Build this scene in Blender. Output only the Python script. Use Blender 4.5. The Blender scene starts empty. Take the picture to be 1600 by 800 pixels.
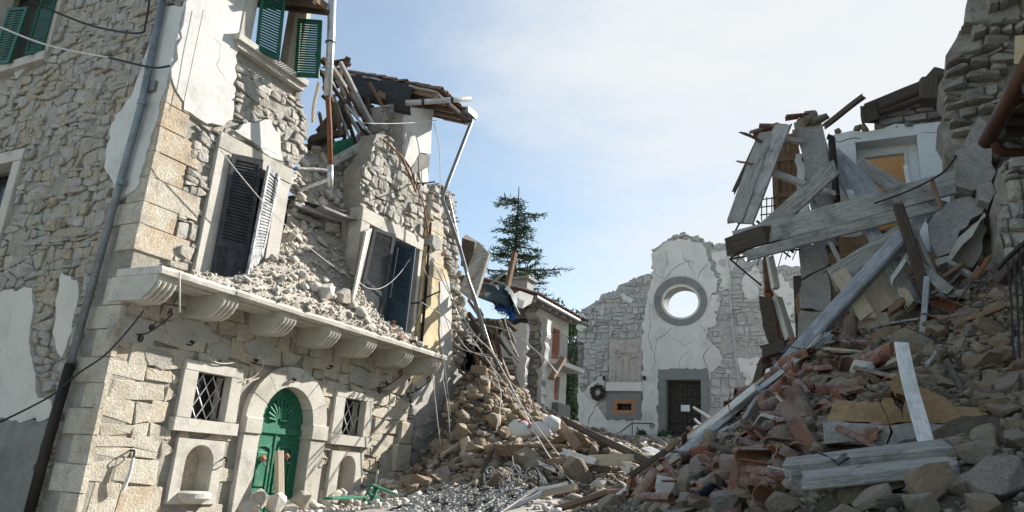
import bpy, bmesh, math, random
import numpy as np
from math import radians, sin, cos, pi, tan, atan2, sqrt
from mathutils import Vector, Matrix, noise, Euler
from mathutils.geometry import delaunay_2d_cdt
from mathutils.bvhtree import BVHTree

S = bpy.context.scene
COL = S.collection
RN = random.Random(7)

# ------------------------------------------------------------------ camera
FPX, YAW, PITCH, ROLL, H = 1161.56, radians(27.89), radians(16.41), radians(3.845), 1.65
_f = Vector((-sin(YAW) * cos(PITCH), cos(YAW) * cos(PITCH), sin(PITCH)))
_r0 = Vector((cos(YAW), sin(YAW), 0)); _u0 = _r0.cross(_f)
CR = cos(ROLL) * _r0 + sin(ROLL) * _u0
CU = -sin(ROLL) * _r0 + cos(ROLL) * _u0
CF = _f
EYE = Vector((0, 0, H))
cd = bpy.data.cameras.new('camera'); cam = bpy.data.objects.new('camera', cd); COL.objects.link(cam)
cam.matrix_world = Matrix(((CR.x, CU.x, -CF.x, 0), (CR.y, CU.y, -CF.y, 0), (CR.z, CU.z, -CF.z, H), (0, 0, 0, 1)))
cd.sensor_width = 36; cd.lens = FPX / 1600 * 36; cd.clip_start = .05; cd.clip_end = 3000
S.camera = cam

# ------------------------------------------------------------------ light
SUN = Vector((.39, .77, .50)).normalized()
elev = math.asin(SUN.z); az = atan2(SUN.x, SUN.y)
W = bpy.data.worlds.new("World"); S.world = W; W.use_nodes = True
nt = W.node_tree; nt.nodes.clear()
def N(t, k, **kw):
    n = t.nodes.new(k)
    for a, b in kw.items(): setattr(n, a, b)
    return n
sky = N(nt, 'ShaderNodeTexSky', sky_type='NISHITA', sun_disc=False, sun_elevation=elev, sun_rotation=az, altitude=600)
sky.air_density = 1.0; sky.dust_density = .6; sky.ozone_density = .7
tn = N(nt, 'ShaderNodeMix', data_type='RGBA', blend_type='MULTIPLY'); tn.inputs[0].default_value = 1; tn.inputs[7].default_value = (.9, 1.0, .97, 1)
bg = N(nt, 'ShaderNodeBackground'); out = N(nt, 'ShaderNodeOutputWorld')
tc = N(nt, 'ShaderNodeTexCoord'); mp = N(nt, 'ShaderNodeMapping'); mp.inputs['Scale'].default_value = (1, 1.0, 2.2)
mp.inputs['Rotation'].default_value = (0.0, radians(35), 0.3)
mp.inputs['Location'].default_value = (.35, 0, .1)
n1 = N(nt, 'ShaderNodeTexNoise'); n1.inputs['Scale'].default_value = 1.15; n1.inputs['Detail'].default_value = 10; n1.inputs['Roughness'].default_value = .6
n1.inputs['Distortion'].default_value = .25
dt = N(nt, 'ShaderNodeVectorMath', operation='DOT_PRODUCT'); dt.inputs[1].default_value = SUN     # thin high cloud, denser towards the sun
mr0 = N(nt, 'ShaderNodeMapRange', clamp=False); mr0.inputs[1].default_value = .60; mr0.inputs[2].default_value = .95; mr0.inputs[3].default_value = .05; mr0.inputs[4].default_value = .8
sb = N(nt, 'ShaderNodeMath', operation='MULTIPLY_ADD'); sb.inputs[1].default_value = 3.6; sb.inputs[2].default_value = -1.74
ad0 = N(nt, 'ShaderNodeMath', operation='ADD'); rp = N(nt, 'ShaderNodeMapRange', interpolation_type='SMOOTHSTEP'); rp.inputs[1].default_value = -.1; rp.inputs[2].default_value = 1.3; rp.inputs[3].default_value = .24; rp.inputs[4].default_value = 1
mx = N(nt, 'ShaderNodeMix', data_type='RGBA')
CLOUD = (4.35, 4.5, 4.6, 1)
mx.inputs[7].default_value = CLOUD
nt.links.new(tc.outputs['Generated'], mp.inputs[0]); nt.links.new(mp.outputs[0], n1.inputs[0]); nt.links.new(tc.outputs['Generated'], dt.inputs[0]); nt.links.new(dt.outputs['Value'], mr0.inputs[0]); nt.links.new(n1.outputs[0], sb.inputs[0]); nt.links.new(mr0.outputs[0], ad0.inputs[0]); nt.links.new(sb.outputs[0], ad0.inputs[1]); nt.links.new(ad0.outputs[0], rp.inputs[0])
nt.links.new(rp.outputs[0], mx.inputs[0]); nt.links.new(sky.outputs[0], tn.inputs[6]); nt.links.new(tn.outputs[2], mx.inputs[6]); nt.links.new(mx.outputs[2], bg.inputs[0])
bg.inputs[1].default_value = .09
nt.links.new(bg.outputs[0], out.inputs[0])
sl = bpy.data.lights.new('sun', 'SUN'); so = bpy.data.objects.new('sun', sl); COL.objects.link(so)
sl.energy = 5.0; sl.angle = radians(.5); sl.color = (1, .955, .885)
so.rotation_euler = SUN.to_track_quat('Z', 'Y').to_euler(); so.location = (10, 40, 40)
S.view_settings.view_transform = 'Standard'; S.view_settings.look = 'None'; S.view_settings.gamma = 1
S.view_settings.exposure = 1.17

# ------------------------------------------------------------------ projection: a pixel of the photo to a point of the place
def ray(px, py): return CR * ((px - 800) / FPX) - CU * ((py - 400) / FPX) + CF
def atX(px, py, x): d = ray(px, py); return EYE + d * (x / d.x)
def atY(px, py, y): d = ray(px, py); return EYE + d * (y / d.y)
def proj(p):
    q = Vector(p) - EYE; w = q.dot(CF)
    if w < .05: return (-9999, -9999, .05)
    return (800 + FPX * q.dot(CR) / w, 400 - FPX * q.dot(CU) / w, w)
def F(px, py, n=0): return atX(px, py, -11 + n)
def gz(x, y): return .1 * max(-2, min(y, 36)) - .5 * min(1, max(0, (-7.6 - x) / 2.4)) * min(1, max(0, (16.5 - y) / 4))

# ------------------------------------------------------------------ materials
MATS = {}
def mat(name, cols, scale=3, rough=.9, bump=.35, bscale=22, tint=.5, dirt=None, dscale=1.2, damt=.5, metal=0, stretch=None, fine=.25, objr=0, spec=.25, dust=None, dust_amt=.6):
    m = bpy.data.materials.new(name); m.use_nodes = True; t = m.node_tree; L = t.links.new
    b = t.nodes['Principled BSDF']
    at = N(t, 'ShaderNodeAttribute', attribute_name='co'); src = at.outputs['Vector']
    if objr:
        oi = N(t, 'ShaderNodeObjectInfo'); va = N(t, 'ShaderNodeVectorMath', operation='MULTIPLY_ADD')
        va.inputs[1].default_value = (37, 53, 71); L(oi.outputs['Random'], va.inputs[0]); L(src, va.inputs[2]); src = va.outputs[0]
    if stretch:
        mpn = N(t, 'ShaderNodeMapping'); mpn.inputs['Scale'].default_value = stretch; L(src, mpn.inputs[0]); ssrc = mpn.outputs[0]
    else: ssrc = src
    nz = N(t, 'ShaderNodeTexNoise'); nz.inputs['Scale'].default_value = scale; nz.inputs['Detail'].default_value = 8; nz.inputs['Roughness'].default_value = .62
    L(ssrc, nz.inputs[0])
    ti = N(t, 'ShaderNodeAttribute', attribute_name='tint'); tv = ti.outputs['Fac']
    if objr:
        ad = N(t, 'ShaderNodeMath', operation='ADD'); L(tv, ad.inputs[0]); L(oi.outputs['Random'], ad.inputs[1])
        fr = N(t, 'ShaderNodeMath', operation='FRACT'); L(ad.outputs[0], fr.inputs[0]); tv = fr.outputs[0]
    mxf = N(t, 'ShaderNodeMix'); mxf.inputs[0].default_value = tint
    st = N(t, 'ShaderNodeMapRange'); st.inputs[1].default_value = .3; st.inputs[2].default_value = .7; L(nz.outputs[0], st.inputs[0])
    L(st.outputs[0], mxf.inputs[2]); L(tv, mxf.inputs[3])
    r = N(t, 'ShaderNodeValToRGB'); e = r.color_ramp.elements
    while len(e) < len(cols): e.new(.5)
    for i, c in enumerate(cols): e[i].position = i / max(1, len(cols) - 1); e[i].color = (*c, 1)
    L(mxf.outputs[0], r.inputs[0]); colr = r.outputs[0]
    fn = N(t, 'ShaderNodeTexNoise'); fn.inputs['Scale'].default_value = bscale; fn.inputs['Detail'].default_value = 6; fn.inputs['Roughness'].default_value = .7
    L(ssrc, fn.inputs[0])
    if fine:
        mr = N(t, 'ShaderNodeMapRange'); mr.inputs[1].default_value = .3; mr.inputs[2].default_value = .7
        mr.inputs[3].default_value = 1 - fine; mr.inputs[4].default_value = 1 + fine; L(fn.outputs[0], mr.inputs[0])
        mu = N(t, 'ShaderNodeMix', data_type='RGBA', blend_type='MULTIPLY'); mu.inputs[0].default_value = 1
        L(colr, mu.inputs[6]); L(mr.outputs[0], mu.inputs[7]); colr = mu.outputs[2]
    if dirt:
        dn = N(t, 'ShaderNodeTexNoise'); dn.inputs['Scale'].default_value = dscale; dn.inputs['Detail'].default_value = 7; dn.inputs['Roughness'].default_value = .68
        L(src, dn.inputs[0])
        dr = N(t, 'ShaderNodeMapRange'); dr.inputs[1].default_value = .5; dr.inputs[2].default_value = .68; dr.inputs[4].default_value = damt; L(dn.outputs[0], dr.inputs[0])
        dm = N(t, 'ShaderNodeMix', data_type='RGBA'); L(dr.outputs[0], dm.inputs[0]); L(colr, dm.inputs[6]); dm.inputs[7].default_value = (*dirt, 1); colr = dm.outputs[2]
    if dust:
        ge = N(t, 'ShaderNodeNewGeometry'); sx = N(t, 'ShaderNodeSeparateXYZ'); L(ge.outputs['Normal'], sx.inputs[0])
        du = N(t, 'ShaderNodeMapRange'); du.inputs[1].default_value = .25; du.inputs[2].default_value = .95; du.inputs[4].default_value = dust_amt; L(sx.outputs[2], du.inputs[0])
        ds = N(t, 'ShaderNodeMapRange'); ds.inputs[1].default_value = .35; ds.inputs[2].default_value = .62; L(fn.outputs[0], ds.inputs[0])
        dmu = N(t, 'ShaderNodeMath', operation='MULTIPLY'); L(du.outputs[0], dmu.inputs[0]); L(ds.outputs[0], dmu.inputs[1])
        dx = N(t, 'ShaderNodeMix', data_type='RGBA'); L(dmu.outputs[0], dx.inputs[0]); L(colr, dx.inputs[6]); dx.inputs[7].default_value = (*dust, 1); colr = dx.outputs[2]
    L(colr, b.inputs['Base Color'])
    b.inputs['Roughness'].default_value = rough; b.inputs['Metallic'].default_value = metal; b.inputs['Specular IOR Level'].default_value = spec
    if bump:
        bp = N(t, 'ShaderNodeBump'); bp.inputs['Strength'].default_value = bump; bp.inputs['Distance'].default_value = .03
        sm = N(t, 'ShaderNodeMath', operation='ADD'); L(fn.outputs[0], sm.inputs[0]); L(nz.outputs[0], sm.inputs[1]); L(sm.outputs[0], bp.inputs['Height']); L(bp.outputs[0], b.inputs['Normal'])
    MATS[name] = m
    return m

m_stone = mat('rubble limestone', [(.18, .155, .12), (.37, .31, .225), (.33, .32, .30), (.45, .415, .35), (.50, .48, .44)], bump=1, bscale=16, dirt=(.17, .155, .13), damt=.65, dscale=3.2, fine=.3)
m_ashlar = mat('dressed limestone', [(.31, .25, .175), (.43, .385, .305), (.50, .46, .385), (.44, .345, .24), (.38, .345, .29)], scale=2, bump=.9, bscale=26, dirt=(.22, .195, .16), damt=.65, dscale=2.4, fine=.3)
m_trim = mat('smooth trim stone', [(.37, .345, .295), (.48, .455, .40), (.54, .515, .465)], scale=2.5, bump=.4, bscale=36, dirt=(.25, .23, .195), damt=.6, dscale=2.2, fine=.15, dust=(.52, .49, .43), dust_amt=0.5)
m_mortar = mat('lime mortar', [(.20, .185, .155), (.33, .31, .27), (.43, .41, .37)], scale=4, bump=1, bscale=30, dirt=(.2, .18, .15), damt=.5)
m_plaster = mat('white plaster', [(.44, .432, .41), (.545, .54, .515), (.585, .58, .555)], scale=1.6, bump=.3, bscale=26, dirt=(.36, .345, .315), damt=.65, dscale=1.4, fine=.06)
m_cream = mat('cream plaster', [(.45, .42, .37), (.55, .52, .46), (.58, .55, .49)], scale=1.6, bump=.2, bscale=26, dirt=(.33, .31, .27), damt=.5, fine=.08)
m_buff = mat('buff plaster', [(.46, .36, .21), (.58, .47, .29), (.62, .55, .42)], scale=2, bump=.3, dirt=(.36, .29, .2), damt=.6, fine=.1)
m_greypl = mat('grey cement render', [(.15, .14, .125), (.22, .21, .19), (.28, .265, .24)], scale=3, bump=.6, bscale=40, dirt=(.1, .095, .085), damt=.6)
m_palegrey = mat('rough pale render', [(.33, .32, .29), (.42, .405, .37), (.47, .45, .41)], scale=4, bump=.8, bscale=50, dirt=(.27, .25, .22), damt=.4)
m_chst = mat('church stone', [(.25, .24, .225), (.40, .385, .36), (.49, .475, .445), (.53, .515, .48)], scale=5, bump=.6, bscale=20, dirt=(.2, .19, .175), damt=.4, dscale=1.5)
m_chpl = mat('church plaster', [(.54, .515, .475), (.66, .635, .59), (.70, .68, .64)], scale=.8, bump=.2, bscale=14, dirt=(.40, .385, .355), damt=.6, dscale=1.0, fine=.05)
m_slate = mat('grey sandstone frame', [(.17, .17, .165), (.215, .215, .205), (.25, .25, .24)], scale=2, bump=.2, dirt=(.14, .14, .13), damt=.4, fine=.12)
m_relief = mat('weathered relief stone', [(.33, .28, .24), (.45, .40, .36), (.52, .48, .44)], scale=4, bump=.9, bscale=10, dirt=(.27, .235, .2), damt=.6)
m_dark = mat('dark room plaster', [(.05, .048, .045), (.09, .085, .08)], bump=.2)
m_rough = mat('dark rubble stone', [(.15, .14, .125), (.29, .268, .235), (.39, .36, .31), (.47, .395, .29)], bump=.9, dirt=(.09, .08, .068), damt=.5, dscale=2.5)
m_concrete = mat('old concrete', [(.20, .195, .185), (.31, .30, .285), (.38, .37, .35)], scale=3, bump=.7, bscale=24, dirt=(.12, .115, .105), damt=.55, dscale=1.6, dust=(.44, .42, .38), dust_amt=0.5)
m_rock = mat('loose rubble stone', [(.105, .082, .06), (.20, .162, .12), (.275, .23, .18), (.165, .152, .138), (.35, .315, .265)], objr=1, scale=4, bump=.8, bscale=18, tint=.75, dirt=(.27, .235, .18), damt=.5, dscale=3, dust=(.42, .37, .31), dust_amt=0.75)
m_tanrock = mat('tan rubble stone', [(.14, .10, .066), (.225, .165, .108), (.29, .22, .152), (.20, .168, .135), (.33, .27, .205)], objr=1, scale=4, bump=.8, bscale=18, tint=.7, dirt=(.28, .22, .15), damt=.5, dscale=3, dust=(.38, .33, .255), dust_amt=0.7)
m_palerock = mat('pale limestone debris', [(.33, .29, .235), (.44, .40, .34), (.52, .49, .44), (.58, .56, .52)], objr=1, scale=4, bump=.7, bscale=20, tint=.7, dirt=(.3, .27, .22), damt=.4, dscale=3, dust=(.56, .53, .48), dust_amt=0.6)
m_bed = mat('dusty rubble earth', [(.075, .062, .046), (.12, .10, .077), (.17, .148, .118)], scale=5, bump=1, bscale=28, tint=.2)
m_palebed = mat('pale lime dust', [(.30, .27, .225), (.42, .385, .33), (.5, .47, .42)], scale=6, bump=1, bscale=30, tint=.2)
m_street = mat('dusty street paving', [(.28, .265, .235), (.40, .38, .345), (.48, .46, .425)], scale=3, bump=.6, bscale=30, dirt=(.22, .2, .175), damt=.6)
m_tile = mat('terracotta tile', [(.085, .042, .036), (.175, .068, .045), (.24, .11, .07), (.13, .08, .068), (.31, .21, .165)], objr=1, scale=3, rough=.85, bump=.3, tint=.7, dirt=(.28, .235, .2), damt=.55, dscale=5, dust=(.38, .335, .285), dust_amt=0.8)
m_oldtile = mat('mossy roof tile', [(.12, .075, .055), (.2, .12, .085), (.27, .19, .145)], objr=1, scale=3, bump=.4, tint=.6, dirt=(.12, .115, .09), damt=.7, dscale=5, dust=(.25, .22, .18), dust_amt=0.5)
WS = (1.2, 14, 14)
m_greywood = mat('weathered grey plank', [(.16, .153, .14), (.34, .33, .31), (.46, .45, .43), (.54, .53, .51)], scale=2.2, bump=.8, bscale=9, stretch=WS, tint=.35, dirt=(.12, .11, .095), damt=.8, dscale=2.6, fine=.4, dust=(.46, .44, .40), dust_amt=0.6)
m_bluewood = mat('blue grey painted timber', [(.20, .215, .24), (.32, .345, .385), (.42, .445, .48), (.5, .515, .54)], scale=2.2, bump=.5, bscale=9, stretch=WS, tint=.4, dirt=(.2, .19, .18), damt=.6, dscale=3, fine=.3, dust=(.5, .5, .49), dust_amt=0.5)
m_darkwood = mat('dark timber', [(.045, .035, .028), (.085, .066, .052), (.13, .105, .085)], scale=2.2, bump=.5, bscale=9, stretch=WS, tint=.4, fine=.3, dust=(.3, .28, .24), dust_amt=0.5)
m_brownwood = mat('brown timber', [(.13, .08, .05), (.2, .13, .085), (.27, .19, .13)], scale=2.2, bump=.4, bscale=9, stretch=WS, tint=.4, fine=.3, dust=(.36, .32, .27), dust_amt=0.5)
m_tanwood = mat('pale new timber', [(.30, .24, .17), (.42, .35, .26), (.5, .43, .34)], scale=2.2, bump=.4, bscale=9, stretch=WS, tint=.4, fine=.25)
m_whitewood = mat('white painted wood', [(.5, .5, .49), (.62, .62, .61), (.68, .68, .67)], scale=2.2, bump=.3, bscale=9, stretch=WS, tint=.3, dirt=(.3, .28, .25), damt=.6, dscale=4)
m_green = mat('green shutter paint', [(.006, .065, .04), (.01, .09, .056), (.014, .105, .066)], scale=3, rough=.55, bump=.1, bscale=40, dirt=(.035, .085, .065), damt=.7, dscale=6, fine=.3, spec=.25)
m_gdoor = mat('weathered green door paint', [(.008, .10, .055), (.014, .145, .08), (.022, .175, .10)], scale=4, rough=.6, bump=.2, bscale=30, dirt=(.16, .24, .19), damt=.6, dscale=9, fine=.35)
m_black = mat('peeling black paint', [(.022, .025, .029), (.042, .047, .054), (.06, .066, .074)], scale=3, rough=.75, bump=.3, bscale=30, stretch=(4, 4, 1), dirt=(.11, .11, .11), damt=.6, dscale=6, fine=.3)
m_peel = mat('peeling pale paint', [(.17, .18, .19), (.30, .31, .32), (.40, .40, .41)], scale=5, rough=.8, bump=.3, bscale=30, dirt=(.04, .042, .048), damt=.9, dscale=8)
m_navy = mat('dark blue shutter paint', [(.014, .03, .045), (.022, .045, .066), (.03, .058, .082)], scale=3, rough=.65, bump=.15, bscale=30, fine=.2)
m_brdoor = mat('dark brown door', [(.03, .025, .022), (.05, .042, .037), (.07, .06, .054)], scale=3, rough=.75, bump=.3, stretch=(6, 6, .8), fine=.25)
m_orange = mat('varnished orange wood', [(.33, .15, .07), (.45, .23, .12)], scale=4, bump=.2)
m_terra = mat('terracotta shutter', [(.33, .15, .09), (.42, .21, .13)], scale=3, bump=.2)
m_iron = mat('black wrought iron', [(.018, .018, .02), (.035, .034, .034), (.06, .05, .045)], scale=12, rough=.6, bump=.3, metal=.4, spec=.4, dust=(.3, .28, .25), dust_amt=0.3)
m_paleiron = mat('pale weathered iron', [(.2, .2, .195), (.32, .32, .31), (.42, .42, .4)], scale=9, rough=.75, bump=.2)
m_rust = mat('rusty metal', [(.10, .04, .02), (.2, .085, .04), (.27, .13, .07)], scale=7, rough=.8, bump=.4, metal=.2, dirt=(.22, .2, .18), damt=.5, dscale=4)
m_copper = mat('brown copper gutter', [(.06, .03, .02), (.11, .05, .03), (.16, .085, .055)], scale=4, rough=.5, bump=.15, metal=.5, dirt=(.07, .05, .04), damt=.5)
m_pipe = mat('blue grey zinc pipe', [(.13, .145, .16), (.2, .22, .24), (.27, .285, .3)], scale=5, rough=.5, bump=.15, metal=.4, dirt=(.12, .09, .07), damt=.5, dscale=3)
m_zinc = mat('pale zinc pipe', [(.36, .365, .37), (.48, .485, .49), (.55, .55, .55)], scale=5, rough=.45, bump=.15, metal=.5, dirt=(.22, .15, .1), damt=.5, dscale=2.2)
m_castiron = mat('dark cast iron pipe', [(.022, .018, .015), (.04, .032, .028)], scale=6, rough=.6, bump=.2, metal=.3)
m_tarpb = mat('blue tarpaulin', [(.012, .06, .22), (.02, .09, .32)], scale=3, rough=.5, bump=.2, fine=.1)
m_tarpg = mat('dark green tarpaulin', [(.018, .04, .045), (.03, .06, .065)], scale=3, rough=.6, bump=.3, fine=.15)
m_membrane = mat('black roofing felt', [(.018, .019, .021), (.035, .036, .039), (.055, .055, .056)], scale=3, rough=.8, bump=.5, bscale=14, stretch=(1, 1, 5), dirt=(.12, .11, .1), damt=.4, dscale=3)
m_cablew = mat('white cable', [(.5, .49, .46), (.6, .59, .56)], bump=0)
m_cableb = mat('black cable', [(.02, .02, .022), (.04, .04, .042)], bump=0, rough=.6)
m_glass = mat('dark window glass', [(.008, .009, .01), (.016, .018, .02)], bump=0, rough=.15, spec=.5, fine=0)
m_sack = mat('white woven sack', [(.55, .55, .54), (.68, .68, .67)], scale=6, bump=.3, bscale=40, dirt=(.35, .32, .28), damt=.5, dscale=3)
m_red = mat('red print', [(.45, .03, .04), (.5, .05, .06)], bump=0)
m_bluewall = mat('pale blue wall plaster', [(.55, .58, .595), (.64, .67, .68), (.68, .705, .71)], scale=1.5, bump=.15, dirt=(.36, .38, .39), damt=.45, dscale=1.2, fine=.05)
m_ochre = mat('ochre room plaster', [(.30, .17, .07), (.37, .22, .095)], bump=.15)
m_ochrew = mat('stained ochre render', [(.17, .105, .053), (.285, .195, .108), (.41, .32, .21)], scale=2.5, bump=.6, dirt=(.17, .125, .065), damt=.6, dscale=1.8)
m_needle = mat('cedar needles', [(.04, .075, .045), (.07, .12, .068), (.11, .165, .09)], scale=2, rough=.8, bump=0, tint=.7)
m_leaf = mat('dark green leaves', [(.018, .04, .02), (.035, .07, .03), (.065, .11, .045)], scale=2, rough=.7, bump=0, tint=.75)
m_bark = mat('tree bark', [(.05, .04, .03), (.09, .07, .055)], scale=6, bump=.8)
m_paper = mat('white paper', [(.7, .71, .72), (.75, .76, .77)], bump=0, fine=0)
m_pot = mat('terracotta pot', [(.3, .13, .08), (.38, .18, .11)], scale=4, bump=.2)
m_hill = mat('far hillside', [(.05, .065, .035), (.085, .09, .055)], scale=.05, bump=0, tint=0)

# ------------------------------------------------------------------ mesh builder
class M:
    def __init__(s): s.v = []; s.f = []; s.t = []; s.c = []
    def add(s, vs, fs, tint=.5, co=None):
        o = len(s.v); s.v += [tuple(v) for v in vs]; s.c += [tuple(c) for c in (co or vs)]
        s.f += [tuple(i + o for i in f) for f in fs]
        s.t += list(tint) if isinstance(tint, (list, tuple)) else [tint] * len(fs)
        return s
def mesh_of(name, m, material, smooth=False, off=(0, 0, 0)):
    me = bpy.data.meshes.new(name)
    V = np.array(m.v, dtype=np.float32).reshape(-1, 3) - np.array(off, dtype=np.float32)
    me.from_pydata(V.tolist(), [], m.f)
    a = me.attributes.new('tint', 'FLOAT', 'FACE'); a.data.foreach_set('value', np.array(m.t, dtype=np.float32))
    c = me.attributes.new('co', 'FLOAT_VECTOR', 'POINT'); c.data.foreach_set('vector', np.array(m.c, dtype=np.float32).ravel())
    me.materials.append(material)
    if smooth: me.polygons.foreach_set('use_smooth', np.ones(len(me.polygons), dtype=bool))
    me.update()
    return me
ROOT = {}
def make(name, m, material, parent=None, label=None, cat=None, group=None, kind=None, smooth=False):
    if not m.f: return None
    if parent is not None: off = ROOT[parent.name]
    else:
        V = np.array(m.v); off = (float(V[:, 0].mean()), float(V[:, 1].mean()), float(V[:, 2].min()))
        if kind == 'structure': off = (0, 0, 0)
    o = bpy.data.objects.new(name, mesh_of(name, m, material, smooth, off)); COL.objects.link(o)
    if parent is not None: o.parent = parent
    else: o.location = off
    ROOT[o.name] = off
    tag(o, label, cat, group, kind)
    return o
def tag(o, label=None, cat=None, group=None, kind=None):
    if label: o['label'] = label
    if cat: o['category'] = cat
    if group: o['group'] = group
    if kind: o['kind'] = kind
def thing(name, label, cat, loc, group=None):
    o = bpy.data.objects.new(name, None); COL.objects.link(o); o.location = loc; o.empty_display_size = .2
    ROOT[o.name] = tuple(loc); tag(o, label, cat, group); return o

def quadbox(m, P, tint=.5, co=None):           # 8 points: 0-3 back loop, 4-7 front loop
    m.add(P, [(3, 2, 1, 0), (4, 5, 6, 7), (0, 1, 5, 4), (1, 2, 6, 5), (2, 3, 7, 6), (3, 0, 4, 7)], tint, co)
def beam(m, p, q, w, h, up=(0, 0, 1), n=5, jag=0, warp=0, tint=None, r=RN, tw=0, taper=1):
    p, q = Vector(p), Vector(q); d = q - p; L = d.length; d.normalize(); up = Vector(up)
    sd = d.cross(up)
    if sd.length < 1e-3: sd = d.cross(Vector((1, 0, 0)))
    sd.normalize(); u2 = sd.cross(d)
    c = .14 * min(w, h); a, b = w / 2, h / 2
    sec = [(-a + c, -b), (a - c, -b), (a, -b + c), (a, b - c), (a - c, b), (-a + c, b), (-a, b - c), (-a, -b + c)]
    t = r.random() if tint is None else tint; o = r.random() * 50
    vs, co, fs = [], [], []; ph = r.random() * 6
    for i in range(n + 1):
        k = i / n; cen = p + d * (L * k) + u2 * (warp * sin(ph + k * 4)) + sd * (warp * .6 * sin(ph * 2 + k * 3))
        an = tw * (k - .5); ca, sa = cos(an), sin(an); s_ = 1 + (taper - 1) * k
        for (x, y) in sec:
            x, y = x * s_, y * s_
            x, y = x * ca - y * sa, x * sa + y * ca
            e = 0
            if jag and i in (0, n): e = r.uniform(-jag, jag)
            vs.append(cen + sd * x + u2 * y + d * e); co.append((L * k + o, x + o, y))
    for i in range(n):
        for j in range(8):
            j2 = (j + 1) % 8; fs.append((i * 8 + j, i * 8 + j2, (i + 1) * 8 + j2, (i + 1) * 8 + j))
    fs += [tuple(range(7, -1, -1)), tuple(n * 8 + j for j in range(8))]
    m.add(vs, fs, t, co)
def tube(m, pts, r, k=6, r2=None, tint=.5, cap=True):
    pts = [Vector(p) for p in pts]; n = len(pts); vs, fs = [], []
    t0 = (pts[1] - pts[0]).normalized(); a = t0.orthogonal().normalized()
    for i, p in enumerate(pts):
        t = (pts[min(i + 1, n - 1)] - pts[max(i - 1, 0)]).normalized()
        a = (a - t * a.dot(t)); a = a.normalized() if a.length > 1e-6 else t.orthogonal().normalized()
        b = t.cross(a); rr = r if r2 is None else r + (r2 - r) * i / (n - 1)
        for j in range(k): vs.append(p + a * (rr * cos(2 * pi * j / k)) + b * (rr * sin(2 * pi * j / k)))
    for i in range(n - 1):
        for j in range(k):
            j2 = (j + 1) % k; fs.append((i * k + j, i * k + j2, (i + 1) * k + j2, (i + 1) * k + j))
    if cap: fs += [tuple(range(k - 1, -1, -1)), tuple((n - 1) * k + j for j in range(k))]
    m.add(vs, fs, tint)
def sag(p, q, s=.2, n=10):
    p, q = Vector(p), Vector(q)
    return [p.lerp(q, i / n) + Vector((0, 0, -s * 4 * (i / n) * (1 - i / n))) for i in range(n + 1)]
def curve(pts, n=6):                            # Catmull-Rom
    P = [Vector(p) for p in pts]; P = [2 * P[0] - P[1]] + P + [2 * P[-1] - P[-2]]; o = []
    for i in range(1, len(P) - 2):
        for k in range(n):
            t = k / n; a, b, c, d = P[i - 1:i + 3]
            o.append(.5 * ((2 * b) + (c - a) * t + (2 * a - 5 * b + 4 * c - d) * t * t + (3 * b - a - 3 * c + d) * t ** 3))
    return o + [P[-2]]

# ------------------------------------------------------------------ wall frames
def inpoly(x, y, P):
    c = False; j = len(P) - 1
    for i in range(len(P)):
        xi, yi = P[i]; xj, yj = P[j]
        if (yi > y) != (yj > y) and x < (xj - xi) * (y - yi) / (yj - yi) + xi: c = not c
        j = i
    return c
def rough(P, amp=.04, seg=.15, seed=0, closed=True):
    r = random.Random(seed); o = []; n = len(P)
    for i in range(n if closed else n - 1):
        a, b = P[i], P[(i + 1) % n]; L = math.hypot(b[0] - a[0], b[1] - a[1]); k = max(1, int(L / seg))
        nx, ny = (-(b[1] - a[1]) / (L + 1e-9), (b[0] - a[0]) / (L + 1e-9))
        for j in range(k):
            t = (j + (r.uniform(-.3, .3) if j else 0)) / k; e = r.gauss(0, amp) if j else r.gauss(0, amp * .5)
            o.append((a[0] + (b[0] - a[0]) * t + nx * e, a[1] + (b[1] - a[1]) * t + ny * e))
    if not closed: o.append(P[-1])
    return o
def ribbon(P, w, seed=0, amp=.03, seg=.1):      # a crack: polyline to a thin jagged polygon
    P = rough(P, amp, seg, seed, False); r = random.Random(seed + 1); A, B = [], []; n = len(P)
    for i, p in enumerate(P):
        a = P[max(i - 1, 0)]; b = P[min(i + 1, n - 1)]; L = math.hypot(b[0] - a[0], b[1] - a[1]) + 1e-9
        k = w * r.uniform(.4, 1.2) * (sin(pi * (i + .4) / (n - .2)) ** .5) / 2
        nx, ny = -(b[1] - a[1]) / L * k, (b[0] - a[0]) / L * k
        A.append((p[0] + nx, p[1] + ny)); B.append((p[0] - nx, p[1] - ny))
    return A + B[::-1]
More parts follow.
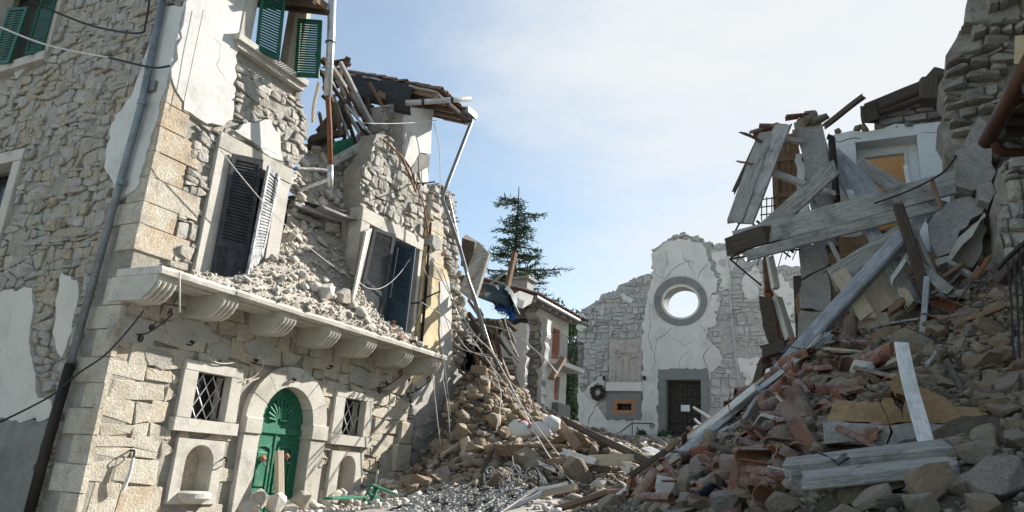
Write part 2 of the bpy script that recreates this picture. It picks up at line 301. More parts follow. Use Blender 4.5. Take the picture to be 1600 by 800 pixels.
class Fr:
    def __init__(s, O, U, V, Nn): s.O, s.U, s.V, s.N = map(Vector, (O, U, V, Nn))
    def px(s, x, y, n=0):
        d = ray(x, y); O = s.O + s.N * n; t = (O - EYE).dot(s.N) / d.dot(s.N); p = EYE + d * t - s.O
        return (p.dot(s.U), p.dot(s.V))
    def poly(s, L, n=0): return [s.px(a, b, n) for a, b in L]
    def P(s, u, v, n=0): return s.O + s.U * u + s.V * v + s.N * n
    def at(s, x, y, n=0): u, v = s.px(x, y, n); return s.P(u, v, n)
    def slab(s, m, out, holes=(), n0=-.06, n1=0, tint=.5, und=0, cell=.4, uns=1.2):
        pts, ed = [], []
        for lp in [out] + list(holes):
            o = len(pts); pts += [Vector(p) for p in lp]; ed += [(o + i, o + (i + 1) % len(lp)) for i in range(len(lp))]
        if und:
            us = [p[0] for p in out]; vs = [p[1] for p in out]; a = min(us)
            rr = random.Random(3)
            while a < max(us):
                b = min(vs)
                while b < max(vs):
                    p = (a + rr.uniform(-.3, .3) * cell, b + rr.uniform(-.3, .3) * cell)
                    if inpoly(*p, out) and not any(inpoly(*p, h) for h in holes): pts.append(Vector(p))
                    b += cell
                a += cell
        rv, _, rf, _, _, _ = delaunay_2d_cdt(pts, ed, [], 0, 1e-5)
        keep = []
        for f in rf:
            cx = sum(rv[i][0] for i in f) / len(f); cy = sum(rv[i][1] for i in f) / len(f)
            if inpoly(cx, cy, out) and not any(inpoly(cx, cy, h) for h in holes): keep.append(f)
        if not keep: return
        used = sorted({i for f in keep for i in f}); ix = {a: i for i, a in enumerate(used)}; k = len(used)
        flip = s.U.cross(s.V).dot(s.N) < 0
        fr_, bk, ec = [], [], {}
        for f in keep:
            g = [ix[i] for i in f]
            ar = sum(rv[f[i]][0] * rv[f[(i + 1) % len(f)]][1] - rv[f[(i + 1) % len(f)]][0] * rv[f[i]][1] for i in range(len(f)))
            if (ar < 0) != flip: g = g[::-1]
            fr_.append(tuple(g)); bk.append(tuple(i + k for i in g[::-1]))
            for i in range(len(g)): ec[(g[i], g[(i + 1) % len(g)])] = 1
        sd = [(b, a, a + k, b + k) for (a, b) in ec if (b, a) not in ec]
        fv = [s.P(rv[i][0], rv[i][1], n1 + (und * noise.noise((rv[i][0] * uns, rv[i][1] * uns, 3.3)) if und else 0)) for i in used]
        bv = [s.P(rv[i][0], rv[i][1], n0) for i in used]
        m.add(fv + bv, fr_ + bk + sd, tint)
    def prism(s, m, P, n0, n1, ch=.012, tint=.5, jit=0, r=RN):      # convex block with chamfered front edge
        a = sum(P[i][0] * P[(i + 1) % len(P)][1] - P[(i + 1) % len(P)][0] * P[i][1] for i in range(len(P)))
        flip = s.U.cross(s.V).dot(s.N) < 0
        if (a < 0) != flip: P = P[::-1]
        k = len(P); cx = sum(p[0] for p in P) / k; cy = sum(p[1] for p in P) / k
        I = []
        for x, y in P:
            L = math.hypot(x - cx, y - cy); q = max(.3, 1 - ch * 1.4 / max(L, .02)); I.append((cx + (x - cx) * q + r.uniform(-jit, jit), cy + (y - cy) * q + r.uniform(-jit, jit)))
        vs = [s.P(x, y, n0) for x, y in P] + [s.P(x, y, n1 - ch) for x, y in P] + [s.P(x, y, n1) for x, y in I]
        fs = [tuple(range(k - 1, -1, -1)), tuple(2 * k + i for i in range(k))]
        for L in (0, k):
            for i in range(k): j = (i + 1) % k; fs.append((L + i, L + j, L + k + j, L + k + i))
        m.add(vs, fs, tint)
    def rect(s, m, u0, u1, v0, v1, n0, n1, ch=.012, tint=.5): s.prism(m, [(u0, v0), (u1, v0), (u1, v1), (u0, v1)], n0, n1, ch, tint)
    def stones(s, out, holes=(), cw=.35, chh=.2, n0=-.06, prot=.05, gap=.012, seed=1, flat=.82, tilt=.02, tmap=None, wob=.35, bulge=.35, chamf=(.12, .38), protvar=.5, shift=0, skip=0):
        r = random.Random(seed); us = [p[0] for p in out]; vs = [p[1] for p in out]; res = []
        u0, u1, v0, v1 = min(us), max(us), min(vs), max(vs); v = v0 - shift; so_ = seed * 7.7
        ok = lambda x, y: inpoly(x, y, out) and not any(inpoly(x, y, h) for h in holes)
        def wv(u, row): return chh * wob * noise.noise((u / (cw * 2.2), row * 5.1 + so_, 0))
        row = 0
        while v < v1:
            h = chh * r.uniform(.62, 1.4); u = u0 - r.random() * cw
            while u < u1:
                w = cw * r.choice((.5, .7, .9, 1, 1.15, 1.5)) * r.uniform(.85, 1.15)
                subs = [(0, 1)] if r.random() < .8 or h < chh * .8 else [(0, .5), (.5, 1)]
                for (b0, b1) in subs:
                    ua, ub = u + gap, u + w - gap
                    va0, va1 = v + h * b0 + wv(ua, row) * (1 - b0) + wv(ua, row + 1) * b0 + gap, v + h * b1 + wv(ua, row) * (1 - b1) + wv(ua, row + 1) * b1 - gap
                    vb0, vb1 = v + h * b0 + wv(ub, row) * (1 - b0) + wv(ub, row + 1) * b0 + gap, v + h * b1 + wv(ub, row) * (1 - b1) + wv(ub, row + 1) * b1 - gap
                    j = min(cw, chh) * .13
                    Q = [(ua, va0), (ub, vb0), (ub, vb1), (ua, va1)]
                    Q = [(x + r.uniform(-j, j), y + r.uniform(-j, j)) for x, y in Q]
                    cx = sum(q[0] for q in Q) / 4; cy = sum(q[1] for q in Q) / 4
                    if not ok(cx, cy) or r.random() < skip: continue
                    Q2 = []
                    for x, y in Q:
                        if not ok(x, y):
                            lo, hi = 0, 1
                            for _ in range(5):
                                mid = (lo + hi) / 2
                                if ok(cx + (x - cx) * mid, cy + (y - cy) * mid): lo = mid
                                else: hi = mid
                            x, y = cx + (x - cx) * lo, cy + (y - cy) * lo
                        Q2.append((x, y))
                    O8 = []
                    for i in range(4):
                        a, b, c = Q2[i - 1], Q2[i], Q2[(i + 1) % 4]; k1, k2 = r.uniform(*chamf), r.uniform(*chamf)
                        O8.append((b[0] + (a[0] - b[0]) * k1 * .6, b[1] + (a[1] - b[1]) * k1 * .6)); O8.append((b[0] + (c[0] - b[0]) * k2 * .6, b[1] + (c[1] - b[1]) * k2 * .6))
                    pr = prot * (1 + r.uniform(-protvar, protvar)); tu, tv = r.gauss(0, tilt), r.gauss(0, tilt); n1 = n0 + pr
                    ring = lambda k, n, jj: [s.P(cx + (x - cx) * k + r.uniform(-jj, jj), cy + (y - cy) * k + r.uniform(-jj, jj), n + (x - cx) * tu + (y - cy) * tv + r.uniform(-.1, .1) * pr * (jj > 0)) for x, y in O8]
                    jj = min(w, h) * .03
                    vs_ = [s.P(x, y, n0 - .05) for x, y in O8] + ring(1, n0 + pr * (1 - bulge), 0) + ring(flat, n1, jj) + [s.P(cx, cy, n1 + pr * r.uniform(0, .2))]
                    fs = []
                    for L in (0, 8):
                        for i in range(8): q = (i + 1) % 8; fs.append((L + i, L + q, L + 8 + q, L + 8 + i))
                    for i in range(8): fs.append((16 + i, 16 + (i + 1) % 8, 24))
                    if s.U.cross(s.V).dot(s.N) < 0: fs = [f[::-1] for f in fs]
                    pc = s.P(cx, cy, n0); z = proj(pc)
                    size = w * h * (b1 - b0) * (FPX / z[2]) ** 2 if -40 < z[0] < 1640 and -40 < z[1] < 840 else 0
                    t = r.random() if tmap is None else tmap(cx, cy, r)
                    res.append((size, vs_, fs, t))
                u += w
            v += h; row += 1
        return res
def place(pieces, root, material, name, most=300, fill=None):
    pieces = sorted(pieces, key=lambda p: -p[0]); b = M()
    for i, (sz, v, f, t) in enumerate(pieces):
        if i < most and sz > 30: make(name, M().add(v, f, t), material, root)
        else: b.add(v, f, t)
    o = make(fill or name + '_fill', b, material, root)
    if o: o['kind'] = 'stuff'

# ------------------------------------------------------------------ rocks and rubble
def hull(pts):
    bm = bmesh.new()
    for p in pts: bm.verts.new(p)
    bmesh.ops.convex_hull(bm, input=bm.verts[:], use_existing_faces=False)
    bmesh.ops.delete(bm, geom=[v for v in bm.verts if not v.link_faces], context='VERTS')
    return bm
def bmdata(bm):
    bmesh.ops.triangulate(bm, faces=bm.faces[:]); bmesh.ops.recalc_face_normals(bm, faces=bm.faces[:])
    bm.verts.index_update(); V = [tuple(v.co) for v in bm.verts]; T = [tuple(v.index for v in f.verts) for f in bm.faces]; bm.free(); return V, T
def rockpts(r, n, pw=.55):
    o = []
    for _ in range(n):
        d = Vector((r.gauss(0, 1), r.gauss(0, 1), r.gauss(0, 1))).normalized()
        e = [math.copysign(abs(c) ** pw, c) for c in d]
        k = r.uniform(.82, 1.0); o.append(Vector(e) * (.62 * k))
    return o
SMALL, BIG = [], []
for i in range(16):
    r = random.Random(100 + i); V, T = bmdata(hull(rockpts(r, 15, r.uniform(.5, .8)))); SMALL.append((np.array(V, dtype=np.float32), np.array(T)))
for i in range(18):
    r = random.Random(200 + i); bm = hull(rockpts(r, 17, r.uniform(.4, .85)))
    bmesh.ops.dissolve_limit(bm, angle_limit=radians(14), verts=bm.verts[:], edges=bm.edges[:])
    bmesh.ops.bevel(bm, geom=bm.edges[:], offset=.034, segments=1, affect='EDGES', clamp_overlap=True)
    bmesh.ops.triangulate(bm, faces=bm.faces[:]); bmesh.ops.subdivide_edges(bm, edges=[e for e in bm.edges if e.calc_length() > .22], cuts=1, use_grid_fill=True); bm.normal_update()
    for v in bm.verts: q = v.co * 3.1 + Vector((i * 9, 0, 0)); v.co += v.normal * (.05 * noise.noise(q) + .035 * noise.noise(q * 2.7) - .02 * abs(noise.noise(q * 6)))
    V, T = bmdata(bm); BIG.append(M().add(V, T, .0))
BIGME = {}
def bigmesh(i, material):
    k = (i, material.name)
    if k not in BIGME: BIGME[k] = mesh_of('rubble_stone', BIG[i], material)
    return BIGME[k]

class Loft:
    def __init__(s, rows, nc=60, sub=6, amp=.12, fr=1.2, seed=0):
        R = []
        for row in rows:
            row = [Vector(p) for p in row]; L = [0]
            for a, b in zip(row, row[1:]): L.append(L[-1] + (b - a).length)
            o = []
            for i in range(nc + 1):
                t = L[-1] * i / nc; k = max(j for j in range(len(L) - 1) if L[j] <= t + 1e-6)
                o.append(row[k].lerp(row[k + 1], (t - L[k]) / (L[k + 1] - L[k] + 1e-9)))
            R.append(o)
        G = []
        for i in range(len(R) - 1):
            for k in range(sub): G.append([a.lerp(b, k / sub) for a, b in zip(R[i], R[i + 1])])
        G.append(R[-1]); s.G = G
        for i, row in enumerate(G):
            for j, p in enumerate(row):
                q = p * fr + Vector((seed * 13.1, 0, 0))
                row[j] = p + Vector((0, -.5, 1)) * (amp * noise.fractal(q, .9, 2.1, 4))
        nR, nC = len(G), nc + 1
        s.V = [p for row in G for p in row]
        s.T = [(i * nC + j, i * nC + j + 1, (i + 1) * nC + j + 1, (i + 1) * nC + j) for i in range(nR - 1) for j in range(nC - 1)]
        s.bvh = BVHTree.FromPolygons(s.V, s.T)
        s.A = np.array([(s.V[b] - s.V[a]).cross(s.V[d] - s.V[a]).length for a, b, c, d in s.T]); s.cum = np.cumsum(s.A); s.area = s.cum[-1]
    def mesh(s): return M().add(s.V, s.T, .5)
    def sample(s, r):
        k = int(np.searchsorted(s.cum, r.random() * s.area)); k = min(k, len(s.T) - 1); a, b, c, d = s.T[k]; u, v = r.random(), r.random()
        p = s.V[a].lerp(s.V[b], u).lerp(s.V[d].lerp(s.V[c], u), v)
        n = (s.V[b] - s.V[a]).cross(s.V[d] - s.V[a]).normalized()
        if n.dot(EYE - p) < 0: n = -n
        return p, n
    def hit(s, px, py):
        h = s.bvh.ray_cast(EYE, ray(px, py).normalized())
        return h[0], h[1]
ROCKS = []      # (px size, location, rotation matrix, scale, material, region)
def scatter(loft, n, smin, smax, material, region, seed, powr=2.2, sink=.15, flat=(.3, .8), cond=None):
    r = random.Random(seed); k = 0; tries = 0
    while k < n and tries < n * 6:
        tries += 1
        p, nn = loft.sample(r)
        if cond and not cond(p, r): continue
        a = smin * (smax / smin) ** (r.random() ** powr)
        add_rock(p + nn * (a * sink), nn, a, material, region, r, flat); k += 1
def add_rock(p, nn, a, material, region, r, flat=(.35, .85), dims=None):
    d = dims or (a * r.uniform(.9, 1.35), a * r.uniform(.7, 1), a * r.uniform(*flat))
    q = (nn * .6 + Vector((r.gauss(0, .35), r.gauss(0, .35), .6 + r.gauss(0, .3)))).normalized().to_track_quat('Z', 'Y').to_matrix() @ Matrix.Rotation(r.random() * 6.28, 3, 'Z')
    z = proj(p); vis = -30 < z[0] < 1630 and -30 < z[1] < 830
    ROCKS.append((a * FPX / z[2] if vis else 0, Vector(p), q, d, material, region))
def rock_label(region, mn, d, z):
    tone = {'l': 'grey brown', 't': 'tan', 'p': 'pale'}[mn[0]]; x, y = z[0], z[1]; px_ = max(d) * FPX / z[2]
    size = 'large' if px_ > 52 else 'medium' if px_ > 30 else 'small'
    if region == 'right heap':
        if y > 735: w = 'at the bottom edge in front of the grey plank pair' if x > 1215 else 'among broken tiles at the bottom of the heap'
        elif x > 1540: w = 'below the black railing at the right edge'
        elif y > 660: w = 'between the grey plank pair and the ochre wall remnant' if x > 1260 else 'among red tiles left of the grey plank pair'
        elif y > 560: w = 'on the slope above the ochre wall remnant' if x > 1290 else 'beside the lower end of the blue grey timber'
        else: w = 'near the heap crest right of the dark brown post' if x > 1440 else 'under the tan board and the fallen planks'
        return '%s %s rubble stone %s' % (size, tone, w), 'rubble stones on the right heap'
    if region == 'street slope':
        w = 'under the dark window at the top of the slope' if y < 640 else 'beside the pale buttress on the tan slope' if x < 720 else 'between the tan slope and the white sacks' if x < 850 and y < 715 else 'behind the ornate iron railing piece' if x < 850 else 'in the street before the church'
        return '%s %s rubble stone %s' % (size, tone, w), 'rubble stones on the street slope'
    if region == 'collapsed bay':
        return '%s pale wall stone spilling from the %s part of the collapsed bay' % (size, 'upper' if y < 310 else 'lower'), 'stones spilling from the collapsed bay'
    if region == 'green door step':
        w = 'in front of the green arched door' if x < 480 else 'under the small niche right of the green door' if x < 560 else 'beside the broken green shutter'
        return '%s pale limestone block %s' % (size, w), 'blocks before the green door'
    return None
def emit_rocks(labels, most=300):
    R = sorted(ROCKS, key=lambda t: -t[0]); rest = {}
    r = random.Random(5)
    for i, (sz, p, q, d, material, region) in enumerate(R):
        if i < most and region in labels:
            o = bpy.data.objects.new('rubble_stone', bigmesh(r.randrange(len(BIG)), material)); COL.objects.link(o)
            o.matrix_world = Matrix.Translation(p) @ q.to_4x4() @ Matrix.Diagonal((*d, 1)); ROOT[o.name] = (0, 0, 0)
            lb, gp_ = rock_label(region, material.name, d, proj(p)) or labels[region]
            tag(o, lb, 'stone', gp_)
        else: rest.setdefault((region, material.name), []).append((p, q, d))
    for (region, mn), L in rest.items():
        VV, TT, tt, CC = [], [], [], []; o = 0
        for (p, q, d) in L:
            V, T = SMALL[r.randrange(len(SMALL))]
            A = np.array(q @ Matrix.Diagonal(d), dtype=np.float32); w = V @ A.T + np.array(p, dtype=np.float32)
            VV.append(w); TT.append(T + o); o += len(V); tt.append(np.full(len(T), r.random(), dtype=np.float32))
        np_mesh('rubble_fill', np.concatenate(VV), np.concatenate(TT), np.concatenate(tt), MATS[mn], 'small %s stones filling the %s' % (mn.split()[0], region), 'rubble', 'stuff')
def np_mesh(name, V, T, tt, material, label, cat, kind):
    me = bpy.data.meshes.new(name); nf = len(T); k = T.shape[1]
    me.vertices.add(len(V)); me.vertices.foreach_set('co', V.astype(np.float32).ravel())
    me.loops.add(nf * k); me.loops.foreach_set('vertex_index', T.astype(np.int32).ravel())
    me.polygons.add(nf); me.polygons.foreach_set('loop_start', np.arange(0, nf * k, k, dtype=np.int32)); me.polygons.foreach_set('loop_total', np.full(nf, k, dtype=np.int32))
    a = me.attributes.new('tint', 'FLOAT', 'FACE'); a.data.foreach_set('value', tt.astype(np.float32))
    c = me.attributes.new('co', 'FLOAT_VECTOR', 'POINT'); c.data.foreach_set('vector', V.astype(np.float32).ravel())
    me.materials.append(material); me.update(); me.validate()
    o = bpy.data.objects.new(name, me); COL.objects.link(o); tag(o, label, cat, None, kind); return o

# ================================================================== SETTING
m = M(); xs = [-400, -120, -60] + list(np.linspace(-30, 12, 50)) + [40, 120, 400]; ys = [-60, -10] + list(np.linspace(-2, 36, 60)) + [60, 120, 400, 900]
vs = [(x, y, gz(x, y) - .02 + .05 * noise.noise((x * .6, y * .6, 0)) - (.0)) for y in ys for x in xs]; nx = len(xs)
m.add(vs, [(j * nx + i, j * nx + i + 1, (j + 1) * nx + i + 1, (j + 1) * nx + i) for j in range(len(ys) - 1) for i in range(nx - 1)])
make('ground', m, m_street, kind='structure', smooth=True, label='pale dusty street climbing towards the church')


# ================================================================== LEFT HOUSE
FF = Fr((-11, 0, 0), (0, 1, 0), (0, 0, 1), (1, 0, 0))
SS = Fr((0, 7.5, 0), (1, 0, 0), (0, 0, 1), (0, -1, 0))
def uvrect(fr, TL, TR, BR, BL, n=0):
    a, b, c, d = fr.px(*TL, n), fr.px(*TR, n), fr.px(*BR, n), fr.px(*BL, n)
    return ((a[0] + d[0]) / 2, (b[0] + c[0]) / 2, (c[1] + d[1]) / 2, (a[1] + b[1]) / 2)
def R4(u0, u1, v0, v1): return [(u0, v0), (u1, v0), (u1, v1), (u0, v1)]
def grow(P, d=.03):
    cx = sum(p[0] for p in P) / len(P); cy = sum(p[1] for p in P) / len(P); o = []
    for x, y in P: L = math.hypot(x - cx, y - cy); o.append((cx + (x - cx) * (1 + d / L), cy + (y - cy) * (1 + d / L)))
    return o
def archpoly(u0, u1, v0, vs, rise=None, k=12):
    c = (u0 + u1) / 2; a = (u1 - u0) / 2; b = a if rise is None else rise
    return [(u0, v0), (u1, v0)] + [(c + a * cos(pi * i / k), vs + b * sin(pi * i / k)) for i in range(k + 1)]
HOUSE = thing('ruined_house', 'half collapsed limestone house with a balcony ledge, dark louvred shutters and a green arched door', 'house', (-11, 7.5, .6))
EDGE_R = FF.poly([(641, 600), (648, 520), (657, 400), (665, 300), (673, 240), (676, 172)])
u_end = 15.85
gw1 = uvrect(FF, (308, 581), (358.6, 588), (349, 660), (295, 654)); gw1o = uvrect(FF, (287, 577), (381, 590), (362, 661), (271, 652))
gw2 = uvrect(FF, (537.6, 621), (569, 627), (565, 682), (531, 680)); gw2o = uvrect(FF, (523, 618), (582, 630), (574, 684), (515, 679))
n1b = uvrect(FF, (286, 722), (330, 724), (324, 769), (279, 767)); n1o = uvrect(FF, (274, 684), (347, 689), (338, 790), (262, 785))
n2b = uvrect(FF, (527, 731), (553, 734), (549, 773), (523, 770)); n2o = uvrect(FF, (515, 703), (565, 708), (560, 785), (510, 780))
dl, dr = FF.px(401, 684)[0], FF.px(481, 692)[0]; dol, dor = FF.px(376, 684)[0], FF.px(504, 690)[0]
dsp = FF.px(395, 652)[1]; dtop = FF.px(440, 602)[1]
W1 = (8.72, 10.62, 4.5, 7.48); W1o = (9.08, 10.28, 4.5, 7.16)
W2o = (FF.px(560, 470)[0], FF.px(652, 400)[0] + .02, 4.5, FF.px(598, 362)[1])
W2 = (W2o[0] - .32, W2o[1] + .12, 4.5, W2o[3] + .33)
T2o = (FF.px(389, 66)[0], FF.px(461, 118)[0], 9.52, 11.3); T2 = (T2o[0] - .28, T2o[1] + .12, 9.3, 11.55)
outl = [(7.56, -.3), (u_end, -.3), (u_end, 3.9)] + EDGE_R + FF.poly([(640, 166), (631, 195), (627, 240), (612, 212), (600, 207), (585, 225), (566, 262), (566, 325), (556, 410), (545, 490)]) + [(FF.px(545, 500)[0], 4.42), (FF.px(424, 440)[0], 4.42)] + \
    FF.poly([(424, 420), (453, 290), (456, 264), (468, 255), (481, 238), (484, 200), (474, 170), (470, 152), (476, 138), (478, 60), (483, 20)]) + [(10.3, 11.6), (10.2, 12.6), (7.56, 12.6)]
outr = rough(outl[:3], .001, 3, 1, False) + rough(outl[2:-1], .05, .2, 2, False)[1:] + [outl[-1]]
darch = archpoly(dl, dr, -.28, dtop - (dr - dl) / 2)
holes = [R4(*gw1), R4(*gw2), archpoly(n1b[0], n1b[1], n1b[2], n1b[3]), archpoly(n2b[0], n2b[1], n2b[2], n2b[3]), darch, R4(W1o[0], W1o[1], 4.6, W1o[3]), R4(W2o[0], W2o[1], 4.6, W2o[3]), R4(*T2o)]
m = M(); FF.slab(m, outr, [grow(h) for h in holes], -.55, -.05, .5, und=.02, cell=.3, uns=3)
make('wall', m, m_mortar, HOUSE)
# side wall
sw_win = uvrect(SS, (-20, 20), (82, -12), (76, 80), (-25, 121)); sw_lo = uvrect(SS, (-60, 270), (13, 258), (2, 372), (-70, 372))
sout = [(-20, -.5), (-11.02, -.5), (-11.02, 12.6), (-20, 12.6)]
swh = [R4(sw_win[0], sw_win[1], sw_win[2], sw_win[3] + .6), R4(*sw_lo)]
m = M(); SS.slab(m, sout, [grow(h) for h in swh], -.55, -.05, .5, und=.02, cell=.35, uns=3); make('wall', m, m_mortar, HOUSE)
# hidden rear walls, floors and roof close the house
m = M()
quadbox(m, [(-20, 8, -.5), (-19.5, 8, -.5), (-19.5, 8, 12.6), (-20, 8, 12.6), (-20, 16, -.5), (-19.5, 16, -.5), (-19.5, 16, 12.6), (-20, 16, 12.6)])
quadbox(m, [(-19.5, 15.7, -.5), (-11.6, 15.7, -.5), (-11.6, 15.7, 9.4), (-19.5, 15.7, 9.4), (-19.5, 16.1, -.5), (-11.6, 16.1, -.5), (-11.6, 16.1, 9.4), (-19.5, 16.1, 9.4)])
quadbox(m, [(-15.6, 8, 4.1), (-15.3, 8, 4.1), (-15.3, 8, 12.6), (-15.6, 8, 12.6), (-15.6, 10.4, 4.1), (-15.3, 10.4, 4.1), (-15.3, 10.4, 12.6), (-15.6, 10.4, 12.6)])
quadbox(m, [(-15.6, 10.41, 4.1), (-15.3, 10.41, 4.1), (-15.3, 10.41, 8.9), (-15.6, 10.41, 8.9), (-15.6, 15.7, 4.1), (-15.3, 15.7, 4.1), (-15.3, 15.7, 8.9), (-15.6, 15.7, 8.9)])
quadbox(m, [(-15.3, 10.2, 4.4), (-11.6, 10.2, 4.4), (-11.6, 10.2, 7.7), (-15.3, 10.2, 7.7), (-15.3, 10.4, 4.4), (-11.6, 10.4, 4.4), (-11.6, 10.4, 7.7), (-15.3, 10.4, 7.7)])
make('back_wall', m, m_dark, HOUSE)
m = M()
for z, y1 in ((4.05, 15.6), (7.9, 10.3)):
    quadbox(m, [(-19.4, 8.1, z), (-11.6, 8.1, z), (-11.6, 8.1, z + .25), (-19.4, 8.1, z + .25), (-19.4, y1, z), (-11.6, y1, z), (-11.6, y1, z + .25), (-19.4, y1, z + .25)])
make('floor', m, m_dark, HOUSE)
# eaves of the surviving part
m = M(); ez = FF.px(500, 8, .7)[1]
quadbox(m, [(-10.3, 7.0, ez), (-20, 7.0, ez + 3.4), (-20, 7.0, ez + 3.6), (-10.3, 7.0, ez + .18), (-10.3, 10.25, ez), (-20, 10.25, ez + 3.4), (-20, 10.25, ez + 3.6), (-10.3, 10.25, ez + .18)])
make('roof', m, m_brownwood, HOUSE)
m = M()
for i in range(8): beam(m, (-10.25, 7.3 + i * .42, ez - .06), (-13, 7.3 + i * .42, ez + .9), .09, .11)
make('rafter', m, m_darkwood, HOUSE)

# ---- ground floor masonry
door_out = archpoly(dol, dor, -.28, dtop - (dr - dl) / 2, (dor - dol) / 2)
gh = [R4(gw1o[0], gw1o[1], gw1o[2] - .22, gw1o[3]), R4(gw2o[0], gw2o[1], gw2o[2] - .22, gw2o[3]), R4(*n1o), R4(*n2o), door_out]
PIECES = []
gfout = R4(7.5, u_end, .2, 4.4)
def tone(u, v, r): return min(1, max(0, .45 + .5 * noise.noise((u * .7, v * .9, 2)) + r.uniform(-.3, .3)))
place(FF.stones(gfout, gh, .62, .40, -.045, .036, .007, 11, flat=.95, tilt=.008, tmap=tone, wob=.08, bulge=.3, chamf=(.02, .09), protvar=.3), HOUSE, m_ashlar, 'ashlar_block', 150)
r = random.Random(44)
for px, py, w, h in ((215, 520, 60, 26), (300, 520, 70, 24), (250, 560, 40, 18), (410, 545, 50, 24), (480, 570, 60, 26), (345, 548, 34, 16), (560, 590, 44, 24)):
    u, v = FF.px(px, py); a, b = w * .0085, h * .009; P = [(u + a * cos(t) * r.uniform(.7, 1.2), v + b * sin(t) * r.uniform(.7, 1.2)) for t in np.linspace(0, 2 * pi, 15)[:-1]]
    if any(inpoly(x, y, q) for x, y in P for q in gh) or max(p[1] for p in P) > 4.3: continue
    m = M(); FF.slab(m, rough(P, .012, .08, px), [], -.05, .004 + r.random() * .006, r.random(), und=.008, cell=.15, uns=4); make('mortar_patch', m, m_palegrey if r.random() < .5 else m_mortar, HOUSE)
# quoins: alternating long and short at the corner, on both faces
q = M(); r = random.Random(4); v = .2; k = 0
while v < 11.9:
    h = r.uniform(.36, .48); L, L2 = ((1.0, .55) if k % 2 else (.62, .95)); L += r.uniform(-.1, .1)
    if v + h > 8.0 or 4.2 < v < 4.5: v += h; k += 1; continue
    a = M()
    x0 = -11 - L2 * .8
    P0 = [(x0, v + .005), (-10.985, v + .005), (-10.985, v + h - .005), (x0, v + h - .005)]
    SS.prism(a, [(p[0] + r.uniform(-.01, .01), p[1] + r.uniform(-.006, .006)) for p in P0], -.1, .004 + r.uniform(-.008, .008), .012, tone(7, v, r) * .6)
    b = [(7.495, v + .005), (7.5 + L + r.uniform(-.03, .03), v + r.uniform(0, .012)), (7.5 + L, v + h - .005), (7.495, v + h - .005)]
    if v > 4.4: FF.prism(a, b, -.09, .012 + r.uniform(-.012, .012), .012, .4 + r.random() * .5)
    make('quoin', a, m_ashlar, HOUSE); v += h; k += 1
# ---- first floor rubble
pl_up = FF.poly([(289, -30), (384, -30), (383, 30), (381, 62), (368, 88), (365, 150), (362, 188), (348, 197), (338, 196), (310, 186), (285, 172), (264, 162), (268, 110), (280, 40)])
pl_up[0] = (7.5, 11.9); pl_up[-1] = (7.5, 9.0); pl_up[-2] = (7.5, 8.5); pl_up[-3] = (7.5, 7.98)
pl_mid = FF.poly([(365, 206), (377, 196), (396, 192), (412, 186), (421, 187), (428, 205), (436, 222), (438, 243), (440, 252), (420, 246), (395, 224), (375, 212)])
fo = rough(FF.poly([(424, 420), (453, 290), (456, 264), (468, 255), (481, 238), (484, 200), (474, 170), (470, 152), (476, 138)]), .03, .2, 8, False)
up_out = [(8.2, 4.5), (FF.px(424, 440)[0], 4.5)] + fo + FF.poly([(483, 20)]) + [(10.3, 11.8), (7.5, 11.8), (7.5, 7.9), (8.2, 7.8)]
frag = [(FF.px(545, 490)[0], 4.5)] + FF.poly([(556, 410), (566, 325), (566, 262), (585, 225), (600, 210), (612, 214), (627, 242), (640, 262), (670, 292), (664, 320), (656, 410), (648, 520)]) + [(u_end, 4.5)]
st = FF.stones(up_out, [R4(*W1), R4(T2[0], T2[1], T2[2] - .25, T2[3]), pl_up, pl_mid], .29, .165, -.065, .075, .003, 21, flat=.9, tilt=.1, wob=.9, bulge=.22, chamf=(.05, .42), protvar=.55, tmap=lambda u, v, r: r.uniform(.45, 1))
st += FF.stones(frag, [R4(*W2)], .28, .165, -.065, .075, .003, 22, flat=.9, tilt=.1, wob=.9, bulge=.22, chamf=(.05, .42), protvar=.55, tmap=lambda u, v, r: r.uniform(.45, 1))
# ---- side wall rubble
px_side_pl = [(247, 25), (262, 10), (287, 12), (280, 50), (270, 110), (262, 160), (252, 163), (245, 195), (236, 225), (226, 262), (214, 298), (196, 308), (186, 312), (176, 280), (165, 262), (168, 235), (176, 195), (192, 172), (208, 150), (226, 95), (238, 60)]
pl_side = SS.poly(px_side_pl); pl_side[2] = (-11.0, 8.95); pl_side[2] = (-11.0, SS.px(287, 12)[1]); pl_side[3:6] = [(-11.0, 9.2), (-11.0, 8.5), (-11.0, 8.0)]
pl_s2 = SS.poly([(-30, 460), (52, 450), (55, 480), (50, 520), (52, 560), (58, 600), (62, 622), (82, 625), (84, 648), (70, 657), (-40, 657)])
pl_s3 = SS.poly([(98, 425), (124, 437), (122, 480), (108, 530), (98, 560), (92, 552), (86, 520), (90, 470)])
pl_s4 = SS.poly([(-40, 659), (78, 657), (60, 720), (40, 810), (-60, 810)])
s_out = [(-17.8, .2), (-11.9, .2), (-11.75, 5.0), (-11.55, 6), (-11.55, 8), (-11.05, 8.3), (-11.05, 12.2), (-17.8, 12.2)]
sh = [pl_side, pl_s2, pl_s3, pl_s4, R4(sw_win[0] - .3, sw_win[1] + .3, sw_win[2] - .3, sw_win[3] + .6), R4(sw_lo[0] - .2, sw_lo[1] + .28, sw_lo[2] - .3, sw_lo[3] + .3)]
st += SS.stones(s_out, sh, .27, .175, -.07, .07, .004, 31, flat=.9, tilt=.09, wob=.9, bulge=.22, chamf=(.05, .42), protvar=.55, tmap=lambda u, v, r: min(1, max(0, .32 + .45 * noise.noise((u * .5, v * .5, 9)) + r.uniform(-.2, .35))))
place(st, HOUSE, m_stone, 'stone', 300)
r = random.Random(51)
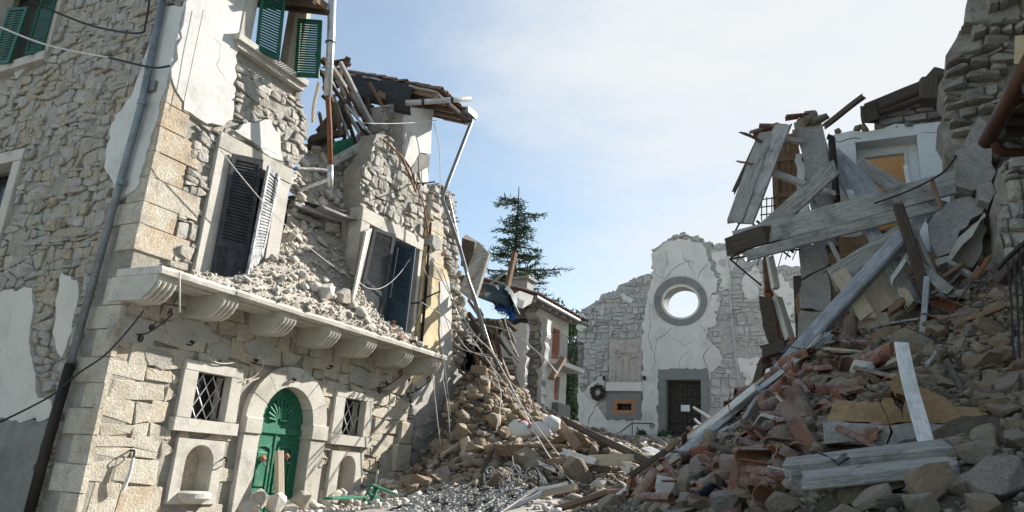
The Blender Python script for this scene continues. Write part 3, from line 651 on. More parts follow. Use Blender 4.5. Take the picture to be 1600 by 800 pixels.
for fr_, n, box, bad in ((FF, 46, (340, 660, 60, 420), [pl_up, pl_mid, grow(R4(*W1), .2), grow(R4(*W2), .2), grow(R4(T2[0] - .2, T2[1] + .2, T2[2] - .3, T2[3]), .1)]), (SS, 70, (0, 230, 0, 640), sh)):
    k = 0
    for _ in range(1200):
        if k >= n: break
        u, v = fr_.px(r.uniform(*box[:2]), r.uniform(*box[2:])); a, b = r.uniform(.12, .4), r.uniform(.08, .25)
        P = [(u + a * cos(t) * r.uniform(.45, 1.3), v + b * sin(t) * r.uniform(.45, 1.3)) for t in np.linspace(0, 2 * pi, 13)[:-1]]
        host = (up_out, frag) if fr_ is FF else (s_out,)
        if not any(all(inpoly(x, y, h) for x, y in P) for h in host) or any(inpoly(x, y, q) for x, y in P + [(u, v)] for q in bad): continue
        m = M(); fr_.slab(m, rough(P, .02, .06, k), [], -.06, -.002 + r.uniform(-.008, .01), r.random(), und=.03, cell=.08, uns=6); make('mortar_patch', m, m_mortar, HOUSE); k += 1
# ---- plaster
def plaster(fr, P, material, n0, n1, seed, cracks=(), label=None, und=.012, amp=.025, seg=.12, root=HOUSE, name='plaster'):
    m = M(); P = rough(P, amp, seg, seed)
    fr.slab(m, P, [ribbon(fr.poly(c[0]), c[1], seed + i) for i, c in enumerate(cracks)], n0, n1, .5, und=und, cell=.3); return make(name, m, material, root, label)
plaster(FF, pl_up, m_plaster, -.05, .035, 1, [([(330, 60), (342, 70), (338, 100), (352, 130)], .015)], 'large white plaster area on the corner')
plaster(FF, pl_mid, m_plaster, -.04, .05, 2, [([(380, 228), (405, 232), (432, 244)], .012)], 'white plaster patch above the first floor window')
plaster(SS, pl_side, m_plaster, -.06, .03, 3, [], 'white plaster strip beside the drainpipe')
plaster(SS, pl_s2, m_cream, -.05, .03, 4, [([(20, 480), (10, 540), (25, 600)], .008)], 'cream plaster on the lower side wall')
plaster(SS, pl_s3, m_cream, -.05, .025, 5)
plaster(SS, pl_s4, m_greypl, -.05, .02, 6, [], 'dark grey render at the foot of the side wall')
plaster(SS, SS.poly([(24, 110), (38, 104), (44, 106), (34, 116), (27, 124)]), m_plaster, -.05, .03, 7, amp=.01)
pier = FF.poly([(632, 200), (640, 168), (676, 172), (673, 200), (672, 240), (655, 238), (640, 262), (630, 250)])
plaster(FF, pier, m_plaster, -.12, .04, 8, [], 'white plastered pier under the roof corner', amp=.012)
plaster(FF, FF.poly([(632, 252), (642, 264), (656, 240), (671, 243), (669, 270), (664, 288), (650, 278), (638, 268)]), m_greypl, -.1, .015, 9, amp=.01)
plaster(FF, FF.poly([(653, 268), (666, 262), (667, 285), (656, 285)]), m_plaster, -.05, .05, 10, amp=.01)
# ---- stone trim
def trim(name, fr, rect, n0, n1, material=m_trim, root=HOUSE, ch=.015, poly=None, label=None):
    m = M(); fr.prism(m, poly or R4(*rect), n0, n1, ch, RN.random(), .004); return make(name, m, material, root, label)
for (o, b) in ((gw1o, gw1), (gw2o, gw2)):
    trim('jamb', FF, (o[0], b[0], b[2], b[3]), -.35, .05); trim('jamb', FF, (b[1], o[1], b[2], b[3]), -.35, .05)
    trim('lintel', FF, (o[0] + .003, o[1] - .003, b[3] + .002, o[3] + .16), -.35, .053); trim('sill', FF, (o[0] - .06, o[1] + .05, b[2] - .22, b[2] - .002), -.35, .09)
    m = M(); FF.rect(m, b[0] - .02, b[1] + .02, b[2] - .02, b[3] + .02, -.5, -.34, .005); make('window_pane', m, m_glass, HOUSE)
    fm = M(); FF.slab(fm, R4(b[0], b[1], b[2], b[3]), [R4(b[0] + .025, b[1] - .025, b[2] + .025, b[3] - .025)], -.16, -.13); lat = make('lattice', fm, m_iron, HOUSE)
    w, h = b[1] - b[0], b[3] - b[2]; stp = w / 3.2
    for sgn in (1, -1):
        k = -int(h / stp) - 2
        while k * stp < w + h + stp:
            c = k * stp
            P = []
            for t in np.linspace(0, 1, 60):      # clip the diagonal to the opening
                vv = b[2] + h * t; uu = (b[0] + c + sgn * (h * t) * .62) if sgn > 0 else (b[1] - c + sgn * (h * t) * .62)
                if b[0] <= uu <= b[1]: P.append((uu, vv))
            if len(P) > 3:
                bm_ = M(); tube(bm_, [FF.P(*P[0], -.145 + .008 * sgn), FF.P(*P[-1], -.145 + .008 * sgn)], .011, 5); make('bar', bm_, m_zinc, lat)
            k += 1
def niche(o, b, shelf):
    m = M(); FF.slab(m, R4(o[0], o[1], o[2], o[3]), [archpoly(*b)], -.34, .04, .6); make('niche_surround', m, m_trim, HOUSE)
    m = M(); FF.slab(m, [(x + (.03 if x > (b[0] + b[1]) / 2 else -.03), y) for x, y in archpoly(b[0], b[1], b[2] - .03, b[3] + .03)], [], -.5, -.335, .5); make('niche_back', m, m_ashlar, HOUSE)
    if shelf:
        m = M(); c = (b[0] + b[1]) / 2; rr = (b[1] - b[0]) * .56; K = 14
        prof = [(.0, b[2] + .01), (rr * .8, b[2] + .01), (rr, b[2] - .02), (rr, b[2] - .1), (rr * .8, b[2] - .16), (rr * .4, b[2] - .2), (0, b[2] - .2)]
        vs, fs = [], []
        for (q, z) in prof:
            for i in range(K + 1): a = pi * i / K; vs.append(FF.P(c - q * cos(a), z, .0 + q * sin(a) * .8))
        for i in range(len(prof) - 1):
            for j in range(K): fs.append((i * (K + 1) + j, i * (K + 1) + j + 1, (i + 1) * (K + 1) + j + 1, (i + 1) * (K + 1) + j))
        make('basin', m.add(vs, fs, .6), m_trim, HOUSE)
niche(n1o, n1b, True); niche(n2o, n2b, False)
# ---- green arched door
zs = dtop - (dr - dl) / 2
for a, b in ((dol, dl), (dr, dor)):
    trim('jamb', FF, (a, b, .0, dsp - .30), -.35, .07); trim('impost', FF, (a - .03, b + .004 if a == dol else b + .03, dsp - .298, dsp), -.352, .11)
c = (dl + dr) / 2; ri, ro = (dr - dl) / 2, (dor - dol) / 2; K = 7; zt = dsp
for i in range(K):
    a0, a1 = pi * i / K, pi * (i + 1) / K; P = []
    for t in np.linspace(a0 + .008, a1 - .008, 4): P.append((c + ro * cos(t), zs + ro * .98 * sin(t)))
    for t in np.linspace(a1 - .008, a0 + .008, 4): P.append((c + ri * cos(t), zs + ri * sin(t)))
    m = M(); FF.slab(m, P, [], -.35, .075 + .004 * (i % 2), RN.random()); make('voussoir', m, m_trim, HOUSE)
if zs > dsp: 
    for a, b in ((dol, dl), (dr, dor)): trim('jamb', FF, (a, b, dsp + .002, zs - .004), -.35, .074)
m = M(); FF.slab(m, archpoly(dl - .02, dr + .02, -.2, zs), [], -.34, -.22, .5); DOOR = make('door', m, m_gdoor, HOUSE, 'green arched double door with carved shell and knockers')
m = M(); FF.rect(m, c - .02, c + .02, -.2, zs - .18, -.23, -.195, .006); make('astragal', m, m_gdoor, DOOR)
for z0, z1 in ((zs - .22, zs - .1),):
    m = M(); FF.rect(m, dl - .01, dr + .01, z0, z1, -.23, -.175, .02); make('transom', m, m_gdoor, DOOR)
for s_ in (-1, 1):
    for z0, z1 in ((zs - 1.35, zs - .42), (zs - 2.3, zs - 1.5)):
        uc = c + s_ * .3; m = M()
        FF.slab(m, archpoly(uc - .22, uc + .22, z0, z1 - .1, .1), [archpoly(uc - .17, uc + .17, z0 + .05, z1 - .14, .08)], -.23, -.185)
        FF.prism(m, R4(uc - .13, uc + .13, z0 + .09, z1 - .16), -.23, -.19, .02); make('panel', m, m_gdoor, DOOR)
for i in range(11):
    a = pi * (.04 + .92 * i / 10); m = M(); rr = .20 + .2 * sin(a) ** .6
    tube(m, [FF.P(c + .05 * cos(a), zs + .03 + .05 * sin(a), -.21), FF.P(c + rr * .6 * cos(a), zs + .03 + rr * .6 * sin(a), -.175), FF.P(c + rr * 1.1 * cos(a), zs + .03 + rr * 1.1 * sin(a), -.2)], .018, 6, .034); make('shell_petal', m, m_gdoor, DOOR)
m = M(); tube(m, [FF.P(c + (ri - .09) * cos(a), zs + (ri - .09) * sin(a), -.205) for a in np.linspace(.1, pi - .1, 18)], .016, 5); make('moulding', m, m_gdoor, DOOR)
def ringpts(cx, nrm, rr, k=12, tilt=.3):
    a = Vector(nrm).normalized(); b = a.orthogonal().normalized(); d = a.cross(b); return [Vector(cx) + (b * cos(2 * pi * i / k) + d * sin(2 * pi * i / k)) * rr for i in range(k + 1)]
for px, py in ((411, 716), (448, 712)):
    m = M(); p = FF.at(px, py, -.17); V, T = SMALL[3]; m.add([tuple(p + Vector(v) * .13) for v in V.tolist()], [tuple(t) for t in T.tolist()], .5); k_ = make('knocker', m, m_pot, DOOR)
    m = M(); tube(m, ringpts(p + Vector((.07, 0, -.09)), (1, .2, .2), .06), .009, 5); make('knocker_ring', m, m_iron, DOOR)
# ---- wall rings
for px, py in ((208, 704), (352, 715), (508, 717), (591, 722)):
    m = M(); p = FF.at(px, py, .06); tube(m, [p - Vector((.1, 0, 0)), p + Vector((.03, 0, 0))], .018, 6); tube(m, ringpts(p + Vector((.035, 0, -.06)), (.5, .85, 0), .065), .011, 5); make('wall_ring', m, m_iron, HOUSE)
for px, py in ((208, 715), (590, 735)):
    m = M(); p = FF.at(px, py, .12); P = [p, p + Vector((.02, -.02, -.25)), p + Vector((-.02, -.05, -.5))]; tube(m, curve(P), .028, 6, .035)
    make('rag', m, m_cablew, None, 'white rag rope hanging from the iron ring ' + ('on the sunlit corner blocks' if px < 300 else 'right of the small niche'), 'rope')
# ---- ledge with brackets
BX = [(273, 452), (367, 482), (457, 516), (527, 533), (583, 549), (641, 567), (684, 577)]
ub = [FF.px(x, y, .74)[0] - .18 for x, y in BX]; ub[0] = 7.66
zt, zb = 4.33, 3.9
for i, u in enumerate(ub):
    prof = [(-.3, zt), (.80, zt), (.80, zt - .1), (.77, zt - .17), (.70, zt - .26), (.60, zt - .34), (.52, zt - .37), (.50, zt - .40), (-.3, zt - .40)]
    m = M(); vs = [(-11 + a, u - .2, z) for a, z in prof] + [(-11 + a, u + .2, z) for a, z in prof]; k = len(prof)
    m.add(vs, [tuple(range(k)), tuple(range(2 * k - 1, k - 1, -1))] + [(j, j + k, (j + 1) % k + k, (j + 1) % k) for j in range(k)], RN.random()); B = make('bracket', m, m_trim, HOUSE)
    for j in range(4):
        m = M(); uu = u - .14 + j * .093; tube(m, [(-11 + a + .012, uu, z - .008) for a, z in prof[2:7]], .034, 6); make('flute', m, m_trim, B)
edges = [7.45] + [u + .02 for u in ub[1:-1]] + [u_end + .1]
for a, b in zip(edges, edges[1:]):
    m = M(); r = RN; k = max(2, int((b - a) / .25)); P = [(-.2, zt + .002)]
    vs, fs = [], []
    for i in range(k + 1):
        u = a + .004 + (b - a - .008) * i / k; e = r.uniform(-.02, .015); vs += [(-11.2, u, zt + .003), (-11 + .90 + e, u, zt + .003), (-11 + .91 + e, u, zt + .07 + r.uniform(-.01, .01)), (-11 + .88 + e, u, zt + .12), (-11.2, u, zt + .13)]
    for i in range(k):
        for j in range(5): fs.append((i * 5 + j, i * 5 + (j + 1) % 5, (i + 1) * 5 + (j + 1) % 5, (i + 1) * 5 + j))
    fs += [(4, 3, 2, 1, 0), tuple(k * 5 + j for j in range(5))]
    make('ledge_slab', m.add(vs, fs, RN.random()), m_trim, HOUSE)
for a, b in zip(ub, ub[1:]):
    for n0, n1 in ((.10, .40), (.415, .62)):
        m = M(); quadbox(m, [(-11 + n0, a + .21, zt - .03), (-11 + n1, a + .21, zt - .03), (-11 + n1, a + .21, zt), (-11 + n0, a + .21, zt), (-11 + n0, b - .21, zt - .03), (-11 + n1, b - .21, zt - .03), (-11 + n1, b - .21, zt), (-11 + n0, b - .21, zt)]); make('soffit_panel', m, m_trim, HOUSE)
# ---- wrought iron scroll brackets on the wall
def scroll(fr_pts, r=.014, root=HOUSE, name='iron_scroll', material=m_iron):
    m = M(); tube(m, fr_pts, r, 5); return make(name, m, material, root)
def spiral(c, ax, ay, r0, turns=1.6, s=1, k=22, a0=0): return [Vector(c) + (Vector(ax) * cos(s * (a0 + 2 * pi * turns * i / k)) + Vector(ay) * sin(s * (a0 + 2 * pi * turns * i / k))) * (r0 * (1 - .8 * i / k)) for i in range(k + 1)]
for px, py, n in ((192, 518, 1), (392, 566, 0), (452, 596, 0), (510, 575, 0), (292, 538, 0), (578, 604, 1), (625, 612, 1)):
    p = FF.at(px, py, .02); p += Vector((0, .25, 0)) * n
    if not n: scroll([p, p + Vector((.12, 0, -.02))] + spiral(p + Vector((.12, 0, .04)), (0, .5, -.3), (1, 0, 0), .06)); continue
    tip = p + Vector((.62, .12, .34)); P = curve([p, p + Vector((.2, .03, .02)), p + Vector((.42, .08, .16)), tip])
    scroll(P + spiral(tip + Vector((-.06, 0, .02)), (1, 0, 0), (0, 0, 1), .075)[2:]); scroll(spiral(p + Vector((.1, .02, -.06)), (1, 0, 0), (0, 0, 1), .075, a0=pi / 2)); scroll(spiral(p + Vector((.26, .05, .13)), (1, 0, 0), (0, 0, 1), .06, s=-1))
# ---- shutters
def shutter(C4, material, slatm, label, slats=24, solid=.28, outw=(1, 0, 0), thick=.045, root=HOUSE, stile=.13, mid=True, fill=True):
    TL, TR, BR, BL = [Vector(p) for p in C4]; nn = (TR - TL).cross(BL - TL).normalized()
    if nn.dot(Vector(outw)) < 0: nn = -nn
    def B(s, t, n): return (TL * (1 - s) + TR * s) * (1 - t) + (BL * (1 - s) + BR * s) * t + nn * n
    def box(m, s0, s1, t0, t1, n0, n1): quadbox(m, [B(s0, t1, n0), B(s1, t1, n0), B(s1, t0, n0), B(s0, t0, n0), B(s0, t1, n1), B(s1, t1, n1), B(s1, t0, n1), B(s0, t0, n1)], RN.random())
    m = M(); tb = 1 - .05; tm = 1 - solid; h = thick / 2
    box(m, 0, stile, 0, 1, -h, h); box(m, 1 - stile, 1, 0, 1, -h, h); box(m, stile, 1 - stile, 0, .045, -h, h); box(m, stile, 1 - stile, tb, 1, -h, h)
    if solid: box(m, stile, 1 - stile, tm - .025, tm + .025, -h, h)
    sh_ = make('shutter', m, material, root, label)
    t1 = (tm - .025) if solid else tb
    for i in range(slats):
        t = .05 + (t1 - .05) * (i + .5) / slats; d = (t1 - .05) / slats
        a = M(); k = .55
        quadbox(a, [B(stile, t + d * k, h * .7), B(1 - stile, t + d * k, h * .7), B(1 - stile, t + d * (k - .22), h * .9), B(stile, t + d * (k - .22), h * .9), B(stile, t - d * (k - .22), -h * .9), B(1 - stile, t - d * (k - .22), -h * .9), B(1 - stile, t - d * k, -h * .7), B(stile, t - d * k, -h * .7)], RN.random())
        make('slat', a, slatm, sh_)
    if solid:
        for j in range(3):
            a = M(); s0 = stile + (1 - 2 * stile) * j / 3; box(a, s0 + .004, s0 + (1 - 2 * stile) / 3 - .004, tm + .025, tb, -h * .5, h * .5); make('board', a, slatm, sh_)
    return sh_
shutter([F(363, 240, .10), F(411, 250, .30), F(379, 449, .34), F(328, 434, .10)], m_black, m_black, 'peeling black louvred shutter, left leaf of the first floor window', 26)
shutter([F(419, 259, .42), F(437, 277, .08), F(401, 440, .08), F(381, 450, .42)], m_peel, m_peel, 'sunlit shutter leaf with most of its paint peeled off', 24)
shutter([F(584, 356, .1), F(618, 367, .30), F(595, 505, .30), F(560, 468, .1)], m_black, m_black, 'scuffed dark shutter leaf of the far first floor window', 26)
shutter([F(620, 377, .10), F(650, 386, .62), F(634, 521, .62), F(599, 504, .10)], m_navy, m_navy, 'dark blue shutter leaf of the far first floor window', 26)
shutter([F(571, 362, .75), F(580, 357, .10), F(557, 455, .10), F(549, 470, .75)], m_trim, m_trim, 'pale bleached shutter seen edge on', 22, 0)
def ext(a, b, k): return Vector(b) + (Vector(a) - Vector(b)) * k
bl, br = F(399, 77, .12), F(436, 95, .34); tl_, tr_ = F(407, 0, .12), F(446, 0, .34)
shutter([ext(tl_, bl, 1.55), ext(tr_, br, 1.3), br, bl], m_green, m_green, 'green louvred shutter standing ajar at the top window', 26, 0, stile=.12)
hb, ht = F(460, 120, .1), F(466, 29, .1)
shutter([ht, atY(503, 32, ht.y + .12), atY(499, 122, hb.y + .12), hb], m_green, m_green, 'green louvred shutter swung wide open over the collapsed bay', 22, 0, outw=(0, -1, 0), stile=.14)
SA = lambda x, y, n=0: SS.at(x, y, n)
shutter([SA(14, 13.5, .08), SA(45, 11, .2), SA(15, 98, .2), SA(-16, 104, .08)], m_green, m_green, 'green shutter at the side window, left leaf', 20, 0, outw=(0, -1, 0))
shutter([SA(66, -6, .25), SA(91, -12, .08), SA(66, 82, .08), SA(38, 86, .25)], m_green, m_green, 'green shutter at the side window, right leaf', 24, 0, outw=(0, -1, 0))
# ---- window surrounds upstairs
trim('jamb', FF, (W1[0], W1o[0], 4.48, W1o[3]), -.3, .06); trim('jamb', FF, (W1o[1], W1[1], 4.48, W1o[3]), -.3, .055); trim('lintel', FF, (W1[0] - .02, W1[1] + .02, W1o[3] + .003, W1[3]), -.3, .065)
trim('jamb', FF, (W2[0], W2o[0], 4.48, W2o[3]), -.3, .06); trim('jamb', FF, (W2o[1], W2[1], 4.48, W2o[3]), -.3, .055); trim('lintel', FF, (W2[0] - .02, W2[1] + .02, W2o[3] + .003, W2[3]), -.3, .065)
trim('jamb', FF, (T2[0], T2o[0], T2o[2], T2[3]), -.3, .05); trim('jamb', FF, (T2o[1], T2[1], T2o[2], T2[3]), -.3, .05)
trim('sill', FF, (T2[0] - .12, T2[1] + .14, T2o[2] - .13, T2o[2] - .003), -.3, .17); trim('sill', FF, (T2[0] - .06, T2[1] + .1, T2o[2] - .25, T2o[2] - .133), -.2, .10)
for o in (W1o, W2o): 
    m = M(); FF.rect(m, o[0], o[1], 4.5, o[3], -.45, -.4, .005); make('window_pane', m, m_glass, HOUSE)
sl_, sr_, sb_ = sw_win[0], sw_win[1], sw_win[2]
trim('jamb', SS, (sr_, sr_ + .28, sb_, sw_win[3] + .6), -.3, .05); trim('jamb', SS, (sl_ - .28, sl_, sb_, sw_win[3] + .6), -.3, .05)
trim('sill', SS, (sl_ - .35, sr_ + .35, sb_ - .2, sb_ - .003), -.3, .14); trim('lintel', SS, (sl_ - .28, sr_ + .28, sw_win[3] + .603, sw_win[3] + .9), -.3, .05)
trim('jamb', SS, (sw_lo[1], sw_lo[1] + .26, sw_lo[2] - .2, sw_lo[3]), -.3, .05); trim('lintel', SS, (sw_lo[0] - .2, sw_lo[1] + .27, sw_lo[3] + .003, sw_lo[3] + .25), -.3, .055)
for b in ((sl_, sr_, sb_, sw_win[3] + .6), sw_lo):
    m = M(); SS.rect(m, b[0], b[1], b[2], b[3], -.5, -.4, .005); make('window_pane', m, m_glass, HOUSE)
# ---- drainpipe and cables on the side wall
PP = [(262, -40), (248, 20), (235, 95), (222, 160), (206, 225), (190, 285), (175, 335), (160, 385), (143, 440), (126, 505), (110, 568)]
P = [SA(x, y, .13) for x, y in PP]; x0 = (P[-1] - P[3]) / (P[-1] - P[3]).length
DP = thing('drainpipe', 'blue grey drainpipe with dark cast iron lower half beside the house corner', 'drainpipe', tuple(P[-1]))
m = M(); tube(m, [P[0], P[3], P[-1]], .065, 10); make('pipe', m, m_pipe, DP, smooth=True)
for i in (3, 5, 8): m = M(); d = (P[i + 1] - P[i]).normalized(); tube(m, [P[i] - d * .05, P[i] + d * .05], .078, 10); make('collar', m, m_pipe, DP)
m = M(); tube(m, [P[-1], SA(75, 690, .13), SA(38, 830, .13)], .082, 10); make('lower_pipe', m, m_castiron, DP, smooth=True)
m = M(); SS.rect(m, SS.px(230, 131)[0], SS.px(249, 131)[0], SS.px(240, 146)[1], SS.px(240, 131)[1], 0, .1, .01); 
tag(make('junction_box', m, m_pipe), 'small grey electric junction box beside the drainpipe', 'junction box')
def cable(name, pts, r, material, label, cat='cable'):
    m = M(); tube(m, pts, r, 5); o = make(name, m, material, None, label, cat, smooth=True); return o
cable('cable', curve([SA(30, -8, 1.2), SA(90, 20, .7), SA(150, 42, .3), SA(216, 52, .18), SA(228, 35, .16), SA(236, -20, .14)]), .02, m_cableb, 'thick black cable sagging to the top of the drainpipe')
cable('cable', curve([SA(-20, 34, 1.4), SA(60, 66, .9), SA(115, 80, .6), SA(170, 90, .4)]), .018, m_cablew, 'white twin cable crossing in front of the green side window')
cable('cable', curve([SA(170, 90, .4), SA(215, 101, .25), SA(243, 106, .2), SA(266, 103, .16)]), .02, m_cableb, 'dark cable end fixed to the wall corner by the junction box')
cable('cable', curve([SA(-10, 664, .8), SA(40, 640, .4), SA(85, 615, .2), SA(120, 585, .2), SA(160, 558, .12), F(190, 528, .3), F(226, 484, .62)]), .016, m_cableb, 'black cable running from the side wall to the ledge bracket')
cable('wire', sag(F(318, 15, .12), F(285, 170, .1), .05), .005, m_cableb, 'thin wire hanging on the white corner plaster')
cable('wire', sag(F(345, 235, .5), F(560, 440, .5), .25, 16) + sag(F(560, 440, .5), F(648, 392, .5), .5, 12)[1:], .009, m_cablew, 'pale wire strung between the two first floor windows')
cable('wire', [F(281, 425, 1.0), F(281, 488, 1.0)], .014, m_cablew, 'short white wire dangling from the ledge edge')
cable('wire', curve([F(327, 560, .1), F(340, 567, .1), F(355, 568, .1), F(369, 566, .1)]), .012, m_cablew, 'curl of white wire above the left lattice window')
cable('wire', curve([F(382, 594, .1), F(398, 588, .1), F(412, 570, .1), F(405, 558, .1), F(392, 565, .08)]), .009, m_cablew, 'loop of wire left of the door arch')
# ---- collapsed bay: spilled core of the wall
core = Loft([[F(424, 440, -.05), F(470, 460, .0), F(520, 480, .0), F(552, 500, -.1)], [F(436, 400, -.25), F(480, 405, -.3), F(530, 415, -.3), F(558, 440, -.2)],
             [F(446, 350, -.55), F(485, 372, -.6), F(530, 370, -.6), F(566, 370, -.25)], [F(455, 320, -1.1), F(490, 352, -1.2), F(530, 330, -.8), F(566, 320, -.3)], [F(462, 306, -2.4), F(500, 340, -2.4), F(545, 316, -2.2), F(570, 300, -1)]], 40, 5, .14, 1.5, 3)
core2 = Loft([[F(452, 300, -.5), F(480, 312, -.6), F(520, 330, -.6), F(566, 322, -.3)], [F(462, 270, -.7), F(490, 280, -.8), F(530, 280, -.8), F(575, 270, -.3)], [F(474, 245, -1.2), F(505, 240, -1.3), F(545, 235, -1.2), F(592, 225, -.4)], [F(480, 232, -2.2), F(510, 225, -2.4), F(555, 215, -2.2), F(604, 208, -1.2)]], 40, 5, .14, 1.5, 4)
for L in (core, core2): make('core_bed', L.mesh(), m_palebed, HOUSE, kind='stuff')
scatter(core, 170, .10, .34, m_palerock, 'collapsed bay', 1, 1.2); scatter(core2, 170, .10, .30, m_palerock, 'collapsed bay', 2, 1.2); scatter(core, 700, .03, .10, m_palerock, 'collapsed bay', 3, 1.5); scatter(core2, 700, .03, .10, m_palerock, 'collapsed bay', 4, 1.5)
for (a, b, w, h, n0, n1) in (((462, 300), (512, 282), .25, .08, -.5, -.3), ((500, 326), (556, 345), .3, .06, -.35, -.2), ((458, 318), (545, 350), .14, .1, -.7, -.6), ((440, 330), (500, 350), .12, .12, -.9, -.7), ((462, 262), (510, 268), .2, .05, -.3, -.2), ((500, 265), (597, 212), .2, .22, -.8, -.35)):
    m = M(); beam(m, F(*a, n0), F(*b, n1), w, h, (0, 0, 1), 4, .06, .02); make('floor_timber', m, m_greywood, HOUSE)
# ledge debris
led = Loft([[(-10.16, FF.px(300, 421, .55)[0], 4.44)] + [(-10.16, FF.px(x, y, .86)[0], 4.44) for x, y in ((380, 446), (470, 474), (560, 502), (640, 536), (690, 560))], [F(300, 421, .55), F(380, 446, .8), F(470, 474, .86), F(560, 502, .86), F(640, 536, .86), F(690, 560, .8)], [F(330, 432, .35), F(400, 434, .5), F(480, 452, .6), F(560, 478, .6), F(620, 512, .55), F(670, 548, .4)],
            [F(400, 438, .1), F(425, 400, .1), F(480, 416, .25), F(545, 445, .3), F(598, 500, .25), F(660, 545, .1)], [F(415, 430, -.2), F(432, 385, -.2), F(485, 385, -.3), F(545, 408, -.3), F(560, 460, -.1), F(648, 542, -.02)]], 60, 5, .07, 2.2, 5)
make('ledge_dust', led.mesh(), m_palebed, HOUSE, kind='stuff')
scatter(led, 2200, .018, .07, m_palerock, 'balcony ledge', 5, 1.3, .3); scatter(led, 150, .07, .19, m_palerock, 'balcony ledge', 6, 1.2, .3)
for px, py, a in ((505, 462, .42), (528, 466, .38), (562, 492, .3), (490, 455, .25), (545, 478, .26)):
    p, nn = led.hit(px, py) 
    if p: add_rock(p + Vector((.05, 0, .06)), nn, a, m_palerock, 'balcony ledge', RN, (.7, .9))
# ---- roof corner
RC = thing('roof_corner', 'hanging corner of a tiled roof with torn black felt on the white pier', 'roof', (-11, 15, 9.5))
th = radians(20); RX = Vector((-cos(th), 0, sin(th)))
RF = Fr(F(735, 183, .8) + Vector((0, 0, 0)), (-cos(th), 0, sin(th)), (0, -1, 0), (sin(th), 0, cos(th)))
vB = 1.75; Lr = 4.6
m = M(); RF.slab(m, rough([(0, 0), (Lr, .2), (Lr, vB - .1), (2.5, vB + .15), (1.2, vB), (0, vB)], .05, .3, 3), [], -.14, -.08); make('roof_deck', m, m_greywood, RC)
for i in range(8):
    m = M(); v = .12 + i * .22; beam(m, RF.P(-.02, v, -.2), RF.P(Lr - .3, v + .05, -.2), .09, .12, RF.N, 3); make('rafter', m, m_brownwood if i % 2 else m_darkwood, RC)
def tilemesh(L=.46, r0=.10, r1=.08, arc=pi, k=7, th=.014):
    m = M(); vs, co = [], []
    for z, r in ((0, r0), (L, r1)):
        for q in (r, r - th):
            for i in range(k + 1): a = (pi - arc) / 2 + arc * i / k; vs.append((q * cos(a), z - L / 2, q * sin(a) - r0 * .3))
    n = k + 1; fs = []
    for i in range(k): fs += [(i, i + 1, 2 * n + i + 1, 2 * n + i), (n + i + 1, n + i, 3 * n + i, 3 * n + i + 1), (i + 1, i, n + i, n + i + 1), (2 * n + i, 2 * n + i + 1, 3 * n + i + 1, 3 * n + i)]
    fs += [(0, 2 * n, 3 * n, n), (k, n + k, 3 * n + k, 2 * n + k)]
    return m.add(vs, fs, 0)
TILES = [tilemesh(), tilemesh(.42, .11, .09, pi * .95), tilemesh(.28, .10, .09, pi * .9), tilemesh(.2, .10, .095, pi * .55), tilemesh(.33, .10, .09, pi * .5), tilemesh(.44, .12, .1, pi * .35)]
TME = {}
def tile(i, material, name, loc, rot, parent=None, sc=1):
    k = (i, material.name)
    if k not in TME: TME[k] = mesh_of(name, TILES[i], material)
    o = bpy.data.objects.new(name, TME[k]); COL.objects.link(o)
    loc = Vector(loc)
    if parent is not None: o.parent = parent; loc = loc - Vector(ROOT[parent.name])
    o.matrix_local = Matrix.Translation(loc) @ rot.to_4x4() @ Matrix.Scale(sc, 4); ROOT[o.name] = (0, 0, 0); return o
def frame_rot(y, z):
    y = Vector(y).normalized(); z = (Vector(z) - y * y.dot(Vector(z))).normalized(); x = y.cross(z); return Matrix((x, y, z)).transposed()
r = random.Random(2)
for i in range(9):
    for j in range(11):
        u, v = .12 + j * .41, .08 + i * .2
        if v > vB + .05: continue
        rot = frame_rot(RF.U + Vector((r.gauss(0, .04), r.gauss(0, .06), r.gauss(0, .05))), RF.N + Vector((r.gauss(0, .1), r.gauss(0, .1), 0)))
        tile(r.randrange(2), m_oldtile, 'roof_tile', RF.P(u + r.uniform(-.03, .03), v + r.uniform(-.015, .015), .0 + r.uniform(0, .03)), rot, RC)
for i in range(9):
    tile(r.randrange(3), m_oldtile, 'roof_tile', RF.P(3.3 + r.random() * 1.3, vB + .1 + r.random() * .15, .05 + r.random() * .15), frame_rot((r.uniform(-1, 1), r.uniform(-1, 1), .2), (r.uniform(-.4, .4), r.uniform(-.4, .4), 1)), RC)
# felt hanging over the cut edge
m = M(); vs, fs = [], []; A, B = 26, 9
for j in range(B + 1):
    for i in range(A + 1):
        u = .75 + 3.2 * i / A; d = j / B; drop = (.95 - .35 * (i / A)) * (1 - .35 * abs(sin(i * .55)) * (i > 17)) * d
        p = RF.P(u, vB + .05 + .12 * sin(d * 2.6) + .05 * noise.noise((u * 2, d * 2, 1)), -.05) + Vector((.12 * d * noise.noise((u, d, 4)), 0, -drop)); vs.append(p)
for j in range(B):
    for i in range(A): fs.append((j * (A + 1) + i, j * (A + 1) + i + 1, (j + 1) * (A + 1) + i + 1, (j + 1) * (A + 1) + i))
o = make('roofing_felt', m.add(vs, fs), m_membrane, RC, smooth=True); so_ = o.modifiers.new('s', 'SOLIDIFY'); so_.thickness = .012
m = M(); beam(m, F(590, 148, -.9), F(668, 178, -.1), .16, .2, (0, 0, 1), 4, .03); make('purlin', m, m_brownwood, RC)
m = M(); beam(m, RF.P(-.02, -.02, -.18), RF.P(.9, -.02, -.18), .06, .12, RF.N, 3); make('verge_board', m, m_greywood, RC)
m = M(); tube(m, [RF.P(-.06, .1, -.16), RF.P(-.06, 1.2, -.17)], .07, 8); make('gutter', m, m_darkwood, RC)
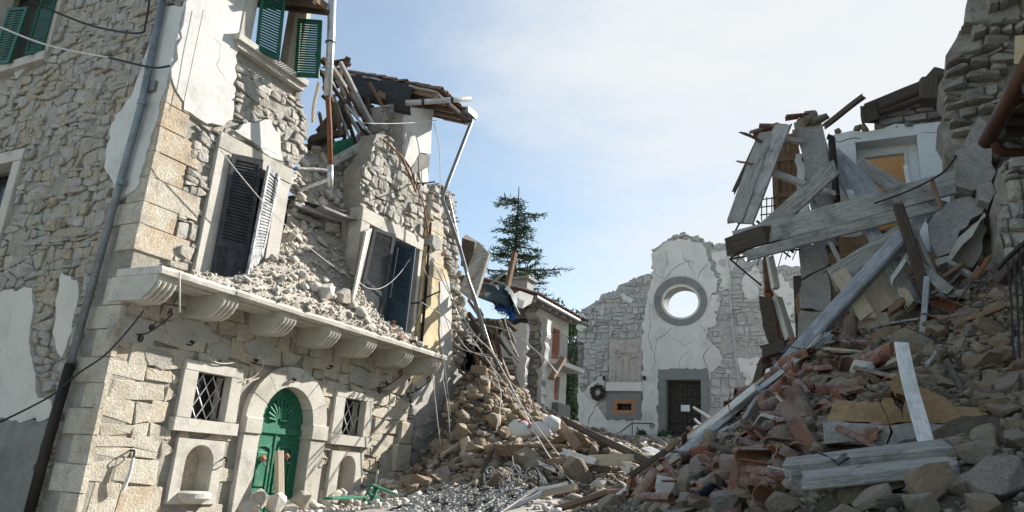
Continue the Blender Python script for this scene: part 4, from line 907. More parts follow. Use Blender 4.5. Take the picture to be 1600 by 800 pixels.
# second pier behind the white one, stone
m = M(); FF.slab(m, rough(FF.poly([(600, 165), (640, 165), (634, 240), (604, 212), (598, 205)], -.5), .04, .15, 4), [], -1.0, -.45, .5, und=.05, cell=.15); make('pier', m, m_stone, HOUSE)
place(FF.stones(FF.poly([(600, 165), (640, 165), (634, 240), (604, 212), (598, 205)], -.45), [], .26, .17, -.5, .12, .01, 77, flat=.7, tilt=.08, wob=.8), HOUSE, m_stone, 'pier_stone', 60)
PL = thing('broken_rafters', 'bundle of splintered grey rafters hanging in the open bay below the torn roof', 'rafters', tuple(F(540, 200, -1)))
for a, b, na, nb, w, c in (((520, 105), (575, 190), -1.2, -.8, .13, m_greywood), ((531, 100), (585, 196), -1.0, -.5, .12, m_greywood), ((515, 120), (560, 205), -.6, -.6, .06, m_greywood), ((518, 135), (578, 210), -.5, -.5, .05, m_zinc), ((522, 150), (545, 215), -.7, -.6, .06, m_greywood),
                        ((575, 165), (620, 205), -1.4, -1.0, .09, m_darkwood), ((505, 150), (575, 212), -1.5, -.8, .1, m_darkwood), ((530, 110), (545, 200), -1.6, -1.2, .09, m_brownwood), ((497, 130), (489, 192), -.2, -.1, .07, m_tanwood), ((525, 128), (560, 180), -1.3, -.7, .07, m_greywood), ((484, 220), (540, 205), -1.2, -.9, .2, m_darkwood), ((486, 235), (530, 180), -1.5, -1.2, .25, m_darkwood), ((500, 210), (540, 160), -2.0, -1.7, .3, m_darkwood), ((560, 150), (610, 215), -2.2, -1.6, .3, m_darkwood)):
    m = M(); beam(m, F(*a, na), F(*b, nb), w, w * .8, (0, .3, 1), 5, .08, .03); make('rafter', m, c, PL)
r = random.Random(63)
for k in range(22):
    x, y, n = r.uniform(490, 600), r.uniform(110, 200), r.uniform(-2.4, -.6); a = r.gauss(1.0, .45); L = r.uniform(40, 95)
    m = M(); beam(m, F(x, y, n), F(x + L * cos(a) * .6, min(228, y + L * sin(a)), n + r.uniform(-.3, .5)), r.uniform(.04, .12), r.uniform(.04, .1), (0, .3, 1), 4, .1, .02); make('rafter', m, r.choice((m_darkwood, m_darkwood, m_brownwood, m_greywood)), PL)
m = M(); beam(m, F(520, 232, -.9), F(553, 224, -.9), .05, .3, (0, 0, 1), 2); tag(make('board', m, m_gdoor), 'small green board lying under the broken rafters', 'board')
HP = thing('downpipe', 'long rusty downpipe hanging loose from the roof edge beside the green shutter', 'drainpipe', tuple(F(515, 200, .6)))
m = M(); tube(m, [F(520, -40, .75), F(517, 60, .75), F(512, 150, .7)], .085, 10); make('pipe', m, m_zinc, HP, smooth=True)
m = M(); tube(m, [F(512, 148, .7), F(515, 200, .7), F(516, 262, .7)], .055, 10); make('rusty_section', m, m_rust, HP, smooth=True)
m = M(); tube(m, [F(516, 258, .7), F(516, 292, .7)], .062, 10); make('pale_section', m, m_zinc, HP, smooth=True)
m = M(); tube(m, ringpts(F(516, 66, .75), F(520, 0, .75) - F(515, 100, .75), .1), .015, 5); make('clamp', m, m_iron, HP)
G = thing('broken_gutter', 'short pale broken gutter pipe sticking out under the roof corner', 'gutter', tuple(F(640, 158, .4)))
m = M(); p0, p1 = F(634, 161, .2), F(736, 154, 1.5); tube(m, [p0, p1], .075, 10); make('pipe', m, m_zinc, G, smooth=True)
for k in (.25, .7): m = M(); p = p0.lerp(p1, k); tube(m, [p - (p1 - p0).normalized() * .03, p + (p1 - p0).normalized() * .03], .088, 10); make('clamp', m, m_iron, G)
cable('downpipe', [F(738, 178, .85), F(737, 190, .9), F(700, 285, .75), F(691, 310, .75), F(718, 385, .8), F(742, 470, 1.0), F(758, 530, 1.2)], .055, m_pipe, 'bent grey downpipe dangling from the roof corner across the stone wall', 'drainpipe')
m = M(); p = F(737, 182, .85); FF.prism(m, R4(FF.px(724, 186, .85)[0], FF.px(740, 180, .85)[0], p.z - .07, p.z + .1), .7, .98, .02); tag(make('gutter_head', m, m_zinc), 'pale gutter end above the bent grey downpipe', 'gutter')
cable('cable', sag(F(566, 192, .2), F(682, 188, .3), .05), .012, m_cablew, 'white cable stretched across the top of the white pier')
cable('cable', curve([F(678, 192, .3), F(686, 230, .3), F(688, 280, .3), F(686, 310, .3)]), .012, m_cablew, 'white cable hanging beside the white pier')
cable('steel_bar', [F(612, 222, .06), F(640, 260, .2), F(662, 320, .25), F(670, 372, .2)], .02, m_rust, 'rusty steel strap slanting over the upper stone wall')
cable('steel_bar', [F(598, 218, .1), F(628, 245, .15), F(650, 300, .2)], .03, m_brownwood, 'thin batten slanting down the upper stone wall', 'batten')
cable('iron_bar', [F(645, 286, -.05), F(665, 286, .4), F(680, 284, .75)], .02, m_iron, 'short iron bar sticking out of the wall top above the dark blue shutter', 'bar')
cable('iron_bar', [F(642, 474, .05), F(655, 473, .25), F(668, 464, .5), F(688, 455, .85)], .022, m_iron, 'bent iron arm sticking out beside the dark blue shutter', 'bar')

# ================================================================== NEIGHBOURING RUIN (buff plaster, stone tower)
NB = thing('ruined_neighbour_house', 'torn end of the next house with buff plaster and a ragged stone wall top', 'house', (-11, 16, 1))
NF = Fr((-11.12, 0, 0), (0, 1, 0), (0, 0, 1), (1, 0, 0))
no = NF.poly([(640, 605), (652, 470), (660, 400), (668, 300), (676, 287), (690, 288), (706, 298), (712, 325), (714, 370), (718, 430), (726, 470), (738, 520), (760, 560), (775, 640)]); no = [(15.86, .8), (15.86, 4)] + [(max(15.88, u), v) for u, v in no[1:]] + [(no[-1][0], 1.2)]
dw = uvrect(NF, (727, 534), (750, 545), (748, 582), (726, 580))
m = M(); NF.slab(m, rough(no, .06, .2, 3), [grow(R4(*dw))], -.6, -.06, .5, und=.03, cell=.3); make('wall', m, m_mortar, NB)
bp1 = NF.poly([(655, 455), (664, 400), (668, 345), (690, 350), (689, 400), (700, 440), (704, 520), (706, 560), (698, 620), (640, 620)]); bp1 = [(max(15.87, u), v) for u, v in bp1]
nst = NF.stones(no, [R4(dw[0] - .1, dw[1] + .1, dw[2] - .1, dw[3] + .1)] + [bp1], .34, .2, -.07, .13, .008, 41, flat=.72, tilt=.09, wob=.8, bulge=.5, tmap=lambda u, v, r: r.uniform(.45, 1))
place(nst, NB, m_stone, 'stone', 200)
plaster(NF, bp1, m_buff, -.06, .05, 21, [([(690, 440), (688, 480), (684, 560)], .03)], root=NB)
pw = NF.poly([(684, 440), (697, 436), (702, 470), (703, 560), (690, 590), (684, 520)]); plaster(NF, pw, m_plaster, .03, .075, 22, root=NB, amp=.012)
plaster(NF, [(max(15.88, u), v) for u, v in NF.poly([(640, 600), (706, 565), (720, 600), (705, 660), (660, 720), (640, 770)])], m_palegrey, .03, .09, 23, root=NB)
m = M(); tube(m, [F(657, 555, .0), F(668, 420, -.02), F(673, 348, -.02)], .04, 8); make('old_pipe', m, m_castiron, NB, smooth=True)
m = M(); NF.prism(m, [(NF.px(672, 380)[0] + .28 * cos(a) , NF.px(672, 380)[1] + .26 * sin(a)) for a in np.linspace(.4, 6.68, 7)[:-1]], -.05, .22, .03); make('corbel', m, m_concrete, NB)
m = M(); NF.rect(m, *dw, -.35, -.25, .01); make('window_pane', m, m_glass, NB)
m = M(); NF.slab(m, R4(dw[0] - .06, dw[1] + .06, dw[2] - .06, dw[3] + .06), [R4(*dw)], -.25, .04); make('window_frame', m, m_iron, NB)
qr = random.Random(6)
for k in range(9):
    v = 8.2 - k * .42 + 1.0; m = M(); u0 = max(15.9, NF.px(668, 300 + k * 18)[0]); NF.rect(m, u0, u0 + qr.uniform(.45, .8), v, v + .38, -.06, .06 + qr.uniform(-.01, .02), .03, qr.random())
    if v < 8.6 and v > 6.4: make('quoin', m, m_ashlar, NB)
# low buttress blocks at the house end
m = M()
for i, (u0, u1, v0, v1) in enumerate(((15.2, 15.95, .9, 1.55), (15.3, 15.95, 1.56, 2.2), (15.45, 15.95, 2.21, 2.75))):
    m = M(); FF.rect(m, u0, u1, v0, v1, -.05, .14 - i * .03, .03, RN.random()); make('ashlar_block', m, m_ashlar, HOUSE)

# ================================================================== WHITE HOUSE FURTHER BACK
WH = thing('white_house', 'whitewashed house with terracotta shutters, small balcony and a broken near end', 'house', (-11, 22, 2))
WF = Fr((-11, 0, 0), (0, 1, 0), (0, 0, 1), (1, 0, 0))
we = WF.px(888, 530)[0]; ws_ = WF.px(838, 560)[0]; wt = WF.px(888, 505)[1]
wd = uvrect(WF, (862, 511), (875, 515), (874, 571), (862, 570)); ww = uvrect(WF, (866, 588), (874, 588), (874, 625), (866, 625))
wout = rough([(ws_, 1.5), (ws_ + .1, 4), (ws_, wt)], .12, .2, 5, False) + [(we, wt), (we, 1.5)]
m = M(); WF.slab(m, wout, [R4(*wd), R4(*ww)], -.45, 0, .5, und=.015); make('wall', m, m_plaster, WH)
y0 = ws_
m = M(); quadbox(m, [(-17, we - .4, 1.5), (-11.46, we - .4, 1.5), (-11.46, we - .4, wt), (-17, we - .4, wt), (-17, we, 1.5), (-11.46, we, 1.5), (-11.46, we, wt), (-17, we, wt)])
make('gable_wall', m, m_plaster, WH)
# exposed wall ends facing the street
CW = Fr((0, y0 - .02, 0), (1, 0, 0), (0, 0, 1), (0, -1, 0))
c1 = CW.poly([(828, 500), (846, 505), (843, 660), (824, 665)]); m = M(); CW.slab(m, rough(c1, .05, .15, 4), [], -.3, .05, und=.04, cell=.2); make('broken_wall_end', m, m_concrete, WH)
place(CW.stones(c1, [], .28, .2, .03, .09, .01, 5, flat=.7, tilt=.1, wob=.7), WH, m_stone, 'stone', 60)
m = M(); CW.slab(m, rough(CW.poly([(848, 495), (858, 500), (850, 580), (842, 665), (836, 665), (846, 560)]), .04, .15, 9), [], -.2, .12); make('plaster', m, m_plaster, WH)
cY = y0 - .9; CP = Fr((0, cY, 0), (1, 0, 0), (0, 0, 1), (0, -1, 0))
m = M(); CP.slab(m, rough(CP.poly([(780, 512), (822, 505), (820, 590), (812, 610), (800, 560), (778, 560)]), .05, .2, 7), [], -.2, 0, und=.01); make('partition_wall', m, m_chpl, WH)
m = M(); CP.slab(m, rough(CP.poly([(770, 560), (800, 556), (812, 612), (806, 640), (770, 640)]), .08, .2, 8), [], -.3, .0, und=.05, cell=.2); make('broken_wall_end', m, m_mortar, WH)
place(CP.stones(CP.poly([(768, 560), (800, 556), (812, 612), (806, 640), (770, 640)]), [], .4, .22, 0, .14, .01, 6, flat=.7, tilt=.1, wob=.7), WH, m_stone, 'stone', 60)
m = M(); quadbox(m, [(-17, y0 + 1.5, 1.5), (-11.46, y0 + 1.5, 1.5), (-11.46, y0 + 1.5, wt), (-17, y0 + 1.5, wt), (-17, y0 + 1.8, 1.5), (-11.46, y0 + 1.8, 1.5), (-11.46, y0 + 1.8, wt), (-17, y0 + 1.8, wt)]); make('inner_wall', m, m_dark, WH)
# roof
rt = radians(17); WR = Fr((-10.45, y0 - 1.6, wt + .12), (-cos(rt), 0, sin(rt)), (0, 1, 0), (sin(rt), 0, cos(rt))); RL, RW = 5.2, we - y0 + 1.9
m = M(); WR.slab(m, [(0, 0), (RL, 0), (RL, RW), (0, RW)], [], -.16, -.06); make('roof_deck', m, m_brownwood, WH)
for j in range(int(RW / .62)):
    m = M(); beam(m, WR.P(-.05, .2 + j * .62, -.22), WR.P(1.2, .2 + j * .62, -.22), .1, .12, WR.N, 2); make('rafter', m, m_greywood, WH)
r = random.Random(12); fillt = M()
for j in range(int(RW / .21)):
    for i in range(9):
        rot = frame_rot(WR.U + Vector((0, r.gauss(0, .03), 0)), WR.N + Vector((0, r.gauss(0, .05), 0))); loc = WR.P(.1 + i * .42, .12 + j * .21, .0 + r.uniform(0, .02))
        if i < 7: tile(r.randrange(2), m_oldtile if r.random() < .4 else m_tile, 'roof_tile', loc, rot, WH)
m = M(); tube(m, [WR.P(-.12, 0, -.12), WR.P(-.12, RW, -.12)], .07, 8); make('gutter', m, m_pipe, WH)
CH = atX(815, 470, -13); m = M(); quadbox(m, [(CH.x - .35, CH.y - .3, wt + .3), (CH.x + .35, CH.y - .3, wt + .3), (CH.x + .35, CH.y - .3, wt + 1.75), (CH.x - .35, CH.y - .3, wt + 1.75), (CH.x - .35, CH.y + .3, wt + .3), (CH.x + .35, CH.y + .3, wt + .3), (CH.x + .35, CH.y + .3, wt + 1.75), (CH.x - .35, CH.y + .3, wt + 1.75)]); chm = make('chimney', m, m_concrete, WH)
m = M(); q = wt + 1.75; quadbox(m, [(CH.x - .45, CH.y - .4, q + .002), (CH.x + .45, CH.y - .4, q + .002), (CH.x + .45, CH.y - .4, q + .1), (CH.x - .45, CH.y - .4, q + .1), (CH.x - .45, CH.y + .4, q + .002), (CH.x + .45, CH.y + .4, q + .002), (CH.x + .45, CH.y + .4, q + .1), (CH.x - .45, CH.y + .4, q + .1)]); make('chimney_cap', m, m_concrete, chm)
hw = (wd[1] - wd[0]) / 2
for k in (0, 1):
    a = WF.P(wd[0] + hw * k + .01, wd[3], -.02); b = WF.P(wd[0] + hw * (k + 1) - .01, wd[3], -.02); dz = Vector((0, 0, wd[2] - wd[3])); shutter([a, b, b + dz, a + dz], m_terra, m_terra, 'terracotta balcony shutter', 18, .25, root=WH)
a = WF.P(ww[0], ww[3], -.1); b = WF.P(ww[1], ww[3], -.1); dz = Vector((0, 0, ww[2] - ww[3])); shutter([a, b, b + dz, a + dz], m_terra, m_terra, 'lower terracotta shutter', 12, .2, root=WH)
bz = wd[2]; m = M(); quadbox(m, [(-11, wd[0] - .9, bz - .16), (-10.3, wd[0] - .9, bz - .16), (-10.3, wd[0] - .9, bz), (-11, wd[0] - .9, bz), (-11, wd[1] + .8, bz - .16), (-10.3, wd[1] + .8, bz - .16), (-10.3, wd[1] + .8, bz), (-11, wd[1] + .8, bz)]); make('balcony_slab', m, m_plaster, WH)
m = M()
tube(m, [(-11, wd[0] - .85, bz + .95), (-10.35, wd[0] - .85, bz + .95), (-10.35, wd[1] + .75, bz + .95), (-11, wd[1] + .75, bz + .95)], .02, 5); BRL = make('balcony_railing', m, m_iron, WH)
for i in range(22):
    y = wd[0] - .85 + (wd[1] - wd[0] + 1.6) * i / 21; m = M(); tube(m, [(-10.35, y, bz), (-10.35, y, bz + .95)], .011, 4); make('baluster', m, m_iron, BRL)
m = M(); beam(m, atX(862, 590, -9.9), atX(880, 560, -9.9), .22, .12, n=3, jag=.1); tag(make('plank', m, m_brownwood), 'brown splintered plank hanging on the small balcony', 'plank')
m = M(); WF.rect(m, WF.px(862, 640)[0], we - .1, 1.5, WF.px(875, 632)[1], .03, .25, .02); make('plinth', m, m_slate, WH)
# ================================================================== DEBRIS BETWEEN THE HOUSES: tarpaulin, panels, cables
cY2 = 19.2
m = M()
quadbox(m, [atY(722, 372, 18.6), atY(742, 378, 18.4), atY(738, 425, 18.4), atY(720, 415, 18.6), atY(728, 366, 19.6), atY(757, 384, 19.4), atY(752, 425, 19.4), atY(724, 410, 19.6)]); tag(make('wooden_box', m, m_darkwood), 'dark wooden box stuck on top of the wrecked roof behind the stone tower', 'box')
m = M(); P = [atY(748, 378, 17.6), atY(766, 397, 17.4), atY(742, 474, 17.0), atY(719, 456, 17.2)]; nn = (P[1] - P[0]).cross(P[3] - P[0]).normalized() * .05
quadbox(m, [p - nn for p in P] + [p + nn for p in P]); tag(make('leaning_sheet', m, m_greywood), 'large pale grey sheet panel leaning against the stone tower', 'panel')
def cloth(name, C, nu, nv, amp, material, label, cat, seed, sc=2.5, sag_=0.3):
    m = M(); vs, fs = [], []
    for j in range(nv + 1):
        for i in range(nu + 1):
            s, t = i / nu, j / nv; p = (C[0] * (1 - s) + C[1] * s) * (1 - t) + (C[3] * (1 - s) + C[2] * s) * t
            q = p * sc + Vector((seed, 0, 0)); vs.append(p + Vector((noise.noise(q), noise.noise(q + Vector((9, 0, 0))), noise.noise(q + Vector((0, 9, 0))))) * amp + Vector((0, 0, -sag_ * sin(pi * s) * t)))
    for j in range(nv):
        for i in range(nu): fs.append((j * (nu + 1) + i, j * (nu + 1) + i + 1, (j + 1) * (nu + 1) + i + 1, (j + 1) * (nu + 1) + i))
    o = make(name, m.add(vs, fs), material, None, label, cat, smooth=True); s = o.modifiers.new('s', 'SOLIDIFY'); s.thickness = .015; return o
cloth('tarpaulin', [atY(764, 470, 17.9), atY(806, 480, 17.9), atY(802, 500, 17.5), atY(782, 490, 17.4)], 26, 14, .2, m_tarpb, 'crumpled blue tarpaulin under the dark green one', 'tarpaulin', 1, 2.5, .1)
cloth('tarpaulin', [atY(758, 440, 18.3), atY(786, 442, 18.8), atY(813, 492, 17.7), atY(758, 466, 17.5)], 30, 20, .2, m_tarpg, 'dark green tarpaulin draped over the debris beside the cedar', 'tarpaulin', 5, 2.2, .05)
cloth('tarpaulin', [atY(786, 442, 18.8), atY(806, 470, 18.8), atY(813, 494, 17.7), atY(796, 462, 17.6)], 8, 8, .1, m_tarpg, 'fold of dark green tarpaulin hanging by the white house roof', 'tarpaulin', 8, 2.2, .05)
m = M(); beam(m, atY(791, 455, 19.6), atY(804, 398, 19.6), .2, .12, (1, 0, 0), 5, .12); tag(make('plank', m, m_brownwood), 'upright brown plank standing in front of the cedar', 'plank')
m = M(); beam(m, atY(760, 448, 19.8), atY(792, 424, 20.2), .07, .07, n=3); tag(make('plank', m, m_greywood), 'thin grey batten beside the upright brown plank', 'plank')
m = M(); P = [atY(798, 462, 19.9), atY(820, 470, 20.3), atY(816, 482, 20.2), atY(796, 476, 19.8)]; quadbox(m, P + [p + Vector((.1, .4, .25)) for p in P]); tag(make('broken_dormer', m, m_chpl), 'small pale broken frame box at the end of the tiled roof', 'box')
WRK = thing('wrecked_roof_timber', 'tangle of dark rafters spilled between the stone tower and the white house', 'timber', tuple(atY(745, 500, 18.6)))
r = random.Random(9)
for i in range(42):
    x, y = r.uniform(728, 790), r.uniform(440, 570); y = max(y, 500) if x > 750 else y; L = r.uniform(30, 90); a = r.choice((1.0, 1.2, .8, 2.2, .5)) + r.gauss(0, .2); Y0 = r.uniform(18.2, 19.4)
    p = atY(x, y, Y0); q = atY(x + L * cos(a) * .6, y + L * sin(a) * .8, Y0 + r.uniform(-.8, .5))
    m = M(); beam(m, p, q, r.uniform(.05, .16), r.uniform(.04, .1), (r.random(), r.random(), 1), 3, .06); make('rafter', m, r.choice((m_darkwood, m_darkwood, m_brownwood, m_greywood)), WRK)
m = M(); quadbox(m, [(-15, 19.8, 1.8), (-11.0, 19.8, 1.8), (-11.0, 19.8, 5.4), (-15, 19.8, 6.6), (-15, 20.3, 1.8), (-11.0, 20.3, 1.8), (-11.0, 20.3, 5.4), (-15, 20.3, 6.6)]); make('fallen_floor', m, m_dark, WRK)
for (L, rr, mm, lb) in (
    ([F(700, 300, .6), F(728, 420, .9), atY(745, 470, 16.8), atY(768, 545, 16.6), atY(784, 570, 16.4)], .03, m_zinc, 'pale pipe bundled with the fallen cables'),
    ([F(672, 400, .3), atY(700, 455, 16.5), atY(740, 520, 16.6), atY(775, 560, 16.6), atY(850, 700, 15.2), atY(900, 760, 13.5)], .022, m_cablew, 'long slack cable falling from the stone tower to the street'),
    ([F(690, 420, .3), atY(720, 500, 16.4), atY(760, 560, 16.5), atY(800, 615, 16.2), atY(880, 720, 14.6)], .02, m_zinc, 'second slack cable crossing the rubble in front of the dark window'),
    ([F(655, 470, .4), atY(700, 500, 16.2), atY(730, 545, 16.4), atY(770, 560, 16.5)], .016, m_cablew, 'thin white cable drooping across the buff wall'),
    ([F(660, 415, .4), atY(690, 480, 16.2), atY(715, 540, 16.2), atY(765, 555, 16.5)], .014, m_cablew, 'thin pale cable looped under the corbel stone'),
    ([atY(745, 505, 17.8), atY(800, 520, 18), atY(850, 560, 18.2), atY(872, 585, 18.4)], .03, m_zinc, 'pale rod leaning from the tarpaulin towards the balcony'),
    ([F(691, 585, .86), F(700, 640, .9), F(704, 700, .95), atX(708, 768, -9.9)], .02, m_cablew, 'white rope hanging from the ledge end to the iron grate'),
    ([F(676, 585, .86), F(684, 660, .9), F(692, 720, .95), atX(698, 772, -9.9)], .02, m_cablew, 'pale twisted rope hanging left of the other rope'),
    ([F(672, 380, .3), F(685, 470, .7), F(694, 560, .9), F(704, 650, .95)], .009, m_cablew, 'thin wire falling from the corbel stone past the ledge end'),
    ([atY(772, 580, 16.4), atY(782, 610, 16.3), atY(781, 640, 16), atY(775, 675, 15.6)], .02, m_cablew, 'frayed rope end hanging over the tan rubble'),
    ([F(722, 605, .4), F(700, 650, .35), F(662, 692, .4)], .022, m_iron, 'dark iron rod leaning against the pale buttress')):
    cable('cable', curve(L, 8), rr * .62, mm, lb)

# ================================================================== CEDAR AND TREES
def needles(vs, fs, ts, p, d, L, r, n, sz=.12, droop=.25):
    for _ in range(n):
        t = r.random(); b = p + d * (L * t) + Vector((r.gauss(0, .18), r.gauss(0, .18), r.gauss(-.05, .07))) * (1.15 - .6 * t)
        dr = (d * r.uniform(.2, .9) + Vector((r.gauss(0, .6), r.gauss(0, .6), r.gauss(0, .25)))).normalized(); s = sz * r.uniform(.7, 1.8)
        sd = dr.cross(Vector((r.gauss(0, .3), r.gauss(0, .3), 1))).normalized() * (s * .22)
        o = len(vs); vs += [b - sd, b + sd, b + dr * s * 1.5 + sd * .4, b + dr * s * 1.7 - sd * .5]; fs.append((o, o + 1, o + 2, o + 3)); ts.append(min(1, max(0, r.gauss(.5, .25))))
def cedar(px, pybase, pytop, Yd, prof, label, seed, n=1):
    r = random.Random(seed); top = atY(px, pytop, Yd); base = Vector((top.x, Yd, gz(top.x, Yd))); b0 = atY(px, pybase, Yd)
    T = thing('cedar_tree', label, 'tree', tuple(base)); m = M(); Hh = top.z - base.z; tube(m, [base, base.lerp(top, .5) + Vector((.1, 0, 0)), top], .34, 8, .03); make('trunk', m, m_bark, T)
    vs, fs, ts = [], [], []; m = M(); sc = Yd / (FPX * .8)
    for (py, lx, rx) in prof:
        for k in range(3):
            for side, ext_ in ((-1, lx), (1, rx)):
                z = atY(px, py, Yd).z + r.gauss(0, .25); ang = r.gauss(0, .75) if k else r.gauss(0, .15)
                L = ext_ * sc * (r.uniform(.9, 1.15) if k == 0 else r.uniform(.35, .9))
                if L < .25: continue
                dirv = (Vector((CR.x, CR.y, 0)).normalized() * (side * cos(ang)) + Vector((-CR.y, CR.x, 0)).normalized() * sin(ang))
                s0 = Vector((base.x, base.y, z)); tip = s0 + dirv * L + Vector((0, 0, L * r.uniform(-.12, .16)))
                mid = s0.lerp(tip, .55) + Vector((0, 0, L * r.uniform(-.09, -.02)))
                pts = curve([s0, mid, tip], 4); tube(m, pts, .05 + L * .01, 4, .012)
                for a, b in zip(pts, pts[1:]):
                    seg = (b - a); fr_ = (b - s0).length / (L + .01)
                    needles(vs, fs, ts, a, seg.normalized(), seg.length, r, int(22 * seg.length * (1.2 if fr_ > .25 else .25)) + 2, .17)
                for _ in range(int(L * 1.7)):       # side twigs
                    t = r.uniform(.25, 1); q = pts[min(len(pts) - 1, int(t * (len(pts) - 1)))]
                    d2 = (dirv + Vector((r.gauss(0, .8), r.gauss(0, .8), r.uniform(-.35, .1)))).normalized(); l2 = r.uniform(.3, .8) * (1.1 - t * .5)
                    needles(vs, fs, ts, q, d2, l2, r, int(22 * l2) + 4, .15)
    make('limbs', m, m_bark, T); m = M(); m.add(vs, fs, ts); make('crown', m, m_needle, T); return T
cprof = [(300, 4, 4), (309, 30, 6), (322, 12, 8), (334, 10, 38), (344, 14, 16), (352, 18, 14), (362, 26, 22), (372, 16, 24), (382, 24, 38), (394, 22, 24), (402, 36, 34), (414, 24, 62), (424, 50, 74), (432, 44, 40), (442, 30, 52), (452, 26, 50), (462, 22, 60), (472, 18, 70), (484, 20, 60)]
cedar(811, 470, 292, 44, cprof, 'tall sparse cedar with drooping layered branches rising above the white house roof', 3)
def tree(name, px, Yd, pytop, pybot, wpx, label, seed, n=2600):
    r = random.Random(seed); top = atY(px, pytop, Yd); base = Vector((top.x, Yd, gz(top.x, Yd))); T = thing(name, label, 'tree', tuple(base)); m = M(); tube(m, [base, base.lerp(top, .55), base.lerp(top, .8)], .22, 7, .06)
    sc = Yd / (FPX * .93); rad = wpx * sc; zb = atY(px, pybot, Yd).z; cl = []
    for i in range(26):
        c = Vector((base.x + r.uniform(-1, 1) * rad * .8, base.y + r.uniform(-.8, .8) * rad, r.uniform(zb, top.z - .3))); c.x = base.x + (c.x - base.x) * (1 - .5 * ((c.z - zb) / (top.z - zb))); cl.append((c, r.uniform(.35, .7), r.random()))
        tube(m, [Vector((base.x, base.y, base.z + (c.z - base.z) * .7)), c], .04, 4, .01)
    make('trunk', m, m_bark, T); vs, fs, ts = [], [], []
    for c, rr, t0 in cl:
        for _ in range(n // 26):
            d = Vector((r.gauss(0, 1), r.gauss(0, 1), r.gauss(0, 1))).normalized() * rr * r.random() ** .4; p = c + d; a = Vector((r.gauss(0, 1), r.gauss(0, 1), r.gauss(0, 1))).normalized(); b = a.orthogonal(); s = r.uniform(.05, .12)
            o = len(vs); vs += [p - a * s, p + b * s * .5, p + a * s, p - b * s * .5]; fs.append((o, o + 1, o + 2, o + 3)); ts.append(min(1, max(0, t0 * .6 + r.random() * .5)))
    m = M(); m.add(vs, fs, ts); make('crown', m, m_leaf, T)
tree('broadleaf_tree', 893, 36.5, 486, 600, 26, 'dark green tree filling the gap between the white house and the church', 5, 4200)
tree('broadleaf_tree', 893, 34.8, 560, 690, 20, 'dark bush growing low in the gap beside the church wall', 6, 3000)
tree('broadleaf_tree', 868, 40, 478, 540, 30, 'dark green tree behind the tiled roof right of the cedar', 8, 3600)

# ================================================================== CHURCH
CY = 33.0
CC = Fr((0, CY, 0), (1, 0, 0), (0, 0, 1), (0, -1, 0))
CHU = thing('ruined_church', 'ruined church front with a round window opening, cracked white plaster and a dark panelled door', 'church', (-8.5, CY, 3.2))
ctop = [(902, 492), (910, 484), (926, 474), (934, 468), (945, 458), (962, 454), (966, 446), (985, 441), (990, 434), (1004, 430), (1019, 428), (1019, 390), (1030, 386), (1038, 376), (1046, 372), (1052, 366), (1068, 364), (1078, 369), (1090, 370), (1098, 377), (1108, 378), (1112, 386), (1120, 380), (1140, 380), (1152, 384), (1158, 402), (1165, 410), (1180, 406), (1196, 410), (1206, 418), (1225, 414), (1262, 420)]
cpx = [(904, 720)] + ctop + [(1268, 720)]
rose = CC.poly([(1064.5 + 27 * cos(a), 472.5 + 24 * sin(a)) for a in np.linspace(0, 2 * pi, 41)[:-1]])
roseo = CC.poly([(1064 + 42 * cos(a), 471 + 39.5 * sin(a)) for a in np.linspace(0, 2 * pi, 49)[:-1]])
cd_ = uvrect(CC, (1040, 594), (1095, 594), (1097, 693), (1042, 694)); cdo = uvrect(CC, (1029, 578), (1106, 577), (1108, 692), (1031, 694))
cw_ = uvrect(CC, (959, 625), (993, 625), (993, 647), (959, 647)); cwo = uvrect(CC, (948, 612), (1003, 612), (1002, 655), (949, 655)); cw2 = uvrect(CC, (1145, 608), (1168, 606), (1168, 626), (1146, 626))
cd_ = (cd_[0], cd_[1], 3.0, cd_[3]); cdo = (cdo[0], cdo[1], 3.0, cdo[3])
co = CC.poly(cpx)
cout = [co[0]] + rough(co[1:-1], .07, .22, 4, False) + [co[-1]]
chol = [rose, R4(*cd_), R4(*cw_), R4(*cw2)]
m = M(); CC.slab(m, cout, [grow(h) for h in chol], -.75, -.03, .3, und=.03, cell=.3); make('wall', m, m_chst, CHU)
rel = uvrect(CC, (952, 532), (1003, 532), (1003, 598), (952, 598))
P1 = CC.poly([(1020, 430), (1019, 398), (1030, 388), (1042, 377), (1060, 374), (1080, 374), (1098, 381), (1104, 388), (1106, 402), (1112, 424), (1122, 440), (1120, 452), (1108, 470), (1112, 480), (1120, 492), (1120, 506), (1104, 516), (1104, 528), (1112, 536), (1124, 548), (1129, 560), (1122, 572), (1110, 582), (1108, 594), (1106, 576), (1030, 577), (1028, 590), (1030, 610), (1027, 640), (1030, 668), (1030, 694), (1005, 694), (996, 676), (1004, 648), (1004, 612), (1004, 598), (1004, 570), (1004, 530), (1006, 500), (1010, 470), (1016, 450)])
cr = [([(1040, 520), (1070, 540), (1090, 530)], .012), ([(1060, 575), (1066, 556), (1082, 548)], .015), ([(1040, 440), (1036, 425), (1044, 410), (1040, 392)], .018), ([(1106, 575), (1100, 556), (1108, 545)], .03), ([(1022, 610), (1014, 640), (1020, 660)], .015), ([(1016, 470), (1022, 490)], .02), ([(1019, 420), (1030, 432), (1040, 436), (1046, 428), (1062, 412), (1072, 408), (1088, 432)], .03), ([(1062, 392), (1070, 406), (1084, 412)], .02), ([(1090, 434), (1100, 420), (1106, 412)], .035), ([(1092, 505), (1104, 520), (1112, 540)], .02), ([(1022, 560), (1026, 530), (1036, 526), (1050, 512)], .025), ([(1012, 470), (1018, 500), (1014, 530), (1024, 560), (1020, 580)], .02)]
